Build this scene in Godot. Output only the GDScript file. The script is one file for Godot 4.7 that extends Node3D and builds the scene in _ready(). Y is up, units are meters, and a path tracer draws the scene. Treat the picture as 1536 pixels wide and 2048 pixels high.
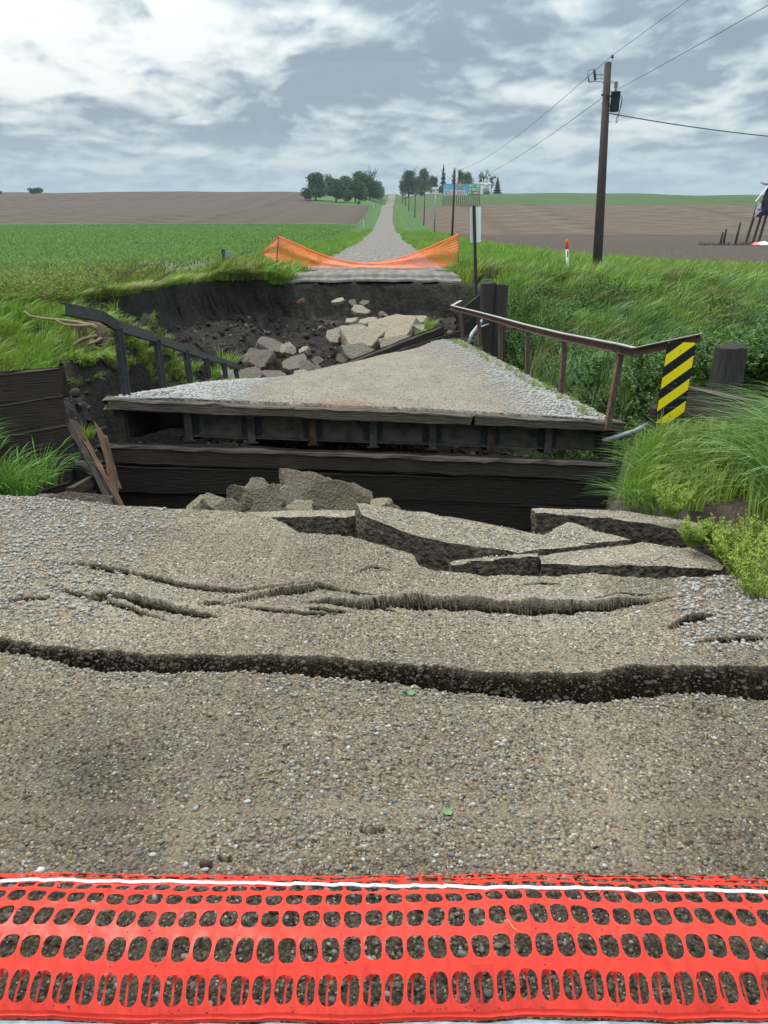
extends Node3D
# A washed-out country bridge under a cloudy sky. y is up, metres; the road runs towards -z. In the code d means -z, the distance ahead.

var rng := RandomNumberGenerator.new()
var used := {}
var n1 := FastNoiseLite.new()
var n2 := FastNoiseLite.new()
var n3 := FastNoiseLite.new()
var M := {}


class B:   # collects faces of one mesh, with corners given in the world and stored from a base point
	var st := SurfaceTool.new()
	var off := Vector3.ZERO
	var col := Color.WHITE

	func _init(base := Vector3.ZERO, smooth := false):
		off = base
		st.begin(Mesh.PRIMITIVE_TRIANGLES)
		st.set_smooth_group(0 if smooth else -1)

	func tri(a: Vector3, b: Vector3, c: Vector3):   # anticlockwise seen from outside
		st.set_color(col); st.add_vertex(a - off)
		st.set_color(col); st.add_vertex(c - off)
		st.set_color(col); st.add_vertex(b - off)

	func quad(a: Vector3, b: Vector3, c: Vector3, d: Vector3):
		tri(a, b, c)
		tri(a, c, d)

	func hexa(p: Array):   # 0-3 the lower corners anticlockwise seen from above, 4-7 the upper ones
		quad(p[3], p[2], p[1], p[0])
		quad(p[4], p[5], p[6], p[7])
		for i in 4:
			var j := (i + 1) % 4
			quad(p[i], p[j], p[j + 4], p[i + 4])

	func box(c: Vector3, s: Vector3, bs := Basis.IDENTITY):
		var p := []
		for y in [-0.5, 0.5]:
			for k in [[-0.5, 0.5], [0.5, 0.5], [0.5, -0.5], [-0.5, -0.5]]:
				p.append(c + bs * Vector3(k[0] * s.x, y * s.y, k[1] * s.z))
		hexa(p)

	func bar(a: Vector3, b: Vector3, w: float, h: float, up := Vector3.UP):   # a square bar from a to b
		var z := (b - a).normalized()
		var x := up.cross(z)
		x = Vector3.RIGHT if x.length() < 0.01 else x.normalized()
		box((a + b) / 2, Vector3(w, h, (b - a).length()), Basis(x, z.cross(x), z))

	func ring(c: Vector3, x: Vector3, y: Vector3, r: float, n: int) -> Array:
		var o := []
		for i in n:
			var a := TAU * i / n
			o.append(c + (x * cos(a) + y * sin(a)) * r)
		return o

	func tube(pts: Array, radii: Array, n := 8, capped := true):
		var last := []
		var x := Vector3.ZERO
		for k in pts.size():
			var dir: Vector3 = (pts[mini(k + 1, pts.size() - 1)] - pts[maxi(k - 1, 0)]).normalized()
			if k == 0:
				x = dir.cross(Vector3.UP if absf(dir.y) < 0.9 else Vector3.RIGHT).normalized()
			else:
				x = (x - dir * x.dot(dir)).normalized()
			var r := ring(pts[k], x, dir.cross(x), radii[mini(k, radii.size() - 1)], n)
			if k:
				for i in n:
					quad(last[i], last[(i + 1) % n], r[(i + 1) % n], r[i])
			if capped and (k == 0 or k == pts.size() - 1):
				for i in n:
					if k == 0: tri(pts[k], r[(i + 1) % n], r[i])
					else: tri(pts[k], r[i], r[(i + 1) % n])
			last = r

	func done() -> ArrayMesh:
		st.generate_normals()
		return st.commit()


func numbered(called: String) -> String:
	if not used.has(called):
		used[called] = 0
		return called
	used[called] += 1
	return "%s_%03d" % [called, used[called]]


func tag(o: Node, label := "", category := "", group := "", kind := ""):
	if label: o.set_meta("label", label)
	if category: o.set_meta("category", category)
	if group: o.set_meta("group", group)
	if kind: o.set_meta("kind", kind)


func thing(called: String, label: String, category: String, at := Vector3.ZERO, group := "", kind := "") -> Node3D:
	var o := Node3D.new()
	o.name = numbered(called)
	o.position = at
	tag(o, label, category, group, kind)
	add_child(o)
	return o


func part(parent: Node, called: String, mesh: Mesh, mat: Material, label := "") -> MeshInstance3D:
	var o := MeshInstance3D.new()
	o.name = called
	o.mesh = mesh
	o.material_override = mat
	tag(o, label)
	parent.add_child(o, true)
	return o


func solo(called: String, mesh: Mesh, mat: Material, label: String, category: String, at := Vector3.ZERO, group := "", kind := "") -> MeshInstance3D:
	var o := MeshInstance3D.new()
	o.name = numbered(called)
	o.mesh = mesh
	o.material_override = mat
	o.position = at
	tag(o, label, category, group, kind)
	add_child(o)
	return o


func scatter(called: String, mesh: Mesh, mat: Material, places: Array, tints: Array, label := "", category := "", kind := "stuff", parent: Node = null) -> MultiMeshInstance3D:
	var mm := MultiMesh.new()
	mm.transform_format = MultiMesh.TRANSFORM_3D
	mm.use_colors = true
	mm.mesh = mesh
	mm.instance_count = places.size()
	var buf := PackedFloat32Array()
	buf.resize(places.size() * 16)
	for i in places.size():
		var t: Transform3D = places[i]
		var c: Color = tints[i]
		var k := i * 16
		buf[k] = t.basis.x.x; buf[k + 1] = t.basis.y.x; buf[k + 2] = t.basis.z.x; buf[k + 3] = t.origin.x
		buf[k + 4] = t.basis.x.y; buf[k + 5] = t.basis.y.y; buf[k + 6] = t.basis.z.y; buf[k + 7] = t.origin.y
		buf[k + 8] = t.basis.x.z; buf[k + 9] = t.basis.y.z; buf[k + 10] = t.basis.z.z; buf[k + 11] = t.origin.z
		buf[k + 12] = c.r; buf[k + 13] = c.g; buf[k + 14] = c.b; buf[k + 15] = 1.0
	mm.buffer = buf
	var o := MultiMeshInstance3D.new()
	o.multimesh = mm
	o.material_override = mat
	tag(o, label, category, "", kind)
	if parent:
		o.name = called
		parent.add_child(o, true)
	else:
		o.name = numbered(called)
		add_child(o)
	return o


func rnd(a: float, b: float) -> float:
	return rng.randf_range(a, b)


func lin(r: float, g: float, b: float) -> Color:   # a real-world base colour, given as linear values
	return Color(r, g, b).linear_to_srgb()


func noise_tex(type: int, freq: float, seed_: int, size: int, colors: Array, oct := 4, ret := FastNoiseLite.RETURN_DISTANCE, at: Array = []) -> NoiseTexture2D:
	var n := FastNoiseLite.new()
	n.noise_type = type as FastNoiseLite.NoiseType
	n.frequency = freq
	n.seed = seed_
	n.fractal_octaves = oct
	if type == FastNoiseLite.TYPE_CELLULAR:
		n.fractal_type = FastNoiseLite.FRACTAL_NONE
		n.cellular_return_type = ret as FastNoiseLite.CellularReturnType
	var t := NoiseTexture2D.new()
	t.width = size
	t.height = size
	t.seamless = true
	t.noise = n
	if colors.size():
		var g := Gradient.new()
		var offs := PackedFloat32Array()
		for i in colors.size():
			offs.append(at[i] if at.size() else float(i) / (colors.size() - 1))
		g.offsets = offs
		g.colors = PackedColorArray(colors)
		t.color_ramp = g
	return t


func mat(color: Color, rough := 0.9, tex: Texture2D = null, scale := Vector3.ONE, world := true, bump: Texture2D = null, relief := 0.0, tinted := false) -> StandardMaterial3D:
	var m := StandardMaterial3D.new()
	m.albedo_color = color
	m.roughness = rough
	m.metallic_specular = 0.35
	m.cull_mode = BaseMaterial3D.CULL_DISABLED
	m.vertex_color_use_as_albedo = tinted
	if tex or bump:
		m.uv1_triplanar = true
		m.uv1_world_triplanar = world
		m.uv1_scale = scale
		m.uv1_triplanar_sharpness = 4.0
	if tex: m.albedo_texture = tex
	if bump:
		m.heightmap_enabled = true
		m.heightmap_texture = bump
		m.heightmap_scale = relief
	return m


func leaf_mat(color: Color, through := 0.35) -> StandardMaterial3D:
	var m := mat(color, 0.55, null, Vector3.ONE, true, null, 0.0, true)
	m.backlight_enabled = true
	m.backlight = Color(through, through, through * 0.6).linear_to_srgb()
	m.metallic_specular = 0.3
	return m


func interp(a: PackedFloat32Array, x: float) -> float:   # a curve given as x0, y0, x1, y1, ...
	var n := a.size()
	if x <= a[0]: return a[1]
	for i in range(2, n, 2):
		if x <= a[i]:
			return lerpf(a[i - 1], a[i + 1], (x - a[i - 2]) / (a[i] - a[i - 2]))
	return a[n - 1]


func sheet(nx: int, nz: int, at: Callable, tint = null, want_uv := false) -> ArrayMesh:   # at(i, j) is the corner in column i, row j; rows run away
	var v := PackedVector3Array()
	var c := PackedColorArray()
	var uv := PackedVector2Array()
	var ix := PackedInt32Array()
	v.resize(nx * nz)
	for j in nz:
		for i in nx:
			v[j * nx + i] = at.call(i, j)
			if tint != null: c.append(tint.call(i, j))
			if want_uv: uv.append(Vector2(float(i) / (nx - 1), 1.0 - float(j) / (nz - 1)))
	for j in nz - 1:
		for i in nx - 1:
			var a := j * nx + i
			ix.append_array([a, a + nx, a + 1, a + 1, a + nx, a + nx + 1])
	return indexed(v, ix, c, uv)


func indexed(v: PackedVector3Array, ix: PackedInt32Array, c := PackedColorArray(), uv := PackedVector2Array()) -> ArrayMesh:
	var arrays := []
	arrays.resize(Mesh.ARRAY_MAX)
	arrays[Mesh.ARRAY_VERTEX] = v
	arrays[Mesh.ARRAY_INDEX] = ix
	if c.size(): arrays[Mesh.ARRAY_COLOR] = c
	if uv.size(): arrays[Mesh.ARRAY_TEX_UV] = uv
	var st := SurfaceTool.new()
	st.create_from_arrays(arrays)
	st.generate_normals()
	return st.commit()


func _ready():
	var cam := Camera3D.new()
	cam.name = "camera"
	cam.position = Vector3(0, 1.6, 0)
	cam.rotation_degrees = Vector3(-20.3, 0, 0)
	cam.fov = 67.3
	cam.near = 0.05
	cam.far = 6000.0
	add_child(cam)
	cam.make_current()
	var env := Environment.new()
	env.tonemap_mode = Environment.TONE_MAPPER_LINEAR
	env.tonemap_exposure = 1.58
	env.background_mode = Environment.BG_SKY
	env.sky = Sky.new()
	env.sky.sky_material = make_sky()
	env.background_energy_multiplier = 1.0
	env.sky_rotation = Vector3(0, PI / 2, 0)
	env.sdfgi_enabled = true
	env.ssao_enabled = true
	env.ssil_enabled = true
	env.fog_enabled = true
	env.fog_density = 0.00012
	env.fog_light_color = Color(0.8, 0.87, 0.93)
	var we := WorldEnvironment.new()
	we.name = "world_environment"
	we.environment = env
	add_child(we)
	var sun := DirectionalLight3D.new()
	sun.name = "sun"
	sun.light_energy = 0.6
	sun.light_color = Color(1.0, 0.96, 0.9)
	sun.light_angular_distance = 14.0
	sun.shadow_enabled = true
	add_child(sun)
	sun.look_at_from_position(Vector3(-0.5, 1.0, -0.55), Vector3.ZERO)

	for n in [n1, n2, n3]:
		n.noise_type = FastNoiseLite.TYPE_SIMPLEX_SMOOTH
		n.fractal_octaves = 4
		n.frequency = 1.0
	n1.seed = 11; n2.seed = 23; n3.seed = 37
	n2.fractal_octaves = 2
	n3.fractal_octaves = 1
	materials()
	rng.seed = 1; build_land()
	rng.seed = 2; build_road()
	rng.seed = 3; build_abutments()
	rng.seed = 4; build_bridge()
	rng.seed = 5; build_slabs()
	rng.seed = 6; build_signs()
	rng.seed = 7; build_poles()
	rng.seed = 8; build_nets()
	rng.seed = 9; build_farm()
	rng.seed = 10; build_boards()
	rng.seed = 11; build_debris()
	rng.seed = 12; build_gravel()
	rng.seed = 13; build_grass()


# ---------------------------------------------------------------- sky
var sky_a := FastNoiseLite.new()
var sky_b := FastNoiseLite.new()
const GLOW := Vector3(-0.62, 0.42, -0.66)


# banks of cloud and gaps between them: compass angle, height, half width, half height (degrees), thickness
var BANKS := [[-3.0, 8.9, 9.0, 2.0, 0.30], [-8.0, 6.4, 8.0, 1.5, 0.2], [17.0, 11.5, 8.0, 2.0, 0.34], [-20.5, 5.9, 6.5, 1.0, 0.26], [5.0, 11.2, 6.0, 1.8, 0.22], [12.0, 6.8, 6.0, 1.3, 0.12], [23.0, 8.6, 5.0, 1.0, 0.2],
	[-19.0, 11.3, 10.0, 2.8, -0.6], [10.5, 9.0, 3.0, 2.0, -0.36], [21.0, 6.2, 5.0, 1.0, -0.42], [-20.0, 8.2, 7.0, 0.9, -0.4], [-5.0, 12.6, 4.0, 0.8, -0.3], [0.0, 3.9, 26.0, 1.2, -0.16]]


func sky_color(dir: Vector3) -> Color:
	var y := maxf(dir.y, 0.0)
	var az := rad_to_deg(atan2(dir.x, -dir.z))
	var el := rad_to_deg(asin(y))
	var p := Vector2(dir.x, -dir.z) / (y + 0.16)
	p = Vector2(p.x * 0.92 + p.y * 0.38, p.y * 0.92 - p.x * 0.38)
	var w := sky_b.get_noise_2d(p.x * 0.8 + 40.0, p.y * 0.8)
	var a := sky_a.get_noise_2d(p.x * 1.8 + w * 0.4 + 3.0, p.y * 1.6 + w * 0.3)
	var fine := sky_a.get_noise_2d(p.x * 4.8 + 17.0 + w * 0.5, p.y * 4.2 + a * 0.5)
	for k in BANKS:
		var e := Vector2((az - k[0]) / k[2], (el - k[1]) / k[3]).length_squared()
		if e < 6.0: a += k[4] * exp(-e * 0.8)
	a += 0.10
	var cover := smoothstep(-0.46, 0.18, a + 0.44 * fine)
	var thick := smoothstep(-0.02, 0.52, a + 0.6 * fine + 0.06 * w)
	var glow := pow(maxf(dir.dot(GLOW), 0.0), 6.0)
	var bright := Color(0.72, 0.79, 0.80).lerp(Color(0.98, 0.99, 0.95), glow)
	var c := bright.lerp(Color(0.44, 0.54, 0.60), cover)
	c = c.lerp(Color(0.265, 0.335, 0.405), thick * 0.92)
	c = c.lerp(Color(0.88, 0.91, 0.89), glow * 0.45 * (1.0 - thick * 0.7))
	c = c.lerp(Color(0.42, 0.515, 0.58), 0.55 * (1.0 - smoothstep(0.04, 0.15, y)))
	c = c.lerp(Color(0.42, 0.535, 0.60), 0.85 * (1.0 - smoothstep(0.0, 0.11, y)))
	return c * (0.35 + 0.85 * smoothstep(0.12, 0.9, y))


func make_sky() -> PanoramaSkyMaterial:
	for n in [sky_a, sky_b]:
		n.noise_type = FastNoiseLite.TYPE_SIMPLEX_SMOOTH
		n.frequency = 1.0
		n.fractal_octaves = 6
		n.fractal_gain = 0.56
	sky_a.seed = 5; sky_b.seed = 9
	sky_b.fractal_octaves = 3
	var w := 4096
	var im := sky_block(0, 512, 0, 256, 1024.0)   # the whole dome, then the finer sampling that a narrow lens needs
	im.resize(w, w / 4, Image.INTERPOLATE_CUBIC)
	var all := Image.create(w, w / 2, false, Image.FORMAT_RGB8)
	all.fill(Color(0.36, 0.38, 0.33))
	all.blit_rect(im, Rect2i(0, 0, w, w / 4), Vector2i.ZERO)
	var part_ := sky_block(512, 1536, 690, 1024, 4096.0)
	all.blit_rect(part_, Rect2i(0, 0, 1024, 334), Vector2i(512, 690))
	var m := PanoramaSkyMaterial.new()
	m.panorama = ImageTexture.create_from_image(all)
	m.energy_multiplier = 2.0
	return m


func sky_block(x0: int, x1: int, y0: int, y1: int, w: float) -> Image:
	if w == 1024.0:
		x1 = 1024
	var im := Image.create(x1 - x0, y1 - y0, false, Image.FORMAT_RGB8)
	var turn := Basis(Vector3.UP, -PI / 2)   # the panorama is laid a quarter turn round
	for j in range(y0, y1):
		var el := PI / 2 - (j + 0.5) / (w / 2) * PI
		for i in range(x0, x1):
			var az := ((i + 0.5) / w - 0.5) * TAU
			im.set_pixel(i - x0, j - y0, sky_color(turn * Vector3(sin(az) * cos(el), sin(el), -cos(az) * cos(el))).linear_to_srgb())
	return im


# ---------------------------------------------------------------- materials
func materials():
	var cel := FastNoiseLite.TYPE_CELLULAR
	var smp := FastNoiseLite.TYPE_SIMPLEX_SMOOTH
	var val := FastNoiseLite.RETURN_CELL_VALUE
	var stones := [lin(0.08, 0.064, 0.05), lin(0.20, 0.165, 0.12), lin(0.19, 0.185, 0.175), lin(0.34, 0.285, 0.21), lin(0.25, 0.18, 0.125), lin(0.30, 0.28, 0.245), lin(0.38, 0.31, 0.21), lin(0.22, 0.19, 0.15), lin(0.6, 0.56, 0.49)]
	var gravel := noise_tex(cel, 0.072, 3, 2048, stones, 1, val)
	var gravel_h := noise_tex(cel, 0.072, 3, 2048, [Color.WHITE, Color.BLACK], 1, FastNoiseLite.RETURN_DISTANCE)
	M.gravel = gravel
	M.gravel_h = gravel_h
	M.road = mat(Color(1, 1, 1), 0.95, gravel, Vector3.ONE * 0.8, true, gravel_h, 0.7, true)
	M.road.metallic_specular = 0.2
	var grit := noise_tex(smp, 0.03, 8, 512, [lin(0.5, 0.5, 0.5), lin(1, 1, 1)], 5)
	M.road.detail_enabled = true
	M.road.detail_albedo = noise_tex(cel, 0.072, 3, 2048, [lin(1, 1, 1), lin(1, 1, 1), lin(0.84, 0.83, 0.81), lin(0.5, 0.47, 0.44), lin(0.33, 0.3, 0.27)], 1, FastNoiseLite.RETURN_DISTANCE)
	M.road.detail_blend_mode = BaseMaterial3D.BLEND_MODE_MUL
	M.road.detail_uv_layer = BaseMaterial3D.DETAIL_UV_1
	M.slab = mat(lin(0.92, 0.9, 0.86), 0.95, gravel, Vector3.ONE * 0.8, true, gravel_h, 0.5)
	M.slab.metallic_specular = 0.2
	var dirt_t := noise_tex(smp, 0.02, 15, 512, [lin(0.035, 0.026, 0.018), lin(0.115, 0.09, 0.066), lin(0.21, 0.17, 0.128)], 6)
	var rough_h := noise_tex(smp, 0.03, 16, 512, [Color.BLACK, Color.WHITE], 5)
	M.rough_h = rough_h
	M.base = mat(Color.WHITE, 1.0, dirt_t, Vector3.ONE * 1.7, true, rough_h, 2.5)
	var soil_t := noise_tex(smp, 0.02, 31, 512, [lin(0.012, 0.010, 0.009), lin(0.032, 0.027, 0.023), lin(0.075, 0.063, 0.052)], 6)
	M.soil = mat(Color.WHITE, 1.0, soil_t, Vector3.ONE * 0.6, true, rough_h, 4.0)
	var mix_t := noise_tex(smp, 0.02, 41, 512, [lin(0.45, 0.45, 0.45), lin(1, 1, 1)], 6)
	M.mix = mix_t
	M.land = mat(Color.WHITE, 1.0, mix_t, Vector3.ONE * 0.5, true, rough_h, 4.0, true)
	M.clod = mat(lin(0.05, 0.042, 0.035), 1.0, null, Vector3.ONE, true, null, 0.0, true)
	# wood: the grain runs along the local x axis
	var grain := noise_tex(smp, 0.02, 51, 512, [lin(0.5, 0.48, 0.47), lin(0.82, 0.82, 0.82), lin(1, 1, 1)], 6)
	var grain_h := noise_tex(smp, 0.02, 52, 512, [Color.BLACK, Color.WHITE], 5)
	var gs := Vector3(0.35, 6, 6)
	M.wood_black = mat(lin(0.034, 0.026, 0.021), 0.8, grain, gs, false, grain_h, 1.5)
	M.wood_dark = mat(lin(0.06, 0.046, 0.037), 0.85, grain, gs, false, grain_h, 0.8)
	M.wood_grey = mat(lin(0.16, 0.13, 0.10), 0.9, grain, gs, false, grain_h, 1.5)
	M.wood_raw = mat(lin(0.17, 0.098, 0.055), 0.85, grain, gs, false, grain_h, 1.5)
	M.pile = mat(lin(0.07, 0.062, 0.056), 0.9, grain, Vector3(6, 0.35, 6), false, grain_h, 2.0)
	M.pole = mat(lin(0.06, 0.045, 0.037), 0.85, grain, Vector3(6, 0.25, 6), false, grain_h, 1.0)
	M.twig = mat(lin(0.16, 0.11, 0.075), 0.9, grain, Vector3(4, 4, 4), false)
	M.root = mat(lin(0.30, 0.23, 0.15), 0.9, grain, Vector3(3, 3, 3), false)
	# metal
	var rust_t := noise_tex(smp, 0.015, 61, 512, [lin(0.05, 0.042, 0.04), lin(0.10, 0.062, 0.045), lin(0.22, 0.10, 0.055)], 6)
	M.rust = mat(Color.WHITE, 0.8, rust_t, Vector3.ONE * 1.2, false, rough_h, 0.3)
	M.rust_top = mat(lin(0.5, 0.47, 0.45), 0.5, grit, Vector3.ONE * 2.0, false)
	M.steel = mat(lin(0.075, 0.078, 0.084), 0.5, mix_t, Vector3.ONE * 1.0, false)
	M.steel.metallic = 0.3
	M.girder = mat(lin(0.155, 0.14, 0.12), 0.85, noise_tex(smp, 0.012, 66, 512, [lin(0.3, 0.3, 0.3), lin(0.7, 0.7, 0.72), lin(1.0, 0.85, 0.75)], 6), Vector3.ONE * 0.8, false)
	M.zinc = mat(lin(0.42, 0.44, 0.45), 0.5, mix_t, Vector3.ONE * 0.8, false)
	M.zinc.metallic = 0.5
	M.black = mat(lin(0.012, 0.012, 0.014), 0.6)
	M.yellow = mat(lin(1.0, 0.76, 0.012), 0.45, mix_t, Vector3.ONE * 0.2, false)
	M.yellow.albedo_texture = noise_tex(smp, 0.01, 67, 256, [lin(0.9, 0.9, 0.9), lin(1, 1, 1)], 4)
	M.white = mat(lin(0.75, 0.76, 0.76), 0.5)
	M.tank = mat(lin(0.035, 0.05, 0.065), 0.4)
	M.wire = mat(lin(0.09, 0.10, 0.11), 0.5)
	M.net = mat(lin(0.74, 0.043, 0.024), 0.42, noise_tex(smp, 0.02, 68, 512, [lin(0.72, 0.7, 0.7), lin(1, 1, 1), lin(1, 1, 1)], 6), Vector3(3.0, 3.0, 1.0))
	M.net.backlight_enabled = true
	M.net.backlight = Color(0.35, 0.12, 0.09)
	M.net.vertex_color_use_as_albedo = true
	M.net_far = mat(lin(0.95, 0.19, 0.06), 0.5)
	M.orange = mat(lin(0.80, 0.10, 0.02), 0.5)
	M.leaf_a = leaf_mat(lin(1, 1, 1))
	M.trunk = mat(lin(0.06, 0.05, 0.042), 0.95)
	M.stone = mat(Color.WHITE, 0.85, noise_tex(smp, 0.03, 71, 256, [lin(0.65, 0.65, 0.65), lin(1, 1, 1)], 5), Vector3.ONE * 9.0, true, null, 0.0, true)



# ---------------------------------------------------------------- the lie of the land
const K := 1.066
var ROAD_Y := PackedFloat32Array([-60, 0, 0, 0, 60, 0, 105, 0, 180, 0.8, 240, 1.9, 293, 3.6, 375, 8.5, 447, 14.0, 490, 14.4, 540, 16.5, 620, 22.5, 700, 28.2, 816, 35.0, 880, 36.0, 1000, 30.0, 1500, 0])
var LEFT_Y := PackedFloat32Array([-60, -0.7, 30, -0.75, 100, -0.8, 200, 0.5, 262, 2.9, 350, 7.6, 450, 13.4, 500, 16.6, 560, 22.0, 620, 27.0, 700, 31.0, 800, 32.0, 1000, 20.0, 1500, -10])
var RIGHT_Y := PackedFloat32Array([-60, -0.9, 60, -0.9, 150, -0.9, 197, -0.6, 250, 4.0, 312, 10.2, 400, 16.4, 500, 21.6, 560, 24.3, 620, 26.3, 700, 27.5, 850, 25.0, 1000, 15.0, 1500, -10])
var ROAD_X := PackedFloat32Array([-60, -0.35, 27, -0.35, 60, -0.25, 112, -0.15, 312, 0.2, 476, 2.2, 600, 4.6, 870, 9.2, 1500, 20.0])
# the edge of the washed-out ground, anticlockwise seen from above, as (x, d)
var RIM := PackedVector2Array([Vector2(-40, 9.0), Vector2(-12, 8.6), Vector2(-5.2, 7.3), Vector2(-3.5, 6.6), Vector2(-3.0, 5.4), Vector2(-2.4, 4.95), Vector2(-1, 4.8), Vector2(0.9, 4.78), Vector2(1.6, 4.9), Vector2(1.95, 5.9), Vector2(2.7, 7.5), Vector2(3.3, 8.6), Vector2(6, 9.0), Vector2(12, 9.6), Vector2(40, 11.0), Vector2(40, 24.5), Vector2(14, 25.5), Vector2(7, 26.0), Vector2(3.6, 26.4), Vector2(2.7, 27.1), Vector2(0, 27.5), Vector2(-3.4, 27.3), Vector2(-4.9, 26.8), Vector2(-5.9, 25.6), Vector2(-6.5, 23.6), Vector2(-6.7, 21.0), Vector2(-7.6, 19.0), Vector2(-12, 18.2), Vector2(-40, 17.0)])


func prof(a: PackedFloat32Array, t: float) -> float:
	return (interp(a, t - 18.0) + interp(a, t) + interp(a, t + 18.0)) / 3.0 if t > 40.0 else interp(a, t)


func road_x(d: float) -> float:
	return interp(ROAD_X, d)


func land_y(x: float, d: float) -> float:
	var t := d / K
	var r := prof(ROAD_Y, t)
	var o := x - road_x(d)
	var s := absf(o)
	if s < 3.1: return r
	var f := prof(LEFT_Y if o < 0 else RIGHT_Y, t)
	if o > 0: f *= lerpf(1.0, 0.93, smoothstep(80.0, 350.0, x))
	var swell := n2.get_noise_2d(x / 140.0, d / 170.0) * 1.6 * smoothstep(120.0, 420.0, d) * smoothstep(20.0, 80.0, s)
	var ditch := -0.55 * smoothstep(3.1, 6.0, s) * (1.0 - smoothstep(6.5, 10.0, s)) * smoothstep(26.0, 34.0, d)
	return lerpf(r, f, smoothstep(3.1, 26.0, s)) + swell + ditch


func rim(x: float, d: float) -> float:   # how far inside the washed-out ground; below zero outside
	var best := 1e9
	var inside := false
	var n := RIM.size()
	var q := Vector2(x, d)
	var b := RIM[n - 1]
	for i in n:
		var a := RIM[i]
		var e := b - a
		var w := q - a
		var h := clampf(w.dot(e) / e.length_squared(), 0.0, 1.0)
		best = minf(best, (w - e * h).length_squared())
		if (a.y > d) != (b.y > d) and x < (b.x - a.x) * (d - a.y) / (b.y - a.y) + a.x:
			inside = not inside
		b = a
	return sqrt(best) * (1.0 if inside else -1.0)


func near_y(x: float, d: float) -> float:
	var y := land_y(x, d)
	if d > 31.0: return y
	var o := x + 0.35
	if d < 9.0:   # beside and under the near road
		y = lerpf(y, -0.05, (1.0 - smoothstep(5.0, 9.0, d)) * (1.0 - smoothstep(8.0, 20.0, absf(x))))
		if x > -4.1 and x < 2.45 and d < (5.6 if x < 1.0 else interp(EDGE, x) - 0.05): y = -0.6
		elif x >= 1.0 and x < lerpf(1.7, 2.25, smoothstep(3.8, 4.5, d)) and d < 4.72: y = -0.5
		elif x >= 1.0 and d > 3.4 or x >= 2.45: y = lerpf(-0.06 - 0.09 * smoothstep(2.6, 2.0, x) - 0.85 * smoothstep(6.1, 8.3, d), y, smoothstep(7.0, 12.0, x))
	elif d > 18.0 and absf(o) < 3.6:
		y = -0.2
	var s := rim(x, d)
	y += 0.05 * n1.get_noise_2d(x * 0.5, d * 0.5)
	if s <= 0.0: return y
	var far_cliff := smoothstep(17.5, 20.5, d) * (1.0 - smoothstep(2.8, 4.2, x)) * smoothstep(-9.5, -7.2, x)
	var near_cliff := (1.0 - smoothstep(7.0, 9.5, d)) * (1.0 - smoothstep(2.6, 4.0, x)) * smoothstep(-6.0, -4.0, x)
	var floor_y := -2.75
	if x > 2.5: floor_y = lerpf(-2.75, -1.55, smoothstep(2.5, 5.0, x))
	elif x < -6.5: floor_y = lerpf(-2.75, -1.9, smoothstep(-6.5, -9.0, x))
	var gentle := y - minf(y - floor_y, s * 0.2)
	var rough := n1.get_noise_2d(x * 1.3, d * 1.3)
	var cliff_far := y - (1.0 + 0.2 * rough) * smoothstep(0.0, 0.45, s) - 0.17 * s + 0.22 * rough * smoothstep(0.2, 0.8, s) + 0.2 * n1.get_noise_2d(x * 3.7 + 9.0, d * 3.7)
	cliff_far = maxf(cliff_far, floor_y + 0.2 * rough)
	var cliff_near := maxf(y - 1.9 * smoothstep(0.0, 0.35, s) - 0.15 * s, floor_y + 0.35 + 0.2 * rough)
	var out := lerpf(gentle + 0.18 * rough * smoothstep(0.3, 1.5, s), cliff_far, far_cliff)
	out = lerpf(out, cliff_near, near_cliff)
	# the channel that the bridge sank into
	var ch := smoothstep(4.4, 3.5, absf(x + 0.25 + 0.05 * (d - 9.0))) * smoothstep(6.5, 8.4, d) * (1.0 - smoothstep(18.5, 20.5, d))
	out = lerpf(out, minf(out, -2.6 - 0.05 * (d - 9.0) + 0.15 * rough), ch)
	# the heap of road and bank that slid down in front of the far cliff
	var heap := Vector2((x - 0.9) / 2.6, (d - 22.3) / 2.6).length()
	out += 0.45 * (1.0 - smoothstep(0.2, 1.0, heap))
	# a sod ledge on the left slope
	for k in LEDGE.size() - 1:
		var a: Vector2 = LEDGE[k]
		var e: Vector2 = LEDGE[k + 1] - a
		var h := clampf((Vector2(x, d) - a).dot(e) / e.length_squared(), 0.0, 1.0)
		var away := (Vector2(x, d) - a - e * h).length()
		out += LEDGE_H * (1.0 - smoothstep(0.25, 0.6, away)) / (1.0 if k == 0 else 1.0) * (0.5 if h in [0.0, 1.0] else 1.0)
	return out


var LEDGE := [Vector2(-5.0, 12.6), Vector2(-4.75, 14.4), Vector2(-4.6, 16.4), Vector2(-3.9, 18.6)]
const LEDGE_H := 0.62


func steps(a: Array) -> PackedFloat32Array:   # [from, step, to, step, to ...]
	var o := PackedFloat32Array()
	var x: float = a[0]
	for k in range(1, a.size(), 2):
		while x < a[k + 1] - 1e-4:
			o.append(x)
			x += a[k]
	o.append(x)
	return o


func field(called: String, m: Material, t0: float, t1: float, rows: int, cols: int, xa: Callable, xb: Callable, lift := 0.0):
	var ds := PackedFloat32Array()
	for j in rows:
		ds.append(t0 * K * pow(t1 / t0, float(j) / (rows - 1)))
	var mesh := sheet(cols, rows, func(i, j):
		var d := ds[j]
		var s := float(i) / (cols - 1)
		var a: float = xa.call(d)
		var b: float = xb.call(d)
		var x := lerpf(a, b, s * s if absf(b) > absf(a) else 1.0 - (1.0 - s) * (1.0 - s))
		return Vector3(x, land_y(x, d) + lift, -d))
	var o := solo(called, mesh, m, "", "", Vector3.ZERO, "", "structure")
	return o


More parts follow.
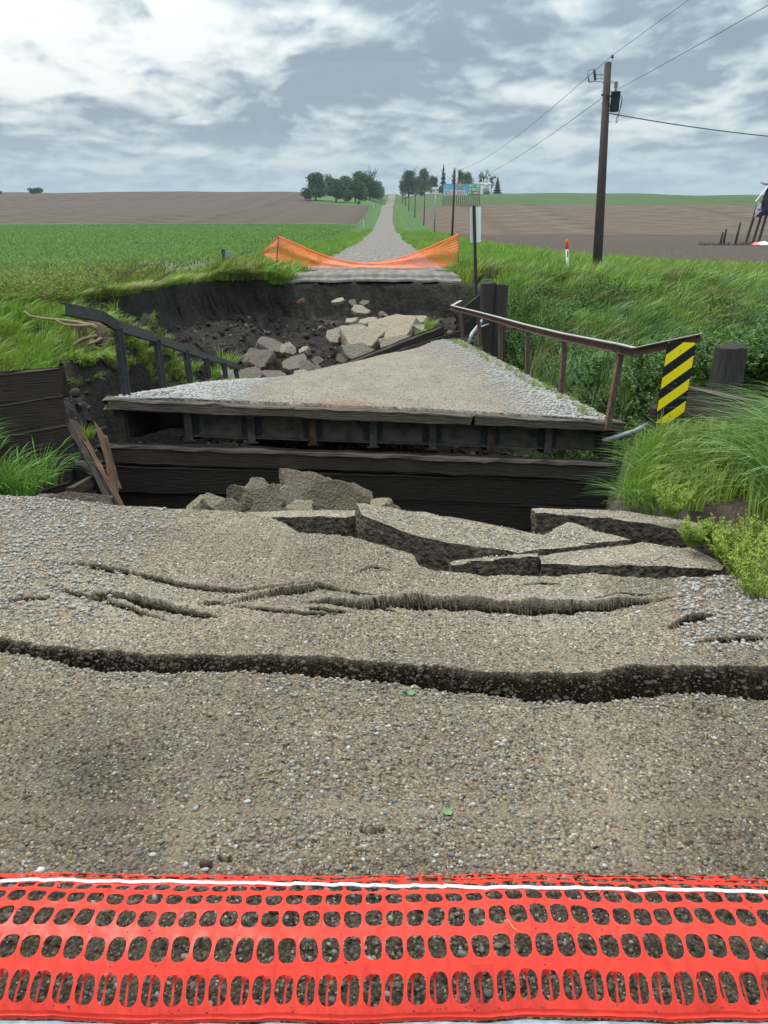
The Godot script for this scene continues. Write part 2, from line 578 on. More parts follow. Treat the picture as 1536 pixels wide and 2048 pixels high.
func build_land():
	# the low ground under everything, out to the horizon
	var g := B.new()
	g.quad(Vector3(-4000, -14, 400), Vector3(4000, -14, 400), Vector3(4000, -14, -4500), Vector3(-4000, -14, -4500))
	solo("ground", g.done(), M.land, "", "", Vector3.ZERO, "", "structure")
	# the creek banks and the ground near the bridge
	var xs := steps([-60, 3, -24, 1, -12, 0.35, -8.4, 0.14, 5, 0.35, 12, 1, 26, 3, 62])
	var ds := steps([-25, 2.5, -2.5, 0.7, 4.4, 0.14, 9.4, 0.3, 16, 0.16, 24.5, 0.08, 28, 0.5, 32.2])
	var nx := xs.size()
	var nz := ds.size()
	var ys := PackedFloat32Array()
	ys.resize(nx * nz)
	for j in nz:
		for i in nx:
			ys[j * nx + i] = near_y(xs[i], ds[j])
	var soil := Color(0.036, 0.029, 0.0245)
	var turf := Color(0.06, 0.10, 0.026)
	var mud := Color(0.12, 0.10, 0.08)
	var where := func(i, j): return Vector3(xs[i] + (0.06 * n3.get_noise_2d(xs[i] * 4.0, ds[j] * 4.0) if absf(xs[i]) < 8.0 else 0.0), ys[j * nx + i], -ds[j] + 0.06 * n3.get_noise_2d(xs[i] * 4.0 + 50.0, ds[j] * 4.0) + (0.3 * n1.get_noise_3d(xs[i] * 1.8, ys[j * nx + i] * 2.4, ds[j] * 0.7) * smoothstep(-0.15, -0.45, ys[j * nx + i]) if ds[j] > 17.0 and ds[j] < 27.4 and absf(xs[i] + 2.0) < 5.2 else 0.0))
	var look := func(i, j):
		var x := xs[i]
		var d := ds[j]
		var s := rim(x, d)
		var bare := smoothstep(-0.25, 0.1, s) * (1.0 - smoothstep(2.4, 3.4, x)) * smoothstep(-8.6, -6.6, x + (2.2 if d < 18.6 else 0.0))
		if d < 9.5 and x > 0.0: bare = smoothstep(-0.05, 0.12, s) * (1.0 - smoothstep(3.4, 4.2, x))
		var c := turf.lerp(soil.lerp(Color(0.085, 0.07, 0.056), smoothstep(25.5, 26.5, d) * (1.0 - smoothstep(2.6, 3.4, absf(x + 0.2)))), bare)
		var sandy := smoothstep(0.1, 0.4, n1.get_noise_2d(x * 0.35, d * 0.6)) * (1.0 - bare) * (1.0 - smoothstep(-3.0, -6.0, x)) * 0.0
		if d < 5.3 and x > 0.5 and x < 2.7: c = Color(0.10, 0.08, 0.06)
		if d > 26.0 and x < -9.0: c = mud
		return c * (0.75 + 0.6 * absf(n1.get_noise_2d(x * 2.2, d * 1.1)) if bare > 0.5 else 1.0)
	solo("creek_bank", sheet(nx, nz, where, look), M.land, "", "", Vector3.ZERO, "", "structure")
	# fields, verges and the far road, side by side
	var smp := FastNoiseLite.TYPE_SIMPLEX_SMOOTH
	var plough := mat(Color.WHITE, 1.0, noise_tex(smp, 0.012, 81, 512, [lin(0.034, 0.023, 0.015), lin(0.072, 0.05, 0.034), lin(0.12, 0.085, 0.058)], 6, 0, [0.2, 0.5, 0.8]), Vector3(0.012, 0.05, 0.05), true, M.rough_h, 8.0)
	var dark := mat(Color.WHITE, 1.0, noise_tex(smp, 0.02, 82, 512, [lin(0.034, 0.024, 0.017), lin(0.066, 0.048, 0.035), lin(0.105, 0.08, 0.06)], 6, 0, [0.2, 0.5, 0.8]), Vector3(0.09, 0.2, 0.2), true, M.rough_h, 8.0)
	var stubble := mat(Color.WHITE, 1.0, noise_tex(smp, 0.012, 83, 512, [lin(0.06, 0.041, 0.026), lin(0.10, 0.07, 0.046), lin(0.142, 0.103, 0.068)], 6, 0, [0.2, 0.5, 0.8]), Vector3(0.012, 0.06, 0.06), true, M.rough_h, 8.0)
	var green := mat(Color.WHITE, 1.0, noise_tex(smp, 0.01, 84, 512, [lin(0.03, 0.06, 0.015), lin(0.048, 0.085, 0.021), lin(0.075, 0.105, 0.034)], 5), Vector3(0.01, 0.03, 0.03))
	var corn := mat(Color.WHITE, 1.0, noise_tex(smp, 0.012, 85, 512, [lin(0.03, 0.07, 0.018), lin(0.05, 0.105, 0.024), lin(0.07, 0.135, 0.032)], 6, 0, [0.2, 0.5, 0.8]), Vector3(0.02, 0.1, 0.1))
	var lawn := mat(Color.WHITE, 1.0, noise_tex(smp, 0.01, 86, 512, [lin(0.04, 0.09, 0.015), lin(0.065, 0.125, 0.023), lin(0.11, 0.165, 0.038)], 5), Vector3(0.02, 0.06, 0.06))
	var verge := mat(Color.WHITE, 1.0, noise_tex(smp, 0.015, 87, 512, [lin(0.025, 0.062, 0.012), lin(0.045, 0.095, 0.018), lin(0.075, 0.14, 0.028)], 6, 0, [0.2, 0.5, 0.8]), Vector3.ONE * 0.12)
	M.lawn = lawn
	var t0 := 29.7
	field("grass_verge", verge, t0, 1150, 110, 12, func(d): return road_x(d) - lerpf(8.0, 9.5, smoothstep(30, 200, d)), func(d): return road_x(d) - 3.0)
	field("grass_verge", verge, t0, 1150, 110, 14, func(d): return road_x(d) + 3.0, func(d): return road_x(d) + lerpf(9.0, 13.0, smoothstep(30, 120, d)) - 5.0 * smoothstep(300, 500, d))
	var lv := func(d): return road_x(d) - lerpf(8.0, 9.5, smoothstep(30, 200, d))
	var rv := func(d): return road_x(d) + lerpf(9.0, 13.0, smoothstep(30, 120, d)) - 5.0 * smoothstep(300, 500, d)
	var out_l := func(d): return -0.9 * d - 45.0
	var out_r := func(d): return 0.9 * d + 45.0
	var rows_soil := mat(Color.WHITE, 1.0, noise_tex(smp, 0.02, 89, 512, [lin(0.045, 0.06, 0.022), lin(0.10, 0.095, 0.06), lin(0.16, 0.14, 0.11)], 6), Vector3(0.12, 0.12, 0.12))
	field("corn_field", rows_soil, t0, 62, 24, 40, out_l, lv)
	field("corn_field", corn, 62, 262, 60, 40, out_l, lv)
	var yard := func(d):
		var t: float = d / K
		return lv.call(d) - 44.0 * smoothstep(444, 492, t) * (0.9 + 0.1 * sin(t * 0.05))
	field("ploughed_field", plough, 262, 1150, 90, 60, out_l, yard)
	field("farmyard_lawn", lawn, 440, 1150, 60, 20, yard, lv)
	field("tilled_field", dark, t0 + 22, 197, 50, 50, rv, out_r)
	field("stubble_field", stubble, 197, 318, 50, 50, rv, out_r)
	field("pasture_hill", green, 318, 1150, 80, 60, rv, out_r)
	# the grass strip between the near bank and the tilled field
	field("grass_strip", verge, t0, t0 + 22, 12, 24, rv, out_r)
	var rw := 3.02
	M.lane = mat(Color.WHITE, 1.0, noise_tex(smp, 0.012, 88, 512, [lin(0.10, 0.088, 0.075), lin(0.165, 0.148, 0.13), lin(0.235, 0.212, 0.19)], 6), Vector3(0.5, 0.06, 0.06))
	var ls := steps([27.3, 0.35, 28.7, 0.03, 28.76, 0.3, 32, 2, 60, 8, 400, 10, 1150])
	solo("far_road", sheet(21, ls.size() + 1, func(i, j):
		var d := ls[maxi(j - 1, 0)]
		var s := float(i) / 20 * 2 - 1
		var jag := 0.25 * n1.get_noise_2d(s * 3.0, 7.0) if j <= 1 else 0.0
		var x := road_x(d) + s * (rw + 0.12 * n1.get_noise_2d(d * 0.4, s))
		var y := prof(ROAD_Y, d / K) + 0.03 - 0.05 * s * s + (0.01 * n1.get_noise_2d(x * 2, d * 2) if d < 60 else 0.0)
		if d < 28.72: y -= 0.09 + 0.05 * n1.get_noise_2d(x * 1.5, 3.0)
		if d > 28.65 and d < 28.8: d += 0.35 * n1.get_noise_2d(x * 0.9, 5.0)
		if j == 0: y -= 0.07
		return Vector3(x, y, -d - jag)), M.lane, "", "", Vector3.ZERO, "", "structure")



# ---------------------------------------------------------------- the broken near road
var LIP_NEAR := PackedFloat32Array([-2.638, 2.82, -2.195, 2.779, -1.759, 2.731, -1.547, 2.711, -1.433, 2.68, -1.322, 2.654, -1.231, 2.598, -1.112, 2.562, -0.895, 2.545, -0.706, 2.555, -0.513, 2.545, -0.271, 2.517, 0, 2.466, 0.139, 2.439, 0.366, 2.407, 0.498, 2.375, 0.584, 2.353, 0.696, 2.335, 0.761, 2.344, 0.903, 2.369, 1.047, 2.394, 1.143, 2.407, 1.389, 2.375, 1.853, 2.353])
var LIP_FAR := PackedFloat32Array([-2.67, 2.872, -2.221, 2.83, -1.783, 2.788, -1.564, 2.759, -1.394, 2.719, -1.23, 2.684, -1.07, 2.652, -0.915, 2.63, -0.715, 2.61, -0.52, 2.603, -0.275, 2.583, 0, 2.517, 0.187, 2.492, 0.414, 2.449, 0.639, 2.426, 0.777, 2.432, 0.921, 2.458, 1.199, 2.461, 1.418, 2.467, 1.91, 2.476])
var EDGE := PackedFloat32Array([-5.358, 5.371, -3.294, 4.971, -2.554, 4.844, -2.263, 4.783, -2.007, 4.712, -1.688, 4.625, -1.384, 4.56, -1.186, 4.524, -0.927, 4.479, -0.692, 4.357, -0.583, 4.216, -0.478, 4.058, -0.334, 4.028, -0.19, 3.975, -0.022, 3.816, 0.155, 3.648, 0.171, 3.53, 0.326, 3.455, 0.567, 3.409, 0.741, 3.364, 0.998, 3.375, 1.234, 3.36, 1.636, 3.399, 1.885, 3.434, 2.321, 3.493])
# each crack: its lip as (x, d) pairs, then lift, gap, depth and how far the lifted side takes to settle
var CRACKS := [
	[PackedFloat32Array([-0.383, 3.149, -0.244, 3.114, -0.152, 3.085, -0.074, 3.07, 0.071, 3.08, 0.292, 3.046, 0.508, 3.017, 0.725, 3.003, 0.882, 3.017, 1.026, 3.056, 1.193, 3.09, 1.311, 3.134]), 0.06, 0.06, 0.10, 0.35],
	[PackedFloat32Array([-1.729, 3.59, -1.516, 3.565, -1.29, 3.493, -1.072, 3.422, -0.802, 3.299, -0.636, 3.299, -0.496, 3.321, -0.31, 3.377]), 0.02, 0.025, 0.09, 0.25],
	[PackedFloat32Array([-1.63, 3.321, -1.446, 3.246, -1.31, 3.189, -1.19, 3.104, -1.033, 2.99, -0.923, 2.945]), 0.024, 0.03, 0.08, 0.2],
	[PackedFloat32Array([-1.371, 3.23, -1.216, 3.184, -1.074, 3.094, -0.926, 3.042, -0.805, 2.995, -0.712, 2.968]), 0.038, 0.045, 0.10, 0.2],
	[PackedFloat32Array([-0.72, 3.119, -0.618, 3.189, -0.492, 3.289, -0.4, 3.31, -0.307, 3.343, -0.244, 3.299, -0.17, 3.225, -0.087, 3.169]), 0.032, 0.035, 0.10, 0.2],
	[PackedFloat32Array([-0.693, 3.099, -0.507, 3.056, -0.347, 3.014, -0.192, 2.99]), 0.014, 0.03, 0.08, 0.15],
	[PackedFloat32Array([-0.363, 3.061, -0.262, 3.046, -0.128, 3.018]), 0.01, 0.04, 0.08, 0.15],
	[PackedFloat32Array([1.166, 2.812, 1.258, 2.892, 1.403, 2.936]), 0.02, 0.06, 0.04, 0.12],
	[PackedFloat32Array([1.218, 2.673, 1.374, 2.711, 1.564, 2.731]), 0.015, 0.04, 0.05, 0.2],
	[PackedFloat32Array([-0.182, 3.236, -0.087, 3.164, 0.005, 3.129]), 0.006, 0.03, 0.06, 0.1],
	[PackedFloat32Array([-0.063, 3.094, 0.004, 3.046, 0.07, 2.981]), 0.006, 0.03, 0.06, 0.1],
	[PackedFloat32Array([-0.834, 3.075, -0.775, 3.114, -0.694, 3.129]), 0.01, 0.04, 0.07, 0.12],
	[PackedFloat32Array([0.912, 3.046, 1.068, 3.124, 1.289, 3.169]), 0.006, 0.025, 0.05, 0.1],
	[PackedFloat32Array([0.565, 3.236, 0.736, 3.278, 0.826, 3.257]), 0.006, 0.03, 0.03, 0.1],
	[PackedFloat32Array([-0.156, 3.463, -0.07, 3.529, 0.03, 3.511]), 0.008, 0.03, 0.03, 0.1],
	[PackedFloat32Array([-1.724, 3.089, -1.658, 3.144, -1.517, 3.189]), 0.008, 0.03, 0.03, 0.1],
	[PackedFloat32Array([0.551, 1.655, 0.588, 1.666]), 0.004, 0.02, 0.035, 0.03],
	[PackedFloat32Array([-0.075, 1.73, 0.01, 1.745]), 0.004, 0.025, 0.035, 0.03],
	[PackedFloat32Array([-0.266, 1.668, -0.178, 1.686]), 0.003, 0.018, 0.03, 0.03],
	[PackedFloat32Array([-0.457, 1.623, -0.403, 1.627]), 0.003, 0.018, 0.03, 0.03],
	[PackedFloat32Array([1.078, 2.394, 1.1, 2.332, 1.218, 2.254]), 0.005, 0.022, 0.04, 0.1]]
var dirt := 0.0


func road_col(x: float) -> Array:   # what the cracks do along one line of the road
	var rag := 0.03 * n1.get_noise_2d(x * 5.0, 3.0) + 0.012 * n1.get_noise_2d(x * 26.0, 9.0)
	var o := [interp(LIP_NEAR, x) + 0.7 * rag, interp(LIP_FAR, x) + 0.6 * (0.028 * n1.get_noise_2d(x * 6.0, 8.0) + 0.014 * n1.get_noise_2d(x * 24.0, 2.0)), interp(EDGE, x) + 0.02 * n1.get_noise_2d(x * 6.0, 31.0)]
	for k in CRACKS.size():
		var c: Array = CRACKS[k]
		var a: PackedFloat32Array = c[0]
		var x0 := a[0]
		var x1 := a[a.size() - 2]
		if x <= x0 or x >= x1: continue
		var s := (x - x0) / (x1 - x0)
		var taper := pow(sin(PI * s), 0.8) * (1.0 + 0.5 * n1.get_noise_2d(x * 3.0, 70.0 + k))
		o.append([interp(a, x) + 0.012 * n1.get_noise_2d(x * 9.0, k * 7.0), c[1] * taper, c[2] * taper * (0.75 + 0.5 * n1.get_noise_2d(x * 6.0, 50.0 + k)), c[3] * sqrt(taper), c[4]])
	return o


func road_h(x: float, d: float, col: Array) -> float:
	dirt = 0.0
	var h := 0.016 * n1.get_noise_2d(x * 0.9, d * 0.9) + 0.004 * n3.get_noise_2d(x * 30.0, d * 30.0) + 0.0025 * n3.get_noise_2d(x * 75.0, d * 75.0)
	h -= 0.03 * smoothstep(1.9, 2.7, x) + 0.02 * smoothstep(-2.6, -4.0, x)
	if d > col[1]:
		var lift := lerpf(0.03, 0.085, smoothstep(-1.6, 1.4, x))
		h += lift * exp(-(d - col[1]) / 0.55) * (1.0 if d < col[2] else 1.0)
		h -= 0.07 * smoothstep(3.4, 4.9, d) * (1.0 - smoothstep(-0.4, 1.0, x))
		# a soft hollow left of the middle, where the road sags
		h -= 0.045 * exp(-pow((d - 3.35) / 0.22, 2.0)) * smoothstep(-1.9, -1.0, x) * (1.0 - smoothstep(0.3, 1.0, x))
	for k in range(3, col.size()):
		var c: Array = col[k]
		var e: float = d - c[0]
		if e > 0.0:
			if e < c[4] * 3.0: h += c[1] * exp(-e / c[4])
			if e < 0.004: dirt = maxf(dirt, 0.15)
		elif e > -c[2]:
			var s: float = -e / c[2]
			h -= c[3] * (1.0 - pow(s, 5.0)) * clampf(-e / 0.012 + 0.3 * n1.get_noise_2d(x * 14.0, d * 60.0) * smoothstep(0.0, 0.006, -e), 0.0, 1.0) * (1.0 + 0.4 * n1.get_noise_2d(x * 14.0, d * 20.0))
			dirt = maxf(dirt, 1.0 - smoothstep(0.9, 1.0, s))
	return h


func road_at(x: float, d: float) -> float:
	return road_h(x, d, road_col(x))


func wear(x: float, d: float) -> float:   # 1 where the traffic packed fine dust between the stones
	var track := exp(-pow((x + 0.95 + 0.1 * sin(d)) / 0.36, 2.0)) + exp(-pow((x - 0.72) / 0.42, 2.0))
	return clampf(track * 0.75 + 0.5 * n1.get_noise_2d(x * 0.8 + 30.0, d * 0.5), 0.0, 1.0)


func build_road():
	var xs := steps([-4.4, 0.05, -2.7, 0.0125, 2.5, 0.04, 2.7])
	var nx := xs.size()
	var v := PackedVector3Array()
	var c := PackedColorArray()
	var ix := PackedInt32Array()
	var coarse := steps([-12.0, 0.8, -1.0, 0.2, 1.0])
	var na := 110
	var nb := 160
	var gap := [[0.02, -0.045, 0.0], [0.3, -0.085, 0.5], [0.6, -0.1, 0.7], [0.85, -0.07, 0.9], [0.93, 0.25, 1.0], [0.98, 0.72, 1.0]]
	var rows := coarse.size() + na + gap.size() + nb + 4
	for i in nx:
		var x := xs[i]
		var col := road_col(x)
		var a: float = col[0]
		var b: float = maxf(col[1], a + 0.02)
		var e: float = col[2]
		for d in coarse:
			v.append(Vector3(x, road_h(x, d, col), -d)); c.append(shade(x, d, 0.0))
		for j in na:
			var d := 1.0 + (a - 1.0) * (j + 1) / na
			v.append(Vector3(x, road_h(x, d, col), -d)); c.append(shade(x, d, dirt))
		var ds := PackedFloat32Array()
		for j in nb: ds.append(b + (e - b) * float(j) / (nb - 1))
		for k in range(3, col.size()):   # the rows meet the lips of the cracks
			var j := int((col[k][0] - b) / (e - b) * (nb - 1))
			if j > 1 and j < nb - 3:
				ds[j - 2] = minf(ds[j - 2], col[k][0] - col[k][2] * 0.97)
				ds[j - 1] = col[k][0] - 0.012
				ds[j] = col[k][0] - 0.0012
				ds[j + 1] = col[k][0] + 0.001
		var ha := road_h(x, a, col)
		var hb := road_h(x, b + 0.001, col)
		for g in gap:
			var d := lerpf(a, b, g[0])
			var y: float = ha + g[1] if g[1] < 0.0 else lerpf(ha - 0.07, hb, g[1])
			var r := n1.get_noise_3d(x * 11.0, d * 40.0, g[0] * 5.0)
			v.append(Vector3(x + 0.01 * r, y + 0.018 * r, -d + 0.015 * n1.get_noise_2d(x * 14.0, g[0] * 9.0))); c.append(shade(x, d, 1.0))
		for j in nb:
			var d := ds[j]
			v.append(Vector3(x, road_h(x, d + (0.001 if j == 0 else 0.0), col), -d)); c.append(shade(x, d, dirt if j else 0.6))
		var he := road_h(x, e, col)
		for j in 4:
			var r := n1.get_noise_2d(x * 9.0, j * 3.0)
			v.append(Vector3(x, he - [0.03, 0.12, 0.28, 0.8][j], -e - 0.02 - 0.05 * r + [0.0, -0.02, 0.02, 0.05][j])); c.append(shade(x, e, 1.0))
	for i in nx - 1:
		for j in rows - 1:
			var a := i * rows + j
			ix.append_array([a, a + 1, a + rows, a + rows, a + 1, a + rows + 1])
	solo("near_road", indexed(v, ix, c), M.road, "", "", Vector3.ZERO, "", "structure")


func shade(x: float, d: float, soil: float) -> Color:   # bare aggregate, dust and the brown base that the cracks open up
	var w := wear(x, d)
	var k := 0.88 + 0.26 * n1.get_noise_2d(x * 0.7, d * 0.9 + 60.0) + 0.12 * n1.get_noise_2d(x * 4.0, d * 4.0)
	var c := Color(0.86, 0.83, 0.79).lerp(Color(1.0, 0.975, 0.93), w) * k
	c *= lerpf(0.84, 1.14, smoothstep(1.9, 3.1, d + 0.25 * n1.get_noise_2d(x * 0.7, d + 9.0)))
	var damp_and_shade := exp(-pow((x + 0.72 + 0.5 * (d - 1.6) + 0.06 * n1.get_noise_2d(d * 2.0, 8.0)) / 0.2, 2.0)) * smoothstep(2.7, 2.0, d) + 0.8 * exp(-pow((x - 0.86 - 0.1 * d) / 0.22, 2.0)) * smoothstep(2.7, 2.1, d) + 0.7 * smoothstep(0.35, 0.0, absf(x + 0.05 - 0.12 * d)) * smoothstep(1.9, 1.5, d)
	damp_and_shade = maxf(damp_and_shade, 1.3 * smoothstep(1.62, 1.5, d))  # shade and wet under the slack net, both darkened into the road colour
	c *= 1.0 - 0.30 * clampf(damp_and_shade, 0.0, 1.3)
	return c.lerp(Color(0.165, 0.125, 0.09) * (1.0 + 0.7 * n1.get_noise_2d(x * 5.0, d * 9.0)), soil)


# ---------------------------------------------------------------- broken slabs: an outline with a height at each corner, and a rough broken side
func slab_mesh(top: Array, thick: float, base: Vector3, rough := 0.02, seg := 0.05, lean := 0.0) -> ArrayMesh:
	var pts := []
	var n := top.size()
	for i in n:
		var a: Vector3 = top[i]
		var b: Vector3 = top[(i + 1) % n]
		var k := maxi(1, int((b - a).length() / seg))
		var side := (b - a).cross(Vector3.UP).normalized()
		for j in k:
			var p := a.lerp(b, float(j) / k)
			pts.append(p + side * rough * n1.get_noise_3d(p.x * 7.0, p.y * 7.0, p.z * 7.0) * 1.4 + Vector3(0, rough * 0.3 * n3.get_noise_2d(p.x * 20.0, p.z * 20.0), 0))
	var flat := PackedVector2Array()
	var mid := Vector3.ZERO
	for p in pts:
		flat.append(Vector2(p.x, -p.z))
		mid += p / pts.size()
	if Geometry2D.is_polygon_clockwise(flat):
		pts.reverse()
		flat.reverse()
	var st := SurfaceTool.new()
	st.begin(Mesh.PRIMITIVE_TRIANGLES)
	st.set_smooth_group(-1)
	var tris := Geometry2D.triangulate_polygon(flat)
	for k in range(0, tris.size(), 3):
		for q in [0, 2, 1]:
			st.add_vertex(pts[tris[k + q]] - base)
	var m := pts.size()
	var lev := 5
	for i in m:
		var row := []
		for s in [i, (i + 1) % m]:
			var p: Vector3 = pts[s]
			var colm := [p]
			var outw := Vector3(p.x - mid.x, 0, p.z - mid.z).normalized()
			for l in range(1, lev):
				var f := float(l) / (lev - 1)
				var q := p - Vector3(0, thick * f, 0) + outw * (lean * f + rough * 1.3 * n1.get_noise_3d(p.x * 8.0 + l * 3.0, f * 4.0, p.z * 8.0))
				colm.append(q)
			row.append(colm)
		for l in lev - 1:
			var a: Vector3 = row[0][l] - base
			var b: Vector3 = row[1][l] - base
			var c: Vector3 = row[1][l + 1] - base
			var d: Vector3 = row[0][l + 1] - base
			for q in [a, d, b, b, d, c]: st.add_vertex(q)
	st.generate_normals()
	return st.commit()


func top_side(mesh: ArrayMesh) -> Array:   # splits a slab into its worn top and its broken sides
	var f := mesh.get_faces()
	var both := [SurfaceTool.new(), SurfaceTool.new()]
	for s in both:
		s.begin(Mesh.PRIMITIVE_TRIANGLES)
		s.set_smooth_group(-1)
	for k in range(0, f.size(), 3):
		var nn := (f[k + 2] - f[k]).cross(f[k + 1] - f[k]).normalized()
		var s: SurfaceTool = both[0 if nn.y > 0.55 else 1]
		for q in 3: s.add_vertex(f[k + q])
	var o := []
	for s in both:
		s.generate_normals()
		o.append(s.commit())
	return o


func build_slabs():
	var list := [
		[[Vector3(-0.172, 0.014, -4.446), Vector3(-0.024, 0.004, -4.421), Vector3(0.246, -0.008, -4.331), Vector3(0.676, -0.031, -4.173), Vector3(1.002, -0.058, -4.057), Vector3(1.157, -0.065, -3.969), Vector3(0.966, -0.049, -3.889), Vector3(0.737, -0.048, -3.837), Vector3(0.46, -0.049, -3.911), Vector3(0.176, -0.04, -4.042), Vector3(0.006, -0.007, -4.161), Vector3(-0.136, 0.007, -4.273)], 0.26, "long tilted road slab heaved up in the middle of the break", 0.03],
		[[Vector3(-0.91, -0.092, -4.556), Vector3(-0.665, -0.101, -4.617), Vector3(-0.345, -0.095, -4.619), Vector3(-0.171, -0.084, -4.58), Vector3(-0.141, -0.055, -4.42), Vector3(-0.238, -0.065, -4.395), Vector3(-0.518, -0.073, -4.435), Vector3(-0.768, -0.08, -4.454)], 0.3, "narrow slab with rust stain hanging behind the smooth road edge", 0.04],
		[[Vector3(0.952, -0.106, -4.679), Vector3(1.247, -0.126, -4.714), Vector3(1.541, -0.132, -4.712), Vector3(1.809, -0.154, -4.629), Vector3(2.014, -0.166, -4.571), Vector3(2.191, -0.165, -4.465), Vector3(2.09, -0.149, -4.343), Vector3(1.824, -0.125, -4.331), Vector3(1.602, -0.101, -4.403), Vector3(1.343, -0.088, -4.472), Vector3(0.961, -0.089, -4.557)], 0.24, "broad slab under the bushy weeds at the grass edge", -0.02],
		[[Vector3(0.947, -0.101, -4.222), Vector3(1.115, -0.074, -4.35), Vector3(1.251, -0.082, -4.24), Vector3(1.429, -0.096, -4.117), Vector3(1.23, -0.085, -4.047), Vector3(0.97, -0.083, -4.026)], 0.16, "small wedge slab between two larger tilted slabs", 0.02],
		[[Vector3(0.348, -0.081, -3.771), Vector3(0.584, -0.058, -3.801), Vector3(0.82, -0.038, -3.787), Vector3(0.814, -0.021, -3.708), Vector3(0.606, -0.025, -3.685), Vector3(0.356, -0.049, -3.655)], 0.2, "slab standing on edge beside the dark hole", 0.03],
		[[Vector3(0.83, -0.05, -3.782), Vector3(1.13, -0.055, -3.887), Vector3(1.456, -0.07, -4.01), Vector3(1.711, -0.081, -3.963), Vector3(1.815, -0.074, -3.731), Vector3(1.756, -0.079, -3.665), Vector3(1.384, -0.046, -3.656), Vector3(1.061, -0.035, -3.618), Vector3(0.818, -0.033, -3.639)], 0.17, "wide low slab with loose gravel on its top beside the weeds", 0.02]]
	for s in list:
		var base := Vector3.ZERO
		for p in s[0]: base += p / s[0].size()
		base.y -= s[1]
		var ts := top_side(slab_mesh(s[0], s[1], base, 0.02, 0.05, s[3]))
		var o := thing("road_slab", s[2], "road slab", base, "broken slabs at the lip of the washout")
		part(o, "worn_top", ts[0], M.slab)
		part(o, "broken_side", ts[1], M.base)
		slabs_top.append(s[0])
	# the soil that the slabs lie on
	var g := sheet(70, 14, func(i, j):
		var x := lerpf(-1.6, 2.9, i / 69.0)
		var e := interp(EDGE, x)
		var d := lerpf(e - 0.08, 5.35, j / 13.0)
		var y := lerpf(-0.3, -0.42, j / 13.0) + 0.06 * n1.get_noise_2d(x * 3, d * 3) - 1.4 * smoothstep(0.86, 1.0, j / 13.0)
		if x < -0.3: y -= 0.12
		return Vector3(x, y, -d))
	solo("road_base", g, M.base, "", "", Vector3.ZERO, "", "structure")
	rubble()


var slabs_top := []


func chunk_mesh(r: float, thick: float, n: int) -> ArrayMesh:   # a lump of broken paving: worn top, torn sides, every corner chipped
	var turn := rnd(0, TAU)
	var corners := []
	for i in n:
		var a := turn + TAU * (i + rnd(-0.3, 0.3)) / n
		corners.append(Vector2(cos(a) * 1.2, sin(a)) * r * rnd(0.7, 1.15))
	var rim_pts := []
	var m := 5
	for i in n:
		for j in m:
			var p: Vector2 = corners[i].lerp(corners[(i + 1) % n], float(j) / m)
			rim_pts.append(p * (1.0 + 0.09 * n1.get_noise_2d(p.x / r * 2.0 + r * 90.0, p.y / r * 2.0)))
	var k := n * m
	var rows := []
	var lean := rnd(-0.05, 0.14)
	var prof := [[0.0, 0.0], [0.45, 0.0], [0.8, 0.0], [0.97, 0.0], [1.0, -0.05], [1.02, -0.3], [1.0, -0.62], [0.95, -0.95], [0.6, -1.05]]
	for q in prof:
		var row := []
		for p in rim_pts:
			var y: float = q[1] * thick
			var f: float = q[0] * (1.0 - lean * q[1])
			var e := Vector3(p.x * f, y, p.y * f)
			var w := 2.6 / r
			var t := n1.get_noise_3d(e.x * w + r * 50.0, e.y * w, e.z * w)
			if q[1] < -0.01: e += Vector3(p.x, 0, p.y) * 0.15 * t
			else: e.y += r * 0.045 * t
			row.append(e)
		rows.append(row)
	var b := B.new()
	for l in rows.size() - 1:
		for i in k:
			b.quad(rows[l][(i + 1) % k], rows[l][i], rows[l + 1][i], rows[l + 1][(i + 1) % k])
	return b.done()


func chunk(mesh: ArrayMesh, at: Vector3, tilt: Vector3, label: String, group: String, m: Material):
	var o := solo("road_chunk", mesh, m, label, "rubble", at, group)
	o.basis = Basis.from_euler(tilt)
	return o


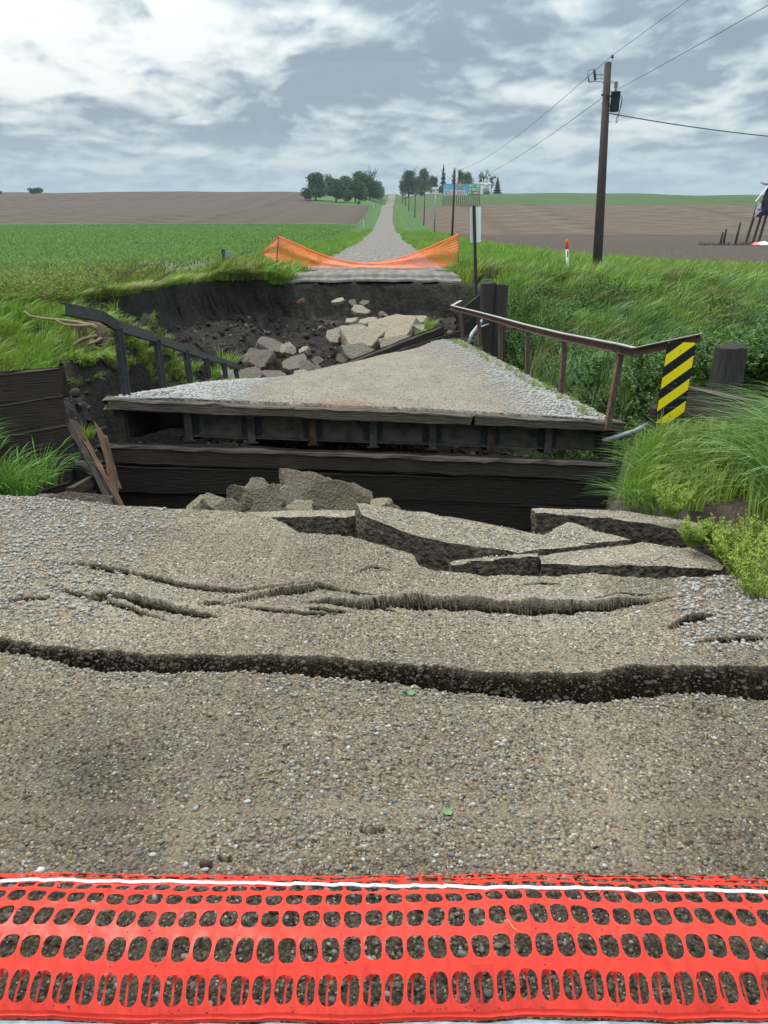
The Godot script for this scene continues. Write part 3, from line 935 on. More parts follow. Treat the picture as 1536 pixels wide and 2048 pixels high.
func rubble():
	M.chunk = mat(lin(0.5, 0.465, 0.415), 0.95, M.gravel, Vector3.ONE * 1.7, false, M.rough_h, 1.5)
	M.chunk_pale = mat(lin(0.74, 0.7, 0.63), 0.95, M.gravel, Vector3.ONE * 1.7, false, M.rough_h, 1.0)
	M.chunk_brown = mat(lin(0.36, 0.32, 0.27), 0.95, M.gravel, Vector3.ONE * 1.7, false, M.rough_h, 1.5)
	M.chunk_far = mat(lin(0.95, 0.92, 0.88), 0.95, M.gravel, Vector3.ONE * 0.8, false, M.rough_h, 1.5)
	M.chunk_dirt = mat(lin(0.24, 0.20, 0.16), 1.0, M.mix, Vector3.ONE * 2.0, false, M.rough_h, 2.0)
	# in the hole in front of the timber wall: place, radius, thickness, tilt towards the camera, roll
	var near := [
		[Vector3(-1.157, -0.651, -6.524), 0.27, 0.12, 1.05, 0.1], [Vector3(-0.891, -0.651, -6.737), 0.18, 0.1, 0.9, -0.2], [Vector3(-0.456, -0.5, -6.153), 0.33, 0.13, 0.85, 0.05], [Vector3(-0.76, -0.633, -7.064), 0.3, 0.1, 0.7, -0.1],
		[Vector3(-0.741, -0.527, -6.037), 0.17, 0.1, 0.5, 0.3], [Vector3(-0.838, -0.506, -5.832), 0.2, 0.1, 0.4, -0.2], [Vector3(-1.385, -0.606, -6.328), 0.15, 0.09, 0.8, 0.5], [Vector3(-1.538, -0.641, -6.635), 0.14, 0.1, 0.5, -0.5],
		[Vector3(-1.261, -0.535, -6.034), 0.09, 0.07, 0.6, 0.9], [Vector3(-1.063, -0.483, -5.734), 0.13, 0.07, 0.5, -0.4], [Vector3(-1.322, -0.506, -5.832), 0.18, 0.1, 0.3, 0.2], [Vector3(-1.536, -0.613, -6.218), 0.12, 0.08, 0.9, -0.8],
		[Vector3(-0.248, -0.617, -6.857), 0.2, 0.12, 0.4, -0.5], [Vector3(-0.103, -0.63, -6.532), 0.18, 0.1, 0.3, 0.4], [Vector3(-0.279, -0.493, -5.943), 0.2, 0.1, 0.7, -0.1], [Vector3(-0.957, -0.553, -6.241), 0.11, 0.08, 0.6, 0.7],
		[Vector3(-1.746, -0.727, -6.816), 0.16, 0.12, 0.6, 0.3], [Vector3(-1.434, -0.701, -7.039), 0.14, 0.1, 1.1, 0.6], [Vector3(-0.889, -0.449, -5.64), 0.09, 0.06, 0.2, 0.1], [Vector3(-0.587, -0.483, -5.734), 0.14, 0.08, 0.3, -0.3],
		[Vector3(0.032, -0.705, -6.611), 0.15, 0.09, 0.2, -0.4], [Vector3(-0.633, -0.717, -7.246), 0.2, 0.1, 0.6, 0.4], [Vector3(-1.209, -0.686, -7.151), 0.16, 0.1, 0.8, -0.3], [Vector3(-1.236, -0.533, -6.248), 0.1, 0.08, 0.4, 1.0]]
	var i := 0
	for s in near:
		chunk(chunk_mesh(s[1] * 0.88, s[2], 5 + i % 3), s[0] - Vector3(0, 0.12, 0), Vector3(s[3], rnd(-0.6, 0.6), s[4]), "road " + NEAR_LABELS[i], "road rubble before the timber wall", [M.chunk, M.chunk_pale, M.chunk_brown][i % 3])
		i += 1
	# earth that the heap lies on
	var heap := sheet(30, 16, func(a, b):
		var x := lerpf(-2.4, 0.6, a / 29.0)
		var d := lerpf(5.0, 8.4, b / 15.0)
		var r := Vector2((x + 0.95) / 1.5, (d - 7.3) / 2.0).length()
		return Vector3(x, -2.2 + 1.35 * (1.0 - smoothstep(0.0, 1.15, r)) + 0.12 * n1.get_noise_2d(x * 3, d * 3), -d))
	solo("earth_mound", heap, M.base, "", "", Vector3.ZERO, "", "structure")
	# on the slope below the far road
	var far := [
		[Vector3(-0.584, -1.179, -21.789), 0.62, 0.42, 0.45, 0.12, 1], [Vector3(0.231, -1.107, -22.669), 0.78, 0.3, 0.42, -0.1, 1], [Vector3(-1.373, -1.257, -22.4), 0.3, 0.2, 0.7, 0.35, 1], [Vector3(-1.011, -1.31, -21.954), 0.26, 0.2, 0.9, -0.3, 1],
		[Vector3(-0.755, -0.804, -24.913), 0.28, 0.16, 0.5, -0.3, 1], [Vector3(-0.506, -1.061, -24.178), 0.3, 0.15, 0.3, 0.2, 1], [Vector3(-0.643, -1.54, -20.803), 0.42, 0.2, 0.9, -0.35, 1], [Vector3(0.905, -1.016, -23.769), 0.45, 0.2, 0.35, 0.1, 1],
		[Vector3(1.194, -1.131, -22.873), 0.4, 0.2, 0.3, -0.3, 1], [Vector3(-1.043, -1.061, -24.178), 0.2, 0.12, 0.4, 0.1, 1], [Vector3(0.369, -1.408, -21.278), 0.4, 0.2, 0.8, -0.2, 1], [Vector3(1.446, -1.191, -22.211), 0.35, 0.18, 0.3, 0.2, 1],
		[Vector3(-3.362, -1.639, -20.34), 0.42, 0.4, 0.7, 0.25, 0], [Vector3(-3.117, -1.454, -21.794), 0.35, 0.3, 0.5, -0.2, 0], [Vector3(-2.663, -1.458, -21.153), 0.2, 0.12, 0.7, 0.4, 1], [Vector3(-2.491, -1.477, -20.826), 0.17, 0.1, 0.9, -0.4, 1],
		[Vector3(-2.17, -1.452, -20.835), 0.18, 0.12, 0.6, 0.2, 1], [Vector3(-2.317, -1.659, -19.906), 0.4, 0.25, 0.4, 0.3, 0], [Vector3(-1.886, -1.746, -19.66), 0.35, 0.25, 0.7, -0.2, 0], [Vector3(-2.047, -1.853, -19.194), 0.22, 0.1, 0.5, 0.1, 1],
		[Vector3(-1.717, -1.631, -20.129), 0.16, 0.12, 0.8, 0.2, 0], [Vector3(-2.746, -1.83, -19.203), 0.25, 0.15, 0.4, -0.2, 0], [Vector3(-3.38, -1.865, -19.403), 0.3, 0.2, 0.5, 0.2, 0], [Vector3(-3.925, -1.865, -19.616), 0.25, 0.15, 0.8, -0.3, 1],
		[Vector3(-1.674, -1.729, -19.56), 0.1, 0.14, 1.2, 0.3, 1], [Vector3(-1.519, -0.645, -26.252), 0.22, 0.1, 0.3, 0.1, 1], [Vector3(-1.032, -0.689, -26.022), 0.12, 0.1, 1.1, -0.6, 1], [Vector3(-0.65, -0.67, -25.816), 0.14, 0.1, 0.6, 0.3, 0],
		[Vector3(-2.796, -0.662, -26.458), 0.15, 0.1, 0.5, 0.4, 2], [Vector3(0.031, -0.931, -24.653), 0.22, 0.12, 0.5, -0.5, 0], [Vector3(-0.106, -1.556, -20.477), 0.3, 0.16, 0.9, 0.3, 0], [Vector3(-1.04, -1.612, -20.67), 0.2, 0.16, 0.7, 0.6, 0]]
	var brick := mat(lin(0.30, 0.10, 0.06), 0.95, M.mix, Vector3.ONE * 3.0, false)
	for s in far:
		var m: Material = [M.chunk_dirt, M.chunk_far, brick][s[5]]
		var kind: String = FAR_LABELS[i - near.size()]
		chunk(chunk_mesh(s[1], s[2], 5 + i % 3), s[0], Vector3(s[3], rnd(-0.7, 0.7), s[4]), kind, "rubble below the far road", m)
		i += 1
	for k in 40:
		var x := rnd(-4.0, 2.4)
		var d := rnd(20.5, 26.0)
		var s := rnd(0.05, 0.16)
		chunk(chunk_mesh(s, s * rnd(0.5, 0.9), 5), Vector3(x, near_y(x, d) + s * 0.3, -d), Vector3(rnd(0, 1), rnd(-2, 2), rnd(-0.6, 0.6)), "fist to head sized lump on the black slope below the far road", "small lumps on the black slope", [M.chunk_dirt, M.chunk_dirt, M.chunk_far][k % 3])


var NEAR_LABELS := ["large upright chunk at the open end of the rubble heap", "medium chunk leaning behind the largest ones in the heap", "biggest flat chunk facing the viewer in the middle of the heap", "broad chunk at the back of the heap touching the timber wall", "angular chunk at the foot of the big flat one", "low chunk half hidden by the smooth road edge", "chunk between the upright one and the hole", "rough chunk at the outer end of the heap, tipped over", "small cube-like chunk at the front of the heap", "thin chip lying flat at the front of the heap", "wide chunk lowest at the outer end of the heap", "small steep chunk beside the wide lowest one", "sloping chunk at the slab side of the heap", "chunk behind the edge of the long tilted slab", "chunk wedged under the big flat one", "small chunk in the middle of the heap", "dark chunk at the outermost corner of the heap", "steep chunk behind the upright one", "little flat chip peeping over the smooth road edge", "small slab-like chunk under the front of the big flat one", "isolated chunk under the edge of the long tilted slab", "chunk topmost of the heap behind the big flat one", "chunk at the back above the upright one", "small twisted chunk in front of the upright one"]
var FAR_LABELS := ["biggest broken slab with a dark broken face on the slope", "wide cracked slab just above the biggest one", "pale wedge beside the black soil left of the biggest slab", "narrow pale block leaning on the biggest slab", "pale block alone high on the black slope", "flat piece behind the pale high block", "long pale piece below the biggest slab's dark face", "flat slab near the grass tuft and far piles", "gravelly piece below the tuft by the far piles", "small flat piece between the high block and the wide slab", "steep piece between the wide slab and the fallen beams", "low piece where the beams meet the far piles", "large round dark lump above the sunken deck corner", "dark lump uphill of the large round one", "small pale chip in the middle of the slope", "small pale upright chip beside the middle one", "pale angular chip between the lumps and the big slabs", "dark flat lump below the chips", "dark lump nearest the deck edge under the chips", "flat pale chip at the deck edge", "small dark steep lump below the black soil patch", "dark lump above the deck edge", "dark lump behind the railing's far end", "pale lump right at the railing's far end", "thin upright pale chip near the beam end", "flat pale stone high under the far road edge", "thin upright stone next to the flat high one", "dark stone between the high stones and the net", "small reddish chunk in the black bank", "dark lump behind the wide cracked slab", "steep pale piece by the middle of the long beam", "pale piece at the lower end of the biggest slab"]



# ---------------------------------------------------------------- timber
func plank_mesh(length: float, h: float, w: float, rough := 0.008, ragged := 0.0, sd := 0.0, seg := 0.16) -> ArrayMesh:   # runs along x from 0; h is its height in y, w its width in z
	var b := B.new()
	var n := maxi(2, int(length / seg))
	var ch := minf(h, w) * 0.12
	var last := []
	for k in n + 1:
		var f := float(k) / n
		var r := []
		for q in [[-1, -1, 0], [-1, -1, 1], [1, -1, 1], [1, -1, 0], [1, 1, 0], [1, 1, 1], [-1, 1, 1], [-1, 1, 0]]:
			var y: float = q[0] * (h / 2 - (ch if q[2] == 0 else 0.0))
			var z: float = q[1] * (w / 2 - (ch if q[2] == 1 else 0.0))
			var x := f * length
			var e := Vector3(n1.get_noise_3d(x * 2.0 + sd, y * 12.0, z * 12.0 + 7.0), n1.get_noise_3d(x * 2.5, y * 9.0 + sd, z * 9.0), n1.get_noise_3d(x * 2.5 + 31.0, y * 9.0, z * 9.0 + sd)) * rough * 2.0
			if k == 0 or k == n: e.x += ragged * n3.get_noise_3d(sd * 3.0 + k, y * 30.0, z * 30.0)
			r.append(Vector3(x, y, z) + e)
		if k:
			for i in 8: b.quad(last[i], last[(i + 1) % 8], r[(i + 1) % 8], r[i])
		if k == 0:
			for i in range(1, 7): b.tri(r[0], r[i], r[i + 1])
		if k == n:
			for i in range(1, 7): b.tri(r[0], r[i + 1], r[i])
		last = r
	return b.done()


func lay(o: Node3D, a: Vector3, b: Vector3, up := Vector3.UP, base := Vector3.ZERO):   # puts a mesh that runs along x between two points
	var x := (b - a).normalized()
	var z := x.cross(up).normalized()
	o.transform = Transform3D(Basis(x, z.cross(x), z), a - base)


func board(parent: Node3D, called: String, a: Vector3, b: Vector3, h: float, w: float, m: Material, rough := 0.008, ragged := 0.0, up := Vector3.UP) -> MeshInstance3D:
	var o := part(parent, called, plank_mesh((b - a).length(), h, w, rough, ragged, rnd(0, 50)), m)
	lay(o, a, b, up, parent.position)
	return o


func timber(called: String, label: String, category: String, a: Vector3, b: Vector3, h: float, w: float, m: Material, rough := 0.01, ragged := 0.03, group := "", up := Vector3.UP) -> MeshInstance3D:
	var o := solo(called, plank_mesh((b - a).length(), h, w, rough, ragged, rnd(0, 50)), m, label, category, a, group)
	lay(o, a, b, up)
	return o


func pile_mesh(r: float, h: float, sides := 14, taper := 0.92, rough := 0.02) -> ArrayMesh:
	var b := B.new()
	var last := []
	var n := 8
	for k in n + 1:
		var f := float(k) / n
		var ringp := []
		for i in sides:
			var a := TAU * i / sides
			var q := r * lerpf(1.0, taper, f) * (1.0 + rough * 6.0 * n1.get_noise_3d(cos(a) * 1.2, f * h * 1.2 + r * 40.0, sin(a) * 1.2))
			ringp.append(Vector3(cos(a) * q, f * h + (0.03 * n3.get_noise_2d(a, r * 9.0) if k == n else 0.0), sin(a) * q))
		if k:
			for i in sides: b.quad(last[(i + 1) % sides], last[i], ringp[i], ringp[(i + 1) % sides])
		if k == n:
			var c := Vector3(0, h, 0)
			for i in sides: b.tri(c, ringp[(i + 1) % sides], ringp[i])
		last = ringp
	return b.done()


func build_abutments():
	# the timber wall that held the near bank, now standing alone in front of the bridge
	var wall := thing("timber_wall", "black timber wall of stacked planks standing before the end of the sunken bridge", "retaining wall", Vector3(-0.3, -2.8, -8.6))
	var a := Vector3(-3.01, -0.507, -7.91)
	var b := Vector3(2.602, -0.808, -8.225)
	for k in 8:
		var y := -0.30 * k
		var j0 := Vector3(rnd(-0.05, 0.12) if k else 0.0, y, 0.05 * sin(k * 2.0) + 0.025 * k)
		var h := 0.29 if k else 0.20
		if k == 0: y = 0.0
		board(wall, "plank", a + j0 + Vector3(0, -0.14 if k == 0 else -0.10, 0), b + Vector3(rnd(-0.12, 0.05), y - (0.14 if k == 0 else 0.10), 0.03 * sin(k * 3.0) + 0.025 * k), h, 0.1 if k else 0.2, M.wood_dark if k == 0 else M.wood_black, 0.014 if k == 0 else 0.01, 0.08)
	var lw := thing("wing_wall", "dark plank wing wall beside the grass clump and the sunken railing", "retaining wall", Vector3(-5, -1.2, -8.0))
	# planks from the near end, at the frame edge, to the end over the hole
	var tops := [[Vector3(-5.212, 0.176, -7.257), Vector3(-3.365, 0.234, -8.025)], [Vector3(-5.212, -0.194, -7.12), Vector3(-3.35, -0.034, -7.925)], [Vector3(-5.212, -0.559, -6.985), Vector3(-3.308, -0.307, -7.824)], [Vector3(-5.212, -0.959, -6.837), Vector3(-3.256, -0.595, -7.718)], [Vector3(-5.212, -1.315, -6.705), Vector3(-3.235, -0.854, -7.622)]]
	for k in tops.size():
		var p: Vector3 = tops[k][0]
		var q: Vector3 = tops[k][1]
		var drop := Vector3(0, -0.15, 0)
		board(lw, "plank", p + drop, q + drop, 0.30, 0.1, M.wood_dark, 0.012, 0.06)
	var rw := thing("wing_wall", "weathered plank wing wall behind the tall grass next to the striped marker", "retaining wall", Vector3(4.4, -1.2, -8.0))
	var rt := [[Vector3(3.453, -0.091, -8.704), Vector3(4.519, -0.158, -7.133)], [Vector3(3.079, -0.424, -8.741), Vector3(4.519, -0.514, -7.001)], [Vector3(3.021, -0.706, -8.636), Vector3(4.519, -0.87, -6.87)]]
	for k in rt.size():
		board(rw, "plank", rt[k][0] + Vector3(0, -0.15, 0), rt[k][1] + Vector3(0, -0.15, 0), 0.32, 0.12, M.wood_grey if k == 0 else M.wood_dark, 0.016, 0.1)
	var pm := part(rw, "post", pile_mesh(0.17, 1.06, 12, 0.8, 0.03), M.pile)
	pm.position = Vector3(3.252, -1.421, -8.852) - rw.position
	var pl := solo("timber_pile", pile_mesh(0.205, 1.24, 14, 0.84, 0.025), M.pile, "thick grey timber pile leaning behind the wing wall by the striped marker", "pile", Vector3(3.874, -0.886, -8.677))
	pl.rotation = Vector3(-0.03, 0, -0.012)
	# piles of the far abutment
	for s in [[Vector3(2.706, -2.193, -20.348), 0.21, 2.48, 0.02], [Vector3(2.97, -2.175, -20.248), 0.17, 2.42, -0.01]]:
		var o := solo("timber_pile", pile_mesh(s[1], s[2], 14, 0.94, 0.02), M.pile, ["wider grey pile of the pair standing at the far end of the rusty railing", "narrower dark pile of the pair at the far end of the rusty railing"][0 if s[1] > 0.2 else 1], "pile", s[0])
		o.rotation.z = s[3]
	timber("abutment_plank", "grey plank sloping down from the far piles towards the railing end", "plank", Vector3(1.915, -0.644, -20.388), Vector3(2.693, -0.145, -20.999), 0.42, 0.1, M.pile, 0.012, 0.05)
	timber("abutment_plank", "short pale plank stub on top of the sloping plank at the far piles", "plank", Vector3(2.519, -0.037, -21.252), Vector3(2.746, 0.063, -21.289), 0.18, 0.1, M.wood_grey, 0.012, 0.05)
	timber("abutment_plank", "lower grey plank under the sloping plank behind the railing end", "plank", Vector3(1.951, -0.948, -20.382), Vector3(2.548, -0.678, -20.695), 0.36, 0.08, M.pile, 0.012, 0.05)
	var t := B.new(Vector3(2.536, -0.754, -20.241), true)
	t.tube([Vector3(2.119, -1.179, -19.657), Vector3(2.231, -0.932, -19.855), Vector3(2.434, -0.742, -20.138), Vector3(2.691, -0.498, -20.442), Vector3(2.872, -0.256, -20.531), Vector3(2.963, -0.219, -20.545), Vector3(3.095, -0.241, -20.644), Vector3(3.163, -0.323, -20.72), Vector3(3.152, -0.53, -20.75)], [0.05], 8)
	solo("pipe", t.done(), M.zinc, "bent grey pipe hanging down past the far piles", "pipe", t.off)
	t = B.new(Vector3(2.665, -0.754, -20.241), true)
	t.tube([Vector3(2.434, -0.777, -19.912), Vector3(2.664, -0.73, -20.143), Vector3(2.872, -0.656, -20.383), Vector3(2.911, -0.644, -20.388)], [0.028], 6)
	solo("pipe", t.done(), M.zinc, "thin short rod under the bent pipe at the far piles", "pipe", t.off)
	t = B.new(Vector3(2.789, -0.625, -8.666), true)
	t.tube([Vector3(2.557, -0.743, -8.729), Vector3(2.747, -0.675, -8.701), Vector3(2.905, -0.609, -8.672), Vector3(3.044, -0.521, -8.652)], [0.03], 8)
	solo("pipe", t.done(), M.zinc, "grey pipe reaching from the bridge corner to the post under the striped marker", "pipe", t.off)


# ---------------------------------------------------------------- the fallen bridge
const DECK := [Vector3(-2.96, -0.16, -8.34), Vector3(2.72, -0.55, -8.92), Vector3(-3.5, -2.12, -18.9), Vector3(1.86, -1.0, -19.4)]


func deck(s: float, r: float) -> Vector3:   # s from side to side, r from the near end to the far end
	return DECK[0].lerp(DECK[1], s).lerp(DECK[2].lerp(DECK[3], s), r)


func deck_top(s: float, r: float) -> Vector3:
	var p := deck(s, r)
	var w := s + 0.02 * n1.get_noise_2d(r * 8.0, 4.0)
	p.y += 0.05 * sin(PI * s) + 0.012 * n1.get_noise_2d(p.x * 1.5, p.z * 1.5)
	p.y += 0.07 * exp(-pow((w - 0.09) / 0.07, 2.0)) * smoothstep(-0.01, 0.03, r) * (1.0 - 0.5 * r)   # the gravel ridges along the sides
	p.y += 0.07 * exp(-pow((w - 0.9) / 0.06, 2.0)) * smoothstep(0.0, 0.05, r)
	p.y += 0.09 * sin(PI * clampf(r, 0, 1)) * (1.0 - smoothstep(0.0, 0.55, s))
	return p


func build_bridge():
	var base := Vector3(-0.4, -2.6, -13.8)
	var o := thing("bridge", "sunken one-lane steel beam bridge with gravelled deck, tilted down into the washed-out creek", "bridge", base)
	var nx := 90
	var nz := 130
	var m: StandardMaterial3D = M.road.duplicate()
	m.detail_enabled = false
	var where := func(i, j):
		var s := float(i) / (nx - 1)
		var r := pow(float(j) / (nz - 1), 1.4)
		var p := deck_top(s, r)
		if j == 0: p += Vector3(0.02 * n1.get_noise_2d(s * 40, 0), -0.05, 0.03 * n1.get_noise_2d(s * 60, 5))
		return p - base
	var look := func(i, j):
		var s := float(i) / (nx - 1)
		var r := pow(float(j) / (nz - 1), 1.4)
		var k := 0.93 + 0.2 * n1.get_noise_2d(s * 9.0, r * 5.0)
		var c := Color(1.02, 1.02, 1.03) * k
		var edge := maxf(smoothstep(0.78, 0.9, s), (1.0 - smoothstep(0.06, 0.2, s)))
		c = c.lerp(Color(0.92, 0.93, 0.93), edge)
		c = c.lerp(Color(1.0, 0.62, 0.45), 0.7 * exp(-pow((s - 0.44) / 0.07, 2.0) - pow((r - 0.02) / 0.025, 2.0)))
		c = c.lerp(Color(0.36, 0.62, 0.17), 0.55 * smoothstep(0.0, 0.4, n1.get_noise_2d(s * 30.0, r * 22.0)) * exp(-pow((s - 0.955) / 0.035, 2.0)))
		var crack := absf(n1.get_noise_2d(s * 3.0 + 20.0, r * 26.0))
		if crack < 0.012 and absf(s - 0.55) < 0.22 and absf(r - 0.4) < 0.2: c = c * 0.45
		return c
	part(o, "road_surface", sheet(nx, nz, where, look), m)
	# timber edge along the broken end
	for k in 3:
		var s0: float = [-0.012, 0.34, 0.70][k]
		var s1: float = [0.338, 0.698, 1.015][k]
		var a := deck(s0, 0.0) + Vector3(0, -0.035, 0.04)
		var b := deck(s1, 0.0) + Vector3(0, -0.035, 0.04)
		board(o, "edge_plank", a, b, 0.115, 0.24, M.wood_grey, 0.012, 0.06)
	# deck planks under the gravel
	var under := B.new(base)
	for k in 24:
		var r0 := k / 24.0
		var r1 := (k + 0.96) / 24.0
		var q := [deck(0.005, r0), deck(0.995, r0), deck(0.995, r1), deck(0.005, r1)]
		var lo := []
		for p in q: lo.append(p + Vector3(0, -0.10, 0))
		for p in q: lo.append(p + Vector3(0, -0.012, 0))
		under.hexa(lo)
	var du := part(o, "deck_planks", under.done(), M.wood_dark)
	tag(du, "", "", "", "stuff")
	# nine stringers with an end channel between them
	var along: Vector3 = (deck(0.5, 1.0) - deck(0.5, 0.0)).normalized()
	for k in 9:
		var s := k / 8.0 * 0.985 + 0.008
		var a := deck(s, 0.012) + Vector3(0, -0.105, 0)
		var b := deck(s, 0.99) + Vector3(0, -0.105, 0)
		var st := B.new(base)
		st.bar(a + Vector3(0, -0.009, 0), b + Vector3(0, -0.009, 0), 0.13, 0.018)
		st.bar(a + Vector3(0, -0.35, 0), b + Vector3(0, -0.35, 0), 0.13, 0.018)
		st.bar(a + Vector3(0, -0.18, 0), b + Vector3(0, -0.18, 0), 0.022, 0.322)
		var tip := deck(s, 0.011) + Vector3(0, -0.12, 0.004)
		st.bar(tip, tip + Vector3(0, -0.325, 0), 0.085, 0.012, Vector3.BACK)
		part(o, "stringer", st.done(), M.rust if k == 3 or k == 6 else M.girder, "rusty stringer under the deck" if k in [3, 6] else "")
		var wid: float = 0.06
		if k < 8:
			var s2 := (k + 1) / 8.0 * 0.985 + 0.008
			var ch := B.new(base)
			var p := deck(s, 0.017) + Vector3(0.035, -0.13, 0)
			var q := deck(s2, 0.017) + Vector3(-0.035, -0.13, 0)
			if k == 0:
				p = deck(s, 0.12) + Vector3(0.035, -0.13, 0); q = deck(s2, 0.12) + Vector3(-0.035, -0.13, 0)
			ch.bar(p + Vector3(0, -0.13, 0), q + Vector3(0, -0.13, 0), 0.012, 0.25)
			ch.bar(p + Vector3(0, -0.0, 0.03), q + Vector3(0, 0.0, 0.03), 0.06, 0.012)
			ch.bar(p + Vector3(0, -0.262, 0.03), q + Vector3(0, -0.262, 0.03), 0.06, 0.012)
			var pan := part(o, "end_channel", ch.done(), M.girder)
			var rv := B.new(base)
			for e in [0.06, 0.94]:
				var c := p.lerp(q, e)
				rv.bar(c + Vector3(0, -0.02, 0.01), c + Vector3(0, -0.24, 0.01), 0.09, 0.012, Vector3.BACK)
				for h in 5:
					for side in [-0.022, 0.022]:
						var w := c + Vector3(side, -0.035 - 0.05 * h, 0.018)
						rv.tube([w, w + Vector3(0, 0, 0.008), w + Vector3(0, 0, 0.012)], [0.011, 0.010, 0.005], 6)
			tag(part(pan, "rivets", rv.done(), M.steel), "", "", "", "stuff")
	for s in [0.0, 1.0]:
		var es := B.new(base)
		es.bar(deck(s, 0.0) + Vector3(0.05 if s == 0.0 else -0.05, -0.10, 0.02), deck(s, 0.0) + Vector3(0.05 if s == 0.0 else -0.05, -0.46, 0.02), 0.11, 0.06, Vector3.BACK)
		part(o, "end_post", es.done(), M.wood_dark)
	# railing on the sunken side: dark steel channels
	var tl := [Vector3(-2.9, 0.591, -8.583), Vector3(-3.07, 0.199, -10.57), Vector3(-3.193, -0.237, -12.542), Vector3(-3.333, -0.665, -14.516), Vector3(-3.423, -1.079, -16.495), Vector3(-3.565, -1.496, -18.473)]
	var rail := part(o, "railing", rail_mesh([Vector3(-3.044, 0.87, -7.567), Vector3(-2.978, 0.716, -8.363), Vector3(-2.9, 0.591, -8.583), Vector3(-3.07, 0.199, -10.57), Vector3(-3.193, -0.237, -12.542), Vector3(-3.333, -0.665, -14.516), Vector3(-3.423, -1.079, -16.495), Vector3(-3.469, -1.53, -18.461)], base, 0.11, 0.055), M.steel, "dark steel railing on the sunken side")
	for k in 6:
		var top: Vector3 = tl[k]
		var pb := B.new(base)
		var foot := top + Vector3(0.02 * k, -0.80, 0.0)
		pb.bar(foot, top + Vector3(0, -0.02, 0), 0.012, 0.075, Vector3.BACK)
		for e in [-0.033, 0.033]:
			pb.bar(foot + Vector3(e, 0, 0.018), top + Vector3(e, -0.02, 0.018), 0.04, 0.010, Vector3.BACK)
		part(rail, "post", pb.done(), M.steel)
	# railing on the higher side: rusty angles with a bent rail
	var trp := [Vector3(2.72, 0.271, -8.998), Vector3(2.537, 0.118, -11.074), Vector3(2.39, 0.004, -13.164), Vector3(2.228, -0.098, -15.258), Vector3(2.033, -0.203, -17.352), Vector3(1.819, -0.301, -19.449)]
	var brp := [Vector3(2.564, -0.516, -8.707), Vector3(2.48, -0.606, -10.806), Vector3(2.374, -0.736, -12.89), Vector3(2.238, -0.816, -14.993), Vector3(2.121, -1.007, -17.055), Vector3(1.954, -1.131, -19.142)]
	var bent := [Vector3(3.421, 0.482, -8.436), Vector3(2.845, 0.272, -8.838), Vector3(2.708, 0.292, -9.006), Vector3(2.523, 0.151, -11.086), Vector3(2.382, 0.027, -13.173), Vector3(2.209, -0.071, -15.269), Vector3(2.022, -0.172, -17.364), Vector3(1.671, -0.243, -19.47), Vector3(1.933, -0.165, -19.925)]
	var rr := part(o, "railing", rail_mesh(bent, base, 0.085, 0.06), M.rust, "rusty railing with a bent end beside the striped marker")
	var lip := B.new(base)
	for k in bent.size() - 1:
		lip.bar(bent[k] + Vector3(0, 0.047, 0), bent[k + 1] + Vector3(0, 0.047, 0), 0.07, 0.008)
	part(rr, "rail_top", lip.done(), M.rust_top)
	for k in 6:
		var pb := B.new(base)
		pb.bar(brp[k] + Vector3(0, -0.1, 0), trp[k], 0.012, 0.085, Vector3.BACK)
		pb.bar(brp[k] + Vector3(0.04, -0.1, -0.035), trp[k] + Vector3(0.04, 0, -0.035), 0.075, 0.012, Vector3.BACK)
		part(rr, "post", pb.done(), M.rust)


func rail_mesh(pts: Array, base: Vector3, h: float, w: float) -> ArrayMesh:   # an open channel: a web with two lips
	var b := B.new(base)
	for k in pts.size() - 1:
		var p: Vector3 = pts[k]
		var q: Vector3 = pts[k + 1]
		b.bar(p, q, 0.012, h)
		var side := (q - p).cross(Vector3.UP).normalized() * w * 0.5
		for e in [-0.5, 0.5]:
			b.bar(p + Vector3(0, h * e, 0) - side, q + Vector3(0, h * e, 0) - side, w, 0.010)
	return b.done()



# ---------------------------------------------------------------- signs and markers
func rounded(w: float, h: float, r: float) -> PackedVector2Array:
	var o := PackedVector2Array()
	for c in [[w / 2 - r, h / 2 - r, 0.0], [-w / 2 + r, h / 2 - r, PI / 2], [-w / 2 + r, -h / 2 + r, PI], [w / 2 - r, -h / 2 + r, PI * 1.5]]:
		for k in 5:
			var a: float = c[2] + PI / 2 * k / 4
			o.append(Vector2(c[0] + cos(a) * r, c[1] + sin(a) * r))
	return o


func prism(outline: PackedVector2Array, z0: float, z1: float, b: B, t := Transform3D.IDENTITY):
	if Geometry2D.is_polygon_clockwise(outline):
		outline.reverse()
	var ix := Geometry2D.triangulate_polygon(outline)
	for k in range(0, ix.size(), 3):
		var p := [outline[ix[k]], outline[ix[k + 1]], outline[ix[k + 2]]]
		if (p[1] - p[0]).cross(p[2] - p[0]) < 0: p.reverse()
		b.tri(t * Vector3(p[0].x, p[0].y, z1), t * Vector3(p[1].x, p[1].y, z1), t * Vector3(p[2].x, p[2].y, z1))
		b.tri(t * Vector3(p[0].x, p[0].y, z0), t * Vector3(p[2].x, p[2].y, z0), t * Vector3(p[1].x, p[1].y, z0))
	for i in outline.size():
		var p := outline[i]
		var q := outline[(i + 1) % outline.size()]
		b.quad(t * Vector3(p.x, p.y, z0), t * Vector3(q.x, q.y, z0), t * Vector3(q.x, q.y, z1), t * Vector3(p.x, p.y, z1))


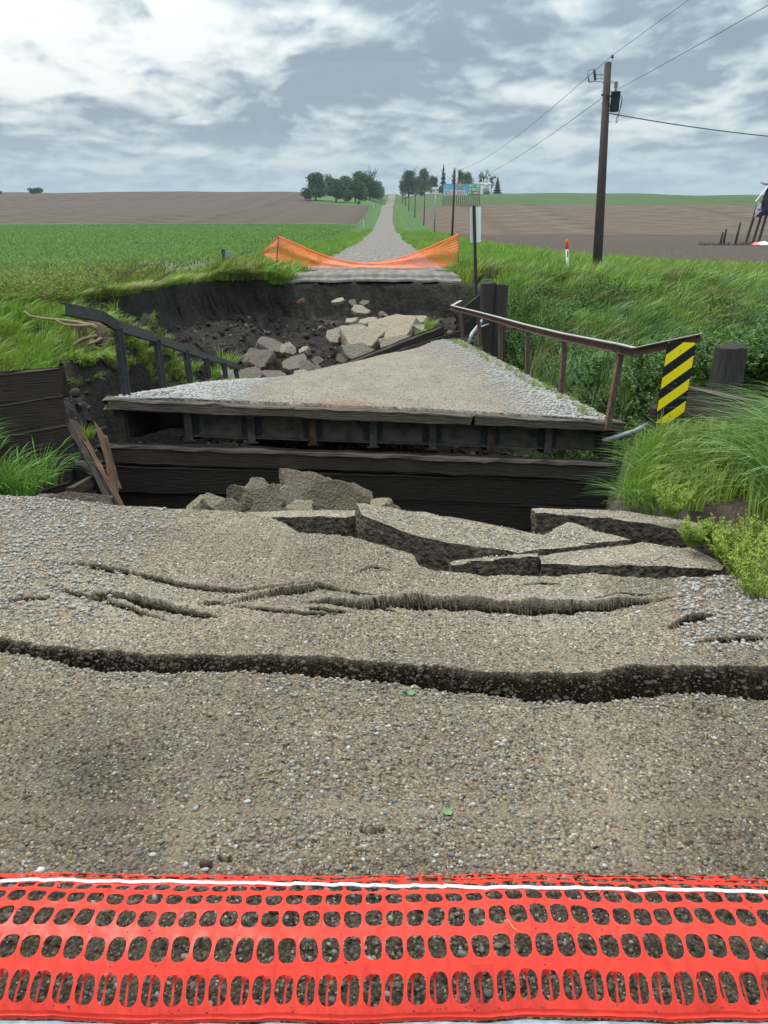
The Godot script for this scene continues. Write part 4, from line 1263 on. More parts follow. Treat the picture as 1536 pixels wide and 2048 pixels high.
func build_signs():
	# striped marker at the near corner of the bridge
	var c := Vector3(3.179, 0.002, -8.365)
	var w := 0.318
	var h := 0.90
	var base := Vector3(c.x + 0.03, c.y - 1.35, c.z - 0.03)
	var o := thing("hazard_marker", "black panel with yellow diagonal stripes on a post at the bent railing end", "sign", base)
	var tilt := Transform3D(Basis.from_euler(Vector3(0, 0.05, -0.035)), c - base)
	var b := B.new()
	prism(rounded(w, h, 0.028), -0.002, 0.002, b, tilt)
	part(o, "panel", b.done(), M.black)
	var area := rounded(w - 0.012, h - 0.012, 0.024)
	for k in 6:
		var y0 := -0.745 + 0.2475 * k
		var band := PackedVector2Array([Vector2(-0.5, y0 - 0.5 * 0.82 + 0.06), Vector2(0.5, y0 + 0.5 * 0.82 + 0.06), Vector2(0.5, y0 + 0.5 * 0.82 + 0.185), Vector2(-0.5, y0 - 0.5 * 0.82 + 0.185)])
		for poly in Geometry2D.intersect_polygons(band, area):
			var s := B.new()
			prism(poly, 0.0025, 0.0035, s, tilt)
			part(o, "stripe", s.done(), M.yellow)
	var pb := B.new()
	pb.box(Vector3(0, 0.72, -0.06), Vector3(0.10, 1.44, 0.09))
	part(o, "post", pb.done(), M.wood_grey)
	for y in [-0.36, 0.0, 0.36]:
		var bolts := B.new()
		bolts.tube([tilt * Vector3(0, y, 0.003), tilt * Vector3(0, y, 0.010)], [0.008, 0.006], 8)
		part(o, "bolt", bolts.done(), M.zinc)
	# the back of the same kind of marker at the far end
	c = Vector3(2.522, 1.666, -22.628)
	base = Vector3(c.x + 0.12, -0.6, c.z)
	o = thing("hazard_marker", "pale back of a marker panel on a dark post beyond the far piles", "sign", base)
	tilt = Transform3D(Basis.from_euler(Vector3(0.03, 0.1, 0.045)), c - base)
	b = B.new()
	prism(rounded(0.30, 0.92, 0.028), -0.002, 0.002, b, tilt)
	part(o, "panel", b.done(), mat(lin(0.85, 0.86, 0.83), 0.5))
	pb = B.new()
	pb.bar(Vector3(0.03, -0.5, 0.06), Vector3(-0.19, 2.76, 0.06), 0.08, 0.08, Vector3.BACK)
	part(o, "post", pb.done(), M.pile)
	# white and orange marker post in the grass
	base = Vector3(6.221, 0.158, -27.189)
	base.y = near_y(base.x, -base.z) - 0.05
	o = thing("marker_post", "white marker post with an orange top in the grass before the big pole", "post", base)
	var lean := Basis.from_euler(Vector3(0, 0, 0.09))
	b = B.new(Vector3.ZERO, true)
	b.tube([Vector3.ZERO, lean * Vector3(0, 1.05, 0)], [0.045], 12)
	part(o, "shaft", b.done(), M.white)
	b = B.new(Vector3.ZERO, true)
	b.tube([lean * Vector3(0, 1.05, 0), lean * Vector3(0, 1.30, 0), lean * Vector3(0, 1.36, 0), lean * Vector3(0, 1.37, 0)], [0.05, 0.05, 0.03, 0.005], 12)
	part(o, "cap", b.done(), M.orange)
	b = B.new()
	b.box(lean * Vector3(0, 0.9, 0.047), Vector3(0.05, 0.2, 0.004), lean)
	part(o, "sticker", b.done(), M.orange)
	# utility pedestal at the field
	base = Vector3(-6.78, 0.454, -34.762)
	base.y = land_y(base.x, -base.z) + 0.12
	o = thing("utility_pedestal", "green utility post with a grey meter box at the corn field edge", "utility box", base)
	var gp := mat(lin(0.03, 0.055, 0.045), 0.6)
	b = B.new(); b.box(Vector3(-0.1, 0.6, 0), Vector3(0.14, 1.2, 0.14)); part(o, "post", b.done(), gp)
	b = B.new(); b.box(Vector3(-0.1, 0.22, 0.09), Vector3(0.2, 0.14, 0.04)); part(o, "label_plate", b.done(), M.white)
	b = B.new()
	prism(rounded(0.28, 0.27, 0.03), -0.1, 0.1, b, Transform3D(Basis.IDENTITY, Vector3(0.13, 0.99, 0.02)))
	part(o, "meter_box", b.done(), mat(lin(0.36, 0.39, 0.39), 0.5, M.mix, Vector3.ONE * 2.0, false))
	b = B.new(); b.bar(Vector3(-0.05, 0.62, 0), Vector3(0.14, 0.86, 0), 0.05, 0.05); part(o, "bracket", b.done(), gp)
	# small signs far along the road
	var d := 262.0
	base = Vector3(road_x(d) - 6.6, 0, -d); base.y = land_y(base.x, d)
	o = thing("road_sign", "small pale diamond sign on a white post at the far verge before the ploughed field", "sign", base)
	b = B.new(); b.box(Vector3(0, 1.3, 0), Vector3(0.16, 2.6, 0.12)); part(o, "post", b.done(), M.white)
	b = B.new(); b.box(Vector3(0, 3.1, 0.1), Vector3(1.0, 1.0, 0.03), Basis.from_euler(Vector3(0, 0, PI / 4))); part(o, "panel", b.done(), M.zinc)
	for s in [[455.0, -7.5], [440.0, 5.2]]:
		d = s[0]
		base = Vector3(road_x(d) + s[1], 0, -d); base.y = land_y(base.x, d)
		b = B.new(); b.box(Vector3(0, 0.8, 0), Vector3(0.22, 1.6, 0.1))
		solo("delineator_post", b.done(), M.white, "thin white delineator on the %s verge where the far road kinks" % ["farmyard", "pole line"][0 if s[1] < 0 else 1], "post", base)


# ---------------------------------------------------------------- poles and wires
func wire(called: String, a: Vector3, b: Vector3, sag: float, r: float, label: String):
	var t := B.new(a, true)
	var pts := []
	for k in 25:
		var f := k / 24.0
		pts.append(a.lerp(b, f) - Vector3(0, sag * 4.0 * f * (1.0 - f), 0))
	t.tube(pts, [r], 5)
	solo(called, t.done(), M.wire, label, "power line", a)


func build_poles():
	var base := Vector3(8.29, -0.32, -31.277)
	base.y = near_y(base.x, -base.z) - 0.2
	var o := thing("utility_pole", "tall dark wooden utility pole with a transformer, standing in the grass by the tilled field", "utility pole", base)
	var top := Vector3(8.739, 7.602, -34.207)
	var b := B.new(base, true)
	b.tube([base, base.lerp(top, 0.5), top], [0.19, 0.165, 0.13], 16)
	part(o, "shaft", b.done(), M.pole)
	# pin insulator and its bracket on the top
	b = B.new(base, true)
	b.tube([top + Vector3(0.09, -0.25, 0.1), top + Vector3(0.12, 0.16, 0.1)], [0.02], 6)
	part(o, "top_pin", b.done(), M.zinc)
	b = B.new(base, true)
	var tip := top + Vector3(0.12, 0.16, 0.1)
	b.tube([tip, tip + Vector3(0, 0.03, 0), tip + Vector3(0, 0.05, 0), tip + Vector3(0, 0.09, 0), tip + Vector3(0, 0.11, 0)], [0.035, 0.07, 0.04, 0.06, 0.02], 10)
	part(o, "insulator", b.done(), M.tank)
	# fused cutout on its arm
	var arm := Vector3(8.583, 7.144, -33.824)
	b = B.new(base)
	b.bar(arm, arm + Vector3(-0.42, 0.02, 0.05), 0.04, 0.04)
	b.bar(arm + Vector3(0, -0.13, 0), arm + Vector3(-0.38, -0.14, 0.05), 0.025, 0.025)
	part(o, "bracket", b.done(), M.zinc)
	var cut := arm + Vector3(-0.42, 0.0, 0.1)
	b = B.new(base, true)
	b.tube([cut + Vector3(-0.06, 0.16, 0), cut + Vector3(0.02, -0.2, 0)], [0.045, 0.035], 8)
	for k in 4:
		var q := cut + Vector3(-0.06, 0.12, 0).lerp(Vector3(0.02, -0.2, 0), k / 4.0 + 0.1)
		b.tube([q, q + Vector3(0.004, -0.02, 0)], [0.075, 0.06], 8)
	part(o, "cutout", b.done(), M.tank)
	b = B.new(base, true)
	b.tube([cut + Vector3(-0.32, 0.12, 0), cut + Vector3(-0.22, -0.26, 0)], [0.03], 8)
	b.tube([cut + Vector3(-0.34, 0.12, 0), cut + Vector3(-0.06, 0.2, 0)], [0.02], 6)
	b.tube([cut + Vector3(-0.22, -0.26, 0), cut + Vector3(0.02, -0.22, 0)], [0.025], 6)
	part(o, "fuse", b.done(), M.zinc)
	b = B.new(base, true)
	var bush := Vector3(8.962, 6.688, -33.762)
	b.tube([cut + Vector3(0.02, -0.24, 0), cut + Vector3(0.3, -0.28, 0.15), cut + Vector3(0.62, -0.25, 0.15), bush + Vector3(0, 0.14, 0)], [0.012], 5)
	part(o, "jumper_wire", b.done(), M.wire)
	# transformer can
	var can := Vector3(8.982, 6.196, -33.58)
	b = B.new(base, true)
	b.tube([can + Vector3(0, -0.36, 0), can + Vector3(0, -0.34, 0), can + Vector3(0, 0.28, 0), can + Vector3(0, 0.29, 0), can + Vector3(0, 0.33, 0), can + Vector3(0, 0.36, 0)], [0.16, 0.175, 0.175, 0.195, 0.195, 0.1], 18)
	var tr := part(o, "transformer", b.done(), M.tank)
	b = B.new(base, true)
	b.tube([can + Vector3(-0.02, 0.34, 0), can + Vector3(-0.02, 0.5, 0)], [0.04], 8)
	for k in 5:
		b.tube([can + Vector3(-0.02, 0.48 + 0.045 * k, 0), can + Vector3(-0.02, 0.51 + 0.045 * k, 0)], [0.085, 0.06], 10)
	part(tr, "bushing", b.done(), mat(lin(0.25, 0.27, 0.28), 0.3))
	for y in [0.18, -0.16]:
		b = B.new(base)
		b.bar(can + Vector3(-0.36, y, 0), can + Vector3(-0.14, y, 0), 0.05, 0.08)
		part(tr, "hanger", b.done(), M.tank)
	b = B.new(base, true)
	b.tube([can + Vector3(0.17, 0.22, 0.02), can + Vector3(0.27, 0.12, 0.02), can + Vector3(0.26, -0.1, 0.02), can + Vector3(0.2, -0.35, 0.02), can + Vector3(0.16, -0.7, 0.02), can + Vector3(0.11, -0.76, 0.02)], [0.012], 5)
	b.tube([can + Vector3(0.15, 0.15, 0.08), can + Vector3(0.23, 0.0, 0.08), can + Vector3(0.2, -0.3, 0.06), can + Vector3(0.1, -0.6, 0.04), can + Vector3(0.11, -0.76, 0.02)], [0.012], 5)
	part(tr, "secondary_leads", b.done(), M.wire)
	for s in [[0.27, 0.0], [0.38, 0.0], [0.65, 0.0], [0.80, -0.0], [0.55, 0.0]]:
		var p := top.lerp(base, s[0] * 0.33)
		b = B.new(base, true)
		b.tube([p + Vector3(-0.2, 0, 0.02), p + Vector3(0.2, 0, 0.02)], [0.018], 6)
		part(o, "bolt", b.done(), M.zinc)
	b = B.new(base)
	b.bar(Vector3(8.622, 6.417, -33.555) + Vector3(-0.2, 0.0, 0), Vector3(8.622, 6.417, -33.555) + Vector3(-0.08, 0.0, 0), 0.09, 0.07)
	part(o, "neutral_clamp", b.done(), M.rust)
	# the line of poles up the hill
	var ts := [116.0, 174.0, 236.0, 292.0, 352.0, 412.0, 470.0, 545.0]
	var xs := [10.3, 11.4, 12.2, 11.6, 11.2, 11.3, 10.9, 14.0]
	var hs := [9.3, 9.4, 9.0, 9.0, 9.2, 8.8, 8.6, 8.6]
	var where := ["second in the line, in front of the billboard", "third in the line, paler than its neighbours, beside the billboard", "fourth in the line up the hill", "fifth in the line up the hill", "sixth in the line up the hill", "seventh in the line up the hill", "eighth in the line up the hill", "last in the line, at the top of the hill"]
	var prev := top
	var first := Vector3.ZERO
	for k in ts.size():
		var d: float = ts[k] * K
		var p := Vector3(xs[k], 0, -d)
		p.y = land_y(p.x, d) - 0.3
		var q := p + Vector3(0.15, hs[k] + 0.3, 0)
		var u := thing("utility_pole", "distant wooden utility pole, " + where[k], "utility pole", p, "utility poles up the hill")
		b = B.new(p, true)
		b.tube([p, q], [0.17, 0.12], 8)
		part(u, "shaft", b.done(), M.zinc if k == 1 else M.pole)
		b = B.new(p, true)
		b.tube([q, q + Vector3(0, 0.3, 0)], [0.04], 5)
		b.tube([q + Vector3(0, 0.2, 0), q + Vector3(0, 0.3, 0)], [0.08], 6)
		part(u, "insulator", b.done(), M.tank)
		if k == 1:
			b = B.new(p); b.bar(q + Vector3(-1.0, -0.5, 0), q + Vector3(1.3, -0.3, 0), 0.12, 0.12)
			part(u, "crossarm", b.done(), M.pole)
		if k < 3:
			wire("power_line", prev + (Vector3(0.12, 0.27, 0.1) if k == 0 else Vector3(0, 0.3, 0)), q + Vector3(0, 0.3, 0), 0.9, 0.011 if k == 0 else 0.02, ["upper wire from the big pole towards the billboard", "upper wire beyond the second pole", "upper wire beyond the third pole"][k])
			wire("power_line", (Vector3(8.603, 6.417, -33.555) if k == 0 else prev + Vector3(0, -1.3, 0.1)), q + Vector3(0, -1.3, 0.1), 0.9, 0.011 if k == 0 else 0.02, ["lower wire from the big pole towards the billboard", "lower wire beyond the second pole", "lower wire beyond the third pole"][k])
		prev = q
	wire("power_line", top + Vector3(0.12, 0.27, 0.1), Vector3(6.6, 8.6, 45), 0.8, 0.008, "thin upper wire running from the top of the big pole towards the viewer")
	wire("power_line", Vector3(8.642, 6.417, -33.555), Vector3(6.9, 7.4, 45), 0.8, 0.009, "lower wire crossing the front of the big pole towards the viewer")
	wire("service_drop", Vector3(8.738, 5.745, -33.307), Vector3(31.0, 5.6, -42.0), 0.5, 0.022, "thick twisted service wire leaving the big pole below the transformer")


# ---------------------------------------------------------------- orange nets
func net_mesh(cols: int, rows: int, at: Callable, hole: Vector2, corner: int, base: Vector3, tint := Color.WHITE) -> ArrayMesh:   # at(u in columns, v in rows); every cell is a frame round a rounded hole
	var v := PackedVector3Array()
	var c := PackedColorArray()
	var ix := PackedInt32Array()
	var rim_pts := []
	var out_pts := []
	for q in 4:
		var s := Vector2([1, -1, -1, 1][q], [1, 1, -1, -1][q]) * 0.5
		for k in corner:
			var a := PI / 2 * (q + (float(k) / (corner - 1) if corner > 1 else 0.5))
			var r := 0.36 if corner > 1 else 0.0
			var e := Vector2(s.x * hole.x, s.y * hole.y) - s * 2.0 * Vector2(r * hole.x, r * hole.y) * 0.999 + Vector2(cos(a) * r * hole.x, sin(a) * r * hole.y)
			rim_pts.append(e + Vector2(0.5, 0.5))
			var o := s
			if absf(cos(a)) > 0.99: o = Vector2(s.x, e.y)
			elif absf(sin(a)) > 0.99: o = Vector2(e.x, s.y)
			out_pts.append(o + Vector2(0.5, 0.5))
	var n := rim_pts.size()
	for j in rows:
		for i in cols:
			var k0 := v.size()
			var bent := 0.05 * n3.get_noise_2d(i * 3.1, j * 5.3)
			var soil := 1.0 - 0.12 * absf(n3.get_noise_2d(i * 0.9, j * 1.7)) - (0.10 if (i * 7 + j * 13) % 23 == 0 else 0.0)
			for k in n:
				v.append(at.call(i + out_pts[k].x, j + out_pts[k].y) - base)
				c.append(tint * (soil * 0.86 if corner > 1 and absf(out_pts[k].x - 0.5) > 0.49 else soil))
			for k in n:
				v.append(at.call(i + rim_pts[k].x + bent * (rim_pts[k].y - 0.5), j + rim_pts[k].y) - base)
				c.append(tint * soil)
			for k in n:
				var m := (k + 1) % n
				ix.append_array([k0 + k, k0 + n + k, k0 + m, k0 + m, k0 + n + k, k0 + n + m])
	return indexed(v, ix, c)


var HUMP := PackedFloat32Array([-1.0, 0.05, 0.0, 0.1, 0.5, 0.13, 1.5, 0.166, 2.5, 0.168, 3.5, 0.158, 4.5, 0.138, 5.5, 0.110, 6.5, 0.081, 7.5, 0.054, 8.5, 0.018, 10.0, -0.01])
var HUMP_D := PackedFloat32Array([-1.0, 1.055, 0.0, 1.095, 0.5, 1.134, 1.5, 1.197, 2.5, 1.272, 3.5, 1.333, 4.5, 1.382, 5.5, 1.425, 6.5, 1.465, 7.5, 1.50, 8.5, 1.525, 10.0, 1.54])


func hump(u: float, w: float) -> Vector3:   # the slack net at the viewer's feet: u metres along, w rows up from its lower hem
	var sway := 0.02 * n1.get_noise_2d(u * 0.7, 3.0)
	var y := (interp(HUMP, w - 0.3) + interp(HUMP, w) + interp(HUMP, w + 0.3)) / 3.0
	var d := (interp(HUMP_D, w - 0.3) + interp(HUMP_D, w) + interp(HUMP_D, w + 0.3)) / 3.0
	y *= 1.0 + 0.10 * n1.get_noise_2d(u * 0.8, 11.0)
	y += 0.008 + 0.004 * n1.get_noise_2d(u * 7.0, w * 0.8) + 0.0015 * n3.get_noise_2d(u * 22.0, w * 2.0)
	return Vector3(u + 0.004 * n1.get_noise_2d(u * 3.0, w), y, -d - 0.007 - sway + 0.008 * u + 0.006 * n1.get_noise_2d(u * 2.5, w * 0.7 + 40.0))


func build_nets():
	var pitch := 0.0455
	var base := Vector3(0, 0.02, -1.3)
	var o := thing("barrier_net", "bright orange plastic barrier net lying slack across the road at the bottom edge", "barrier net", base)
	var cols := 84
	part(o, "mesh", net_mesh(cols, 10, func(i, j): return hump((i - cols / 2.0) * pitch, j), Vector2(0.84, 0.69), 4, base), M.net)
	# the second layer, folded under the first along the hem
	var fold := func(i, j):
		var p := hump((i - cols / 2.0) * pitch + 0.02 + 0.006 * sin(i * 0.4), j * 1.34)
		p += Vector3(0, -0.016, 0.006) * (1.0 + 1.0 * smoothstep(0.5, 1.0, j))
		return p
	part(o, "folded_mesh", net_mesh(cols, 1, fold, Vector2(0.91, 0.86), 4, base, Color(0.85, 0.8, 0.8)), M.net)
	part(o, "hem", sheet(170, 5, func(i, j):
		var p := hump((i / 169.0 - 0.5) * cols * pitch, -0.12 + 0.12 * j / 4.0)
		p.y -= 0.003 * sin(PI * j / 4.0)
		return p - base), M.net)
	var t := sheet(170, 6, func(i, j):
		var u: float = (i / 169.0 - 0.5) * cols * pitch
		var p := hump(u, -0.12)
		p += Vector3(0, -0.012 - 0.009 * j + 0.004 * n1.get_noise_2d(u * 4, j), 0.002 + 0.02 * j)
		return p - base)
	part(o, "white_hem_tape", t, mat(lin(0.62, 0.64, 0.66), 0.45, M.mix, Vector3.ONE * 2.0, false))
	# rope laid over the net
	var rp := [Vector3(-1.479, 0.14, -1.372), Vector3(-1.14, 0.135, -1.388), Vector3(-0.915, 0.125, -1.408), Vector3(-0.799, 0.122, -1.416), Vector3(-0.682, 0.12, -1.42), Vector3(-0.562, 0.12, -1.42), Vector3(-0.441, 0.12, -1.419), Vector3(-0.32, 0.122, -1.414), Vector3(-0.14, 0.13, -1.401), Vector3(0, 0.135, -1.39), Vector3(0.154, 0.14, -1.378), Vector3(0.27, 0.143, -1.371), Vector3(0.386, 0.145, -1.366), Vector3(0.559, 0.146, -1.362), Vector3(0.731, 0.147, -1.36), Vector3(0.887, 0.148, -1.356), Vector3(1.13, 0.149, -1.351), Vector3(1.468, 0.15, -1.342)]
	var b := B.new(base)
	var last := []
	for k in 240:
		var f := k / 239.0 * (rp.size() - 1.001)
		var p: Vector3 = rp[int(f)].lerp(rp[int(f) + 1], f - int(f))
		var w := 4.6
		# rest it on the net
		var best := 9.0
		for q in 50:
			var g := hump(p.x, q * 0.16)
			if absf(g.z - p.z) < best:
				best = absf(g.z - p.z); w = q * 0.16
		p.y = hump(p.x, w).y + 0.004 + 0.003 * absf(n1.get_noise_1d(p.x * 5.0))
		var tw := 0.5 + 0.4 * n1.get_noise_1d(p.x * 1.5)
		var r := []
		for e in [[-0.0032, 0.0], [0.0032, 0.0], [0.0032, 0.002], [-0.0032, 0.002]]:
			r.append(p + Vector3(0, e[0] * sin(tw) + e[1], -e[0] * cos(tw)))
		if k:
			for i in 4: b.quad(last[i], r[i], r[(i + 1) % 4], last[(i + 1) % 4])
		last = r
	solo("white_cord", b.done(), M.white, "flat white cord lying along the orange net at the bottom edge", "cord", base)
	# the far net
	base = Vector3(-0.7, 0.0, -31.5)
	o = thing("barrier_net", "sagging orange plastic barrier net strung across the far end of the break", "barrier net", base)
	var tops := [Vector3(-5.315, 0.56, -35.334), Vector3(-4.744, 0.958, -33.882), Vector3(-4.198, 1.266, -32.503), Vector3(-3.765, 1.094, -32.653), Vector3(-3.185, 0.826, -32.767), Vector3(-2.588, 0.596, -32.788), Vector3(-1.988, 0.403, -32.823), Vector3(-1.379, 0.289, -32.781), Vector3(-0.771, 0.232, -32.76), Vector3(-0.162, 0.27, -32.774), Vector3(0.446, 0.384, -32.816), Vector3(1.055, 0.555, -32.88), Vector3(1.663, 0.783, -32.964), Vector3(2.373, 1.069, -33.07), Vector3(3.023, 1.354, -33.175)]
	var lows := [Vector3(-5.271, 0.519, -35.319), Vector3(-4.702, 0.333, -33.651), Vector3(-4.198, 0.239, -32.123), Vector3(-3.753, 0.16, -32.2), Vector3(-3.164, 0.118, -32.291), Vector3(-2.563, 0.099, -32.284), Vector3(-1.963, 0.099, -32.284), Vector3(-1.362, 0.08, -32.277), Vector3(-0.761, 0.08, -32.277), Vector3(-0.16, 0.08, -32.277), Vector3(0.442, 0.075, -32.382), Vector3(1.048, 0.07, -32.487), Vector3(1.658, 0.084, -32.599), Vector3(2.373, 0.117, -32.718), Vector3(3.002, 0.136, -32.725)]
	var n := tops.size()
	var rows := 12
	var far_cols := 170
	var strung := func(i, j):
		var f: float = clampf(i / far_cols * (n - 1), 0.0, n - 1.001)
		var k := int(f)
		var a: Vector3 = tops[k].lerp(tops[k + 1], f - k)
		var z: Vector3 = lows[k].lerp(lows[k + 1], f - k)
		var w: float = j / float(rows)
		var p := z.lerp(a, w)
		p.z += 0.16 * sin(w * PI) * n1.get_noise_2d(i * 0.05, 2.0) + 0.07 * sin(w * 9.0 + i * 0.06)
		return p
	part(o, "mesh", net_mesh(far_cols, rows, strung, Vector2(0.74, 0.52), 1, base), M.net_far)
	b = B.new(base, true)
	b.tube(tops, [0.022], 6)
	b.tube([Vector3(-4.184, 1.267, -32.397), Vector3(-3.174, 0.735, -32.626), Vector3(-2.177, 0.259, -32.557), Vector3(-1.371, 0.127, -32.508)], [0.014], 5)
	b.tube([Vector3(3.013, 1.336, -33.062), Vector3(1.854, 0.694, -32.718), Vector3(0.645, 0.259, -32.557), Vector3(-0.161, 0.127, -32.508)], [0.014], 5)
	part(o, "top_band", b.done(), M.net_far)
	for s in [[Vector3(-4.191, 1.396, -32.498), Vector3(-4.278, 0.09, -32.068), "thin dark steel post holding the far net by the grassy bank"], [Vector3(3.007, 1.449, -33.264), Vector3(3.053, 0.743, -33.056), "thin dark steel post holding the far net by the pale marker panel"]]:
		b = B.new(s[1], true)
		var foot: Vector3 = s[1]
		if s[2].contains("pale"): foot.y -= 0.8
		b.tube([foot, s[0]], [0.022], 8)
		solo("steel_post", b.done(), M.rust, s[2], "post", s[1])



# ---------------------------------------------------------------- trees and farm
func crown_mesh(kind: int, w: float, h: float, sd: int) -> ArrayMesh:   # many small leaf sprays through the volume of the crown; base at 0
	var r := RandomNumberGenerator.new()
	r.seed = sd
	var b := B.new()
	var lobes := []
	var n := 5200
	if kind == 0:      # broad round crown of several lobes
		for k in 17:
			var a := r.randf() * TAU
			var f := r.randf()
			var rr := lerpf(0.38, 0.08, f) * w * r.randf_range(0.6, 1.1)
			lobes.append([Vector3(cos(a) * rr, h * lerpf(0.20, 0.82, f), sin(a) * rr), w * r.randf_range(0.19, 0.30), h * r.randf_range(0.14, 0.22), r.randf_range(0.7, 1.2)])
	elif kind == 2:    # thin, half bare crown
		n = 900
		for k in 14:
			var a := r.randf() * TAU
			var rr := w * r.randf_range(0.1, 0.42)
			lobes.append([Vector3(cos(a) * rr, h * r.randf_range(0.35, 0.95), sin(a) * rr), w * 0.12, h * 0.08, r.randf_range(0.8, 1.2)])
	elif kind == 3:    # low bush
		n = 1400
		for k in 9:
			var a := r.randf() * TAU
			var rr := w * r.randf_range(0.0, 0.3)
			lobes.append([Vector3(cos(a) * rr, h * r.randf_range(0.25, 0.7), sin(a) * rr), w * 0.22, h * 0.26, r.randf_range(0.8, 1.2)])
	for k in n:
		var p := Vector3.ZERO
		var t := 1.0
		var size := 0.035 * maxf(w, h * 0.6)
		if kind == 1:  # conifer
			var f := pow(r.randf(), 1.4)
			var tier := 0.75 + 0.35 * sin(f * 40.0)
			var a := r.randf() * TAU
			var rad := 0.5 * w * (1.0 - f) * tier * sqrt(r.randf())
			p = Vector3(cos(a) * rad, h * (0.08 + 0.92 * f) - rad * 0.25, sin(a) * rad)
			t = r.randf_range(0.7, 1.2)
			size = 0.05 * w
		else:
			var lobe: Array = lobes[r.randi() % lobes.size()]
			var dir := Vector3(r.randfn(), r.randfn(), r.randfn()).normalized() * pow(r.randf(), 0.4)
			p = lobe[0] + Vector3(dir.x * lobe[1], dir.y * lobe[2], dir.z * lobe[1])
			t = lobe[3] * r.randf_range(0.75, 1.2)
		var x := Vector3(r.randfn(), r.randfn() * 0.6, r.randfn()).normalized() * size * r.randf_range(0.6, 1.3)
		var y := x.cross(Vector3(r.randfn(), r.randfn(), r.randfn())).normalized() * size * r.randf_range(0.4, 0.9)
		b.col = Color(t, t * r.randf_range(0.95, 1.05), t * 0.95)
		b.tri(p - x, p + y, p + x)
		b.tri(p - x, p + x, p - y)
	return b.done()


func trunk_mesh(h: float, w: float, sd: int, bare := false) -> ArrayMesh:
	var r := RandomNumberGenerator.new()
	r.seed = sd
	var b := B.new(Vector3.ZERO, true)
	b.tube([Vector3(0, -0.6, 0), Vector3(0.02 * h, h * 0.35, 0), Vector3(0.0, h * 0.85, 0.02 * h)], [0.035 * h, 0.026 * h, 0.006 * h], 7)
	for k in (26 if bare else 9):
		var f := r.randf_range(0.28, 0.75)
		var a := r.randf() * TAU
		var p := Vector3(0.01 * h, h * f, 0)
		var q := p + Vector3(cos(a) * w * 0.3, h * r.randf_range(0.1, 0.22), sin(a) * w * 0.3)
		var e := q + Vector3(cos(a + 0.5) * w * 0.12, h * r.randf_range(0.06, 0.14), sin(a + 0.5) * w * 0.12)
		b.tube([p, q, e], [0.012 * h, 0.007 * h, 0.003 * h], 5)
		if bare:
			for s in 3:
				var g := q + Vector3(r.randfn() * w * 0.1, h * r.randf_range(0.05, 0.15), r.randfn() * w * 0.1)
				b.tube([q, g], [0.005 * h, 0.002 * h], 4)
	return b.done()


func tree(u: float, t: float, v_top: float, wide: float, kind: int, col: Color, label: String, called: String, category: String, group: String, bare := false):
	# u and v_top only size the tree: u places it across, its height follows from how far it stands
	var x := (u - 768.0) / 1538.0 * t
	var d := t * K
	var y := land_y(x, d)
	var h: float = 1.6 + t * 0.0006098 * (455.0 - v_top) - y
	var w: float = wide / 1538.0 * t * (1.18 if kind == 0 else 1.0)
	var o := thing(called, label, category, Vector3(x, y - 0.2, -d), group)
	if kind != 3 or bare:
		part(o, "trunk", trunk_mesh(h, w, int(u), bare), M.trunk)
	if not bare:
		var m := leaf_mat(col, 0.15)
		m.roughness = 0.8
		part(o, "crown", crown_mesh(kind, w, h, int(u * 3)), m)


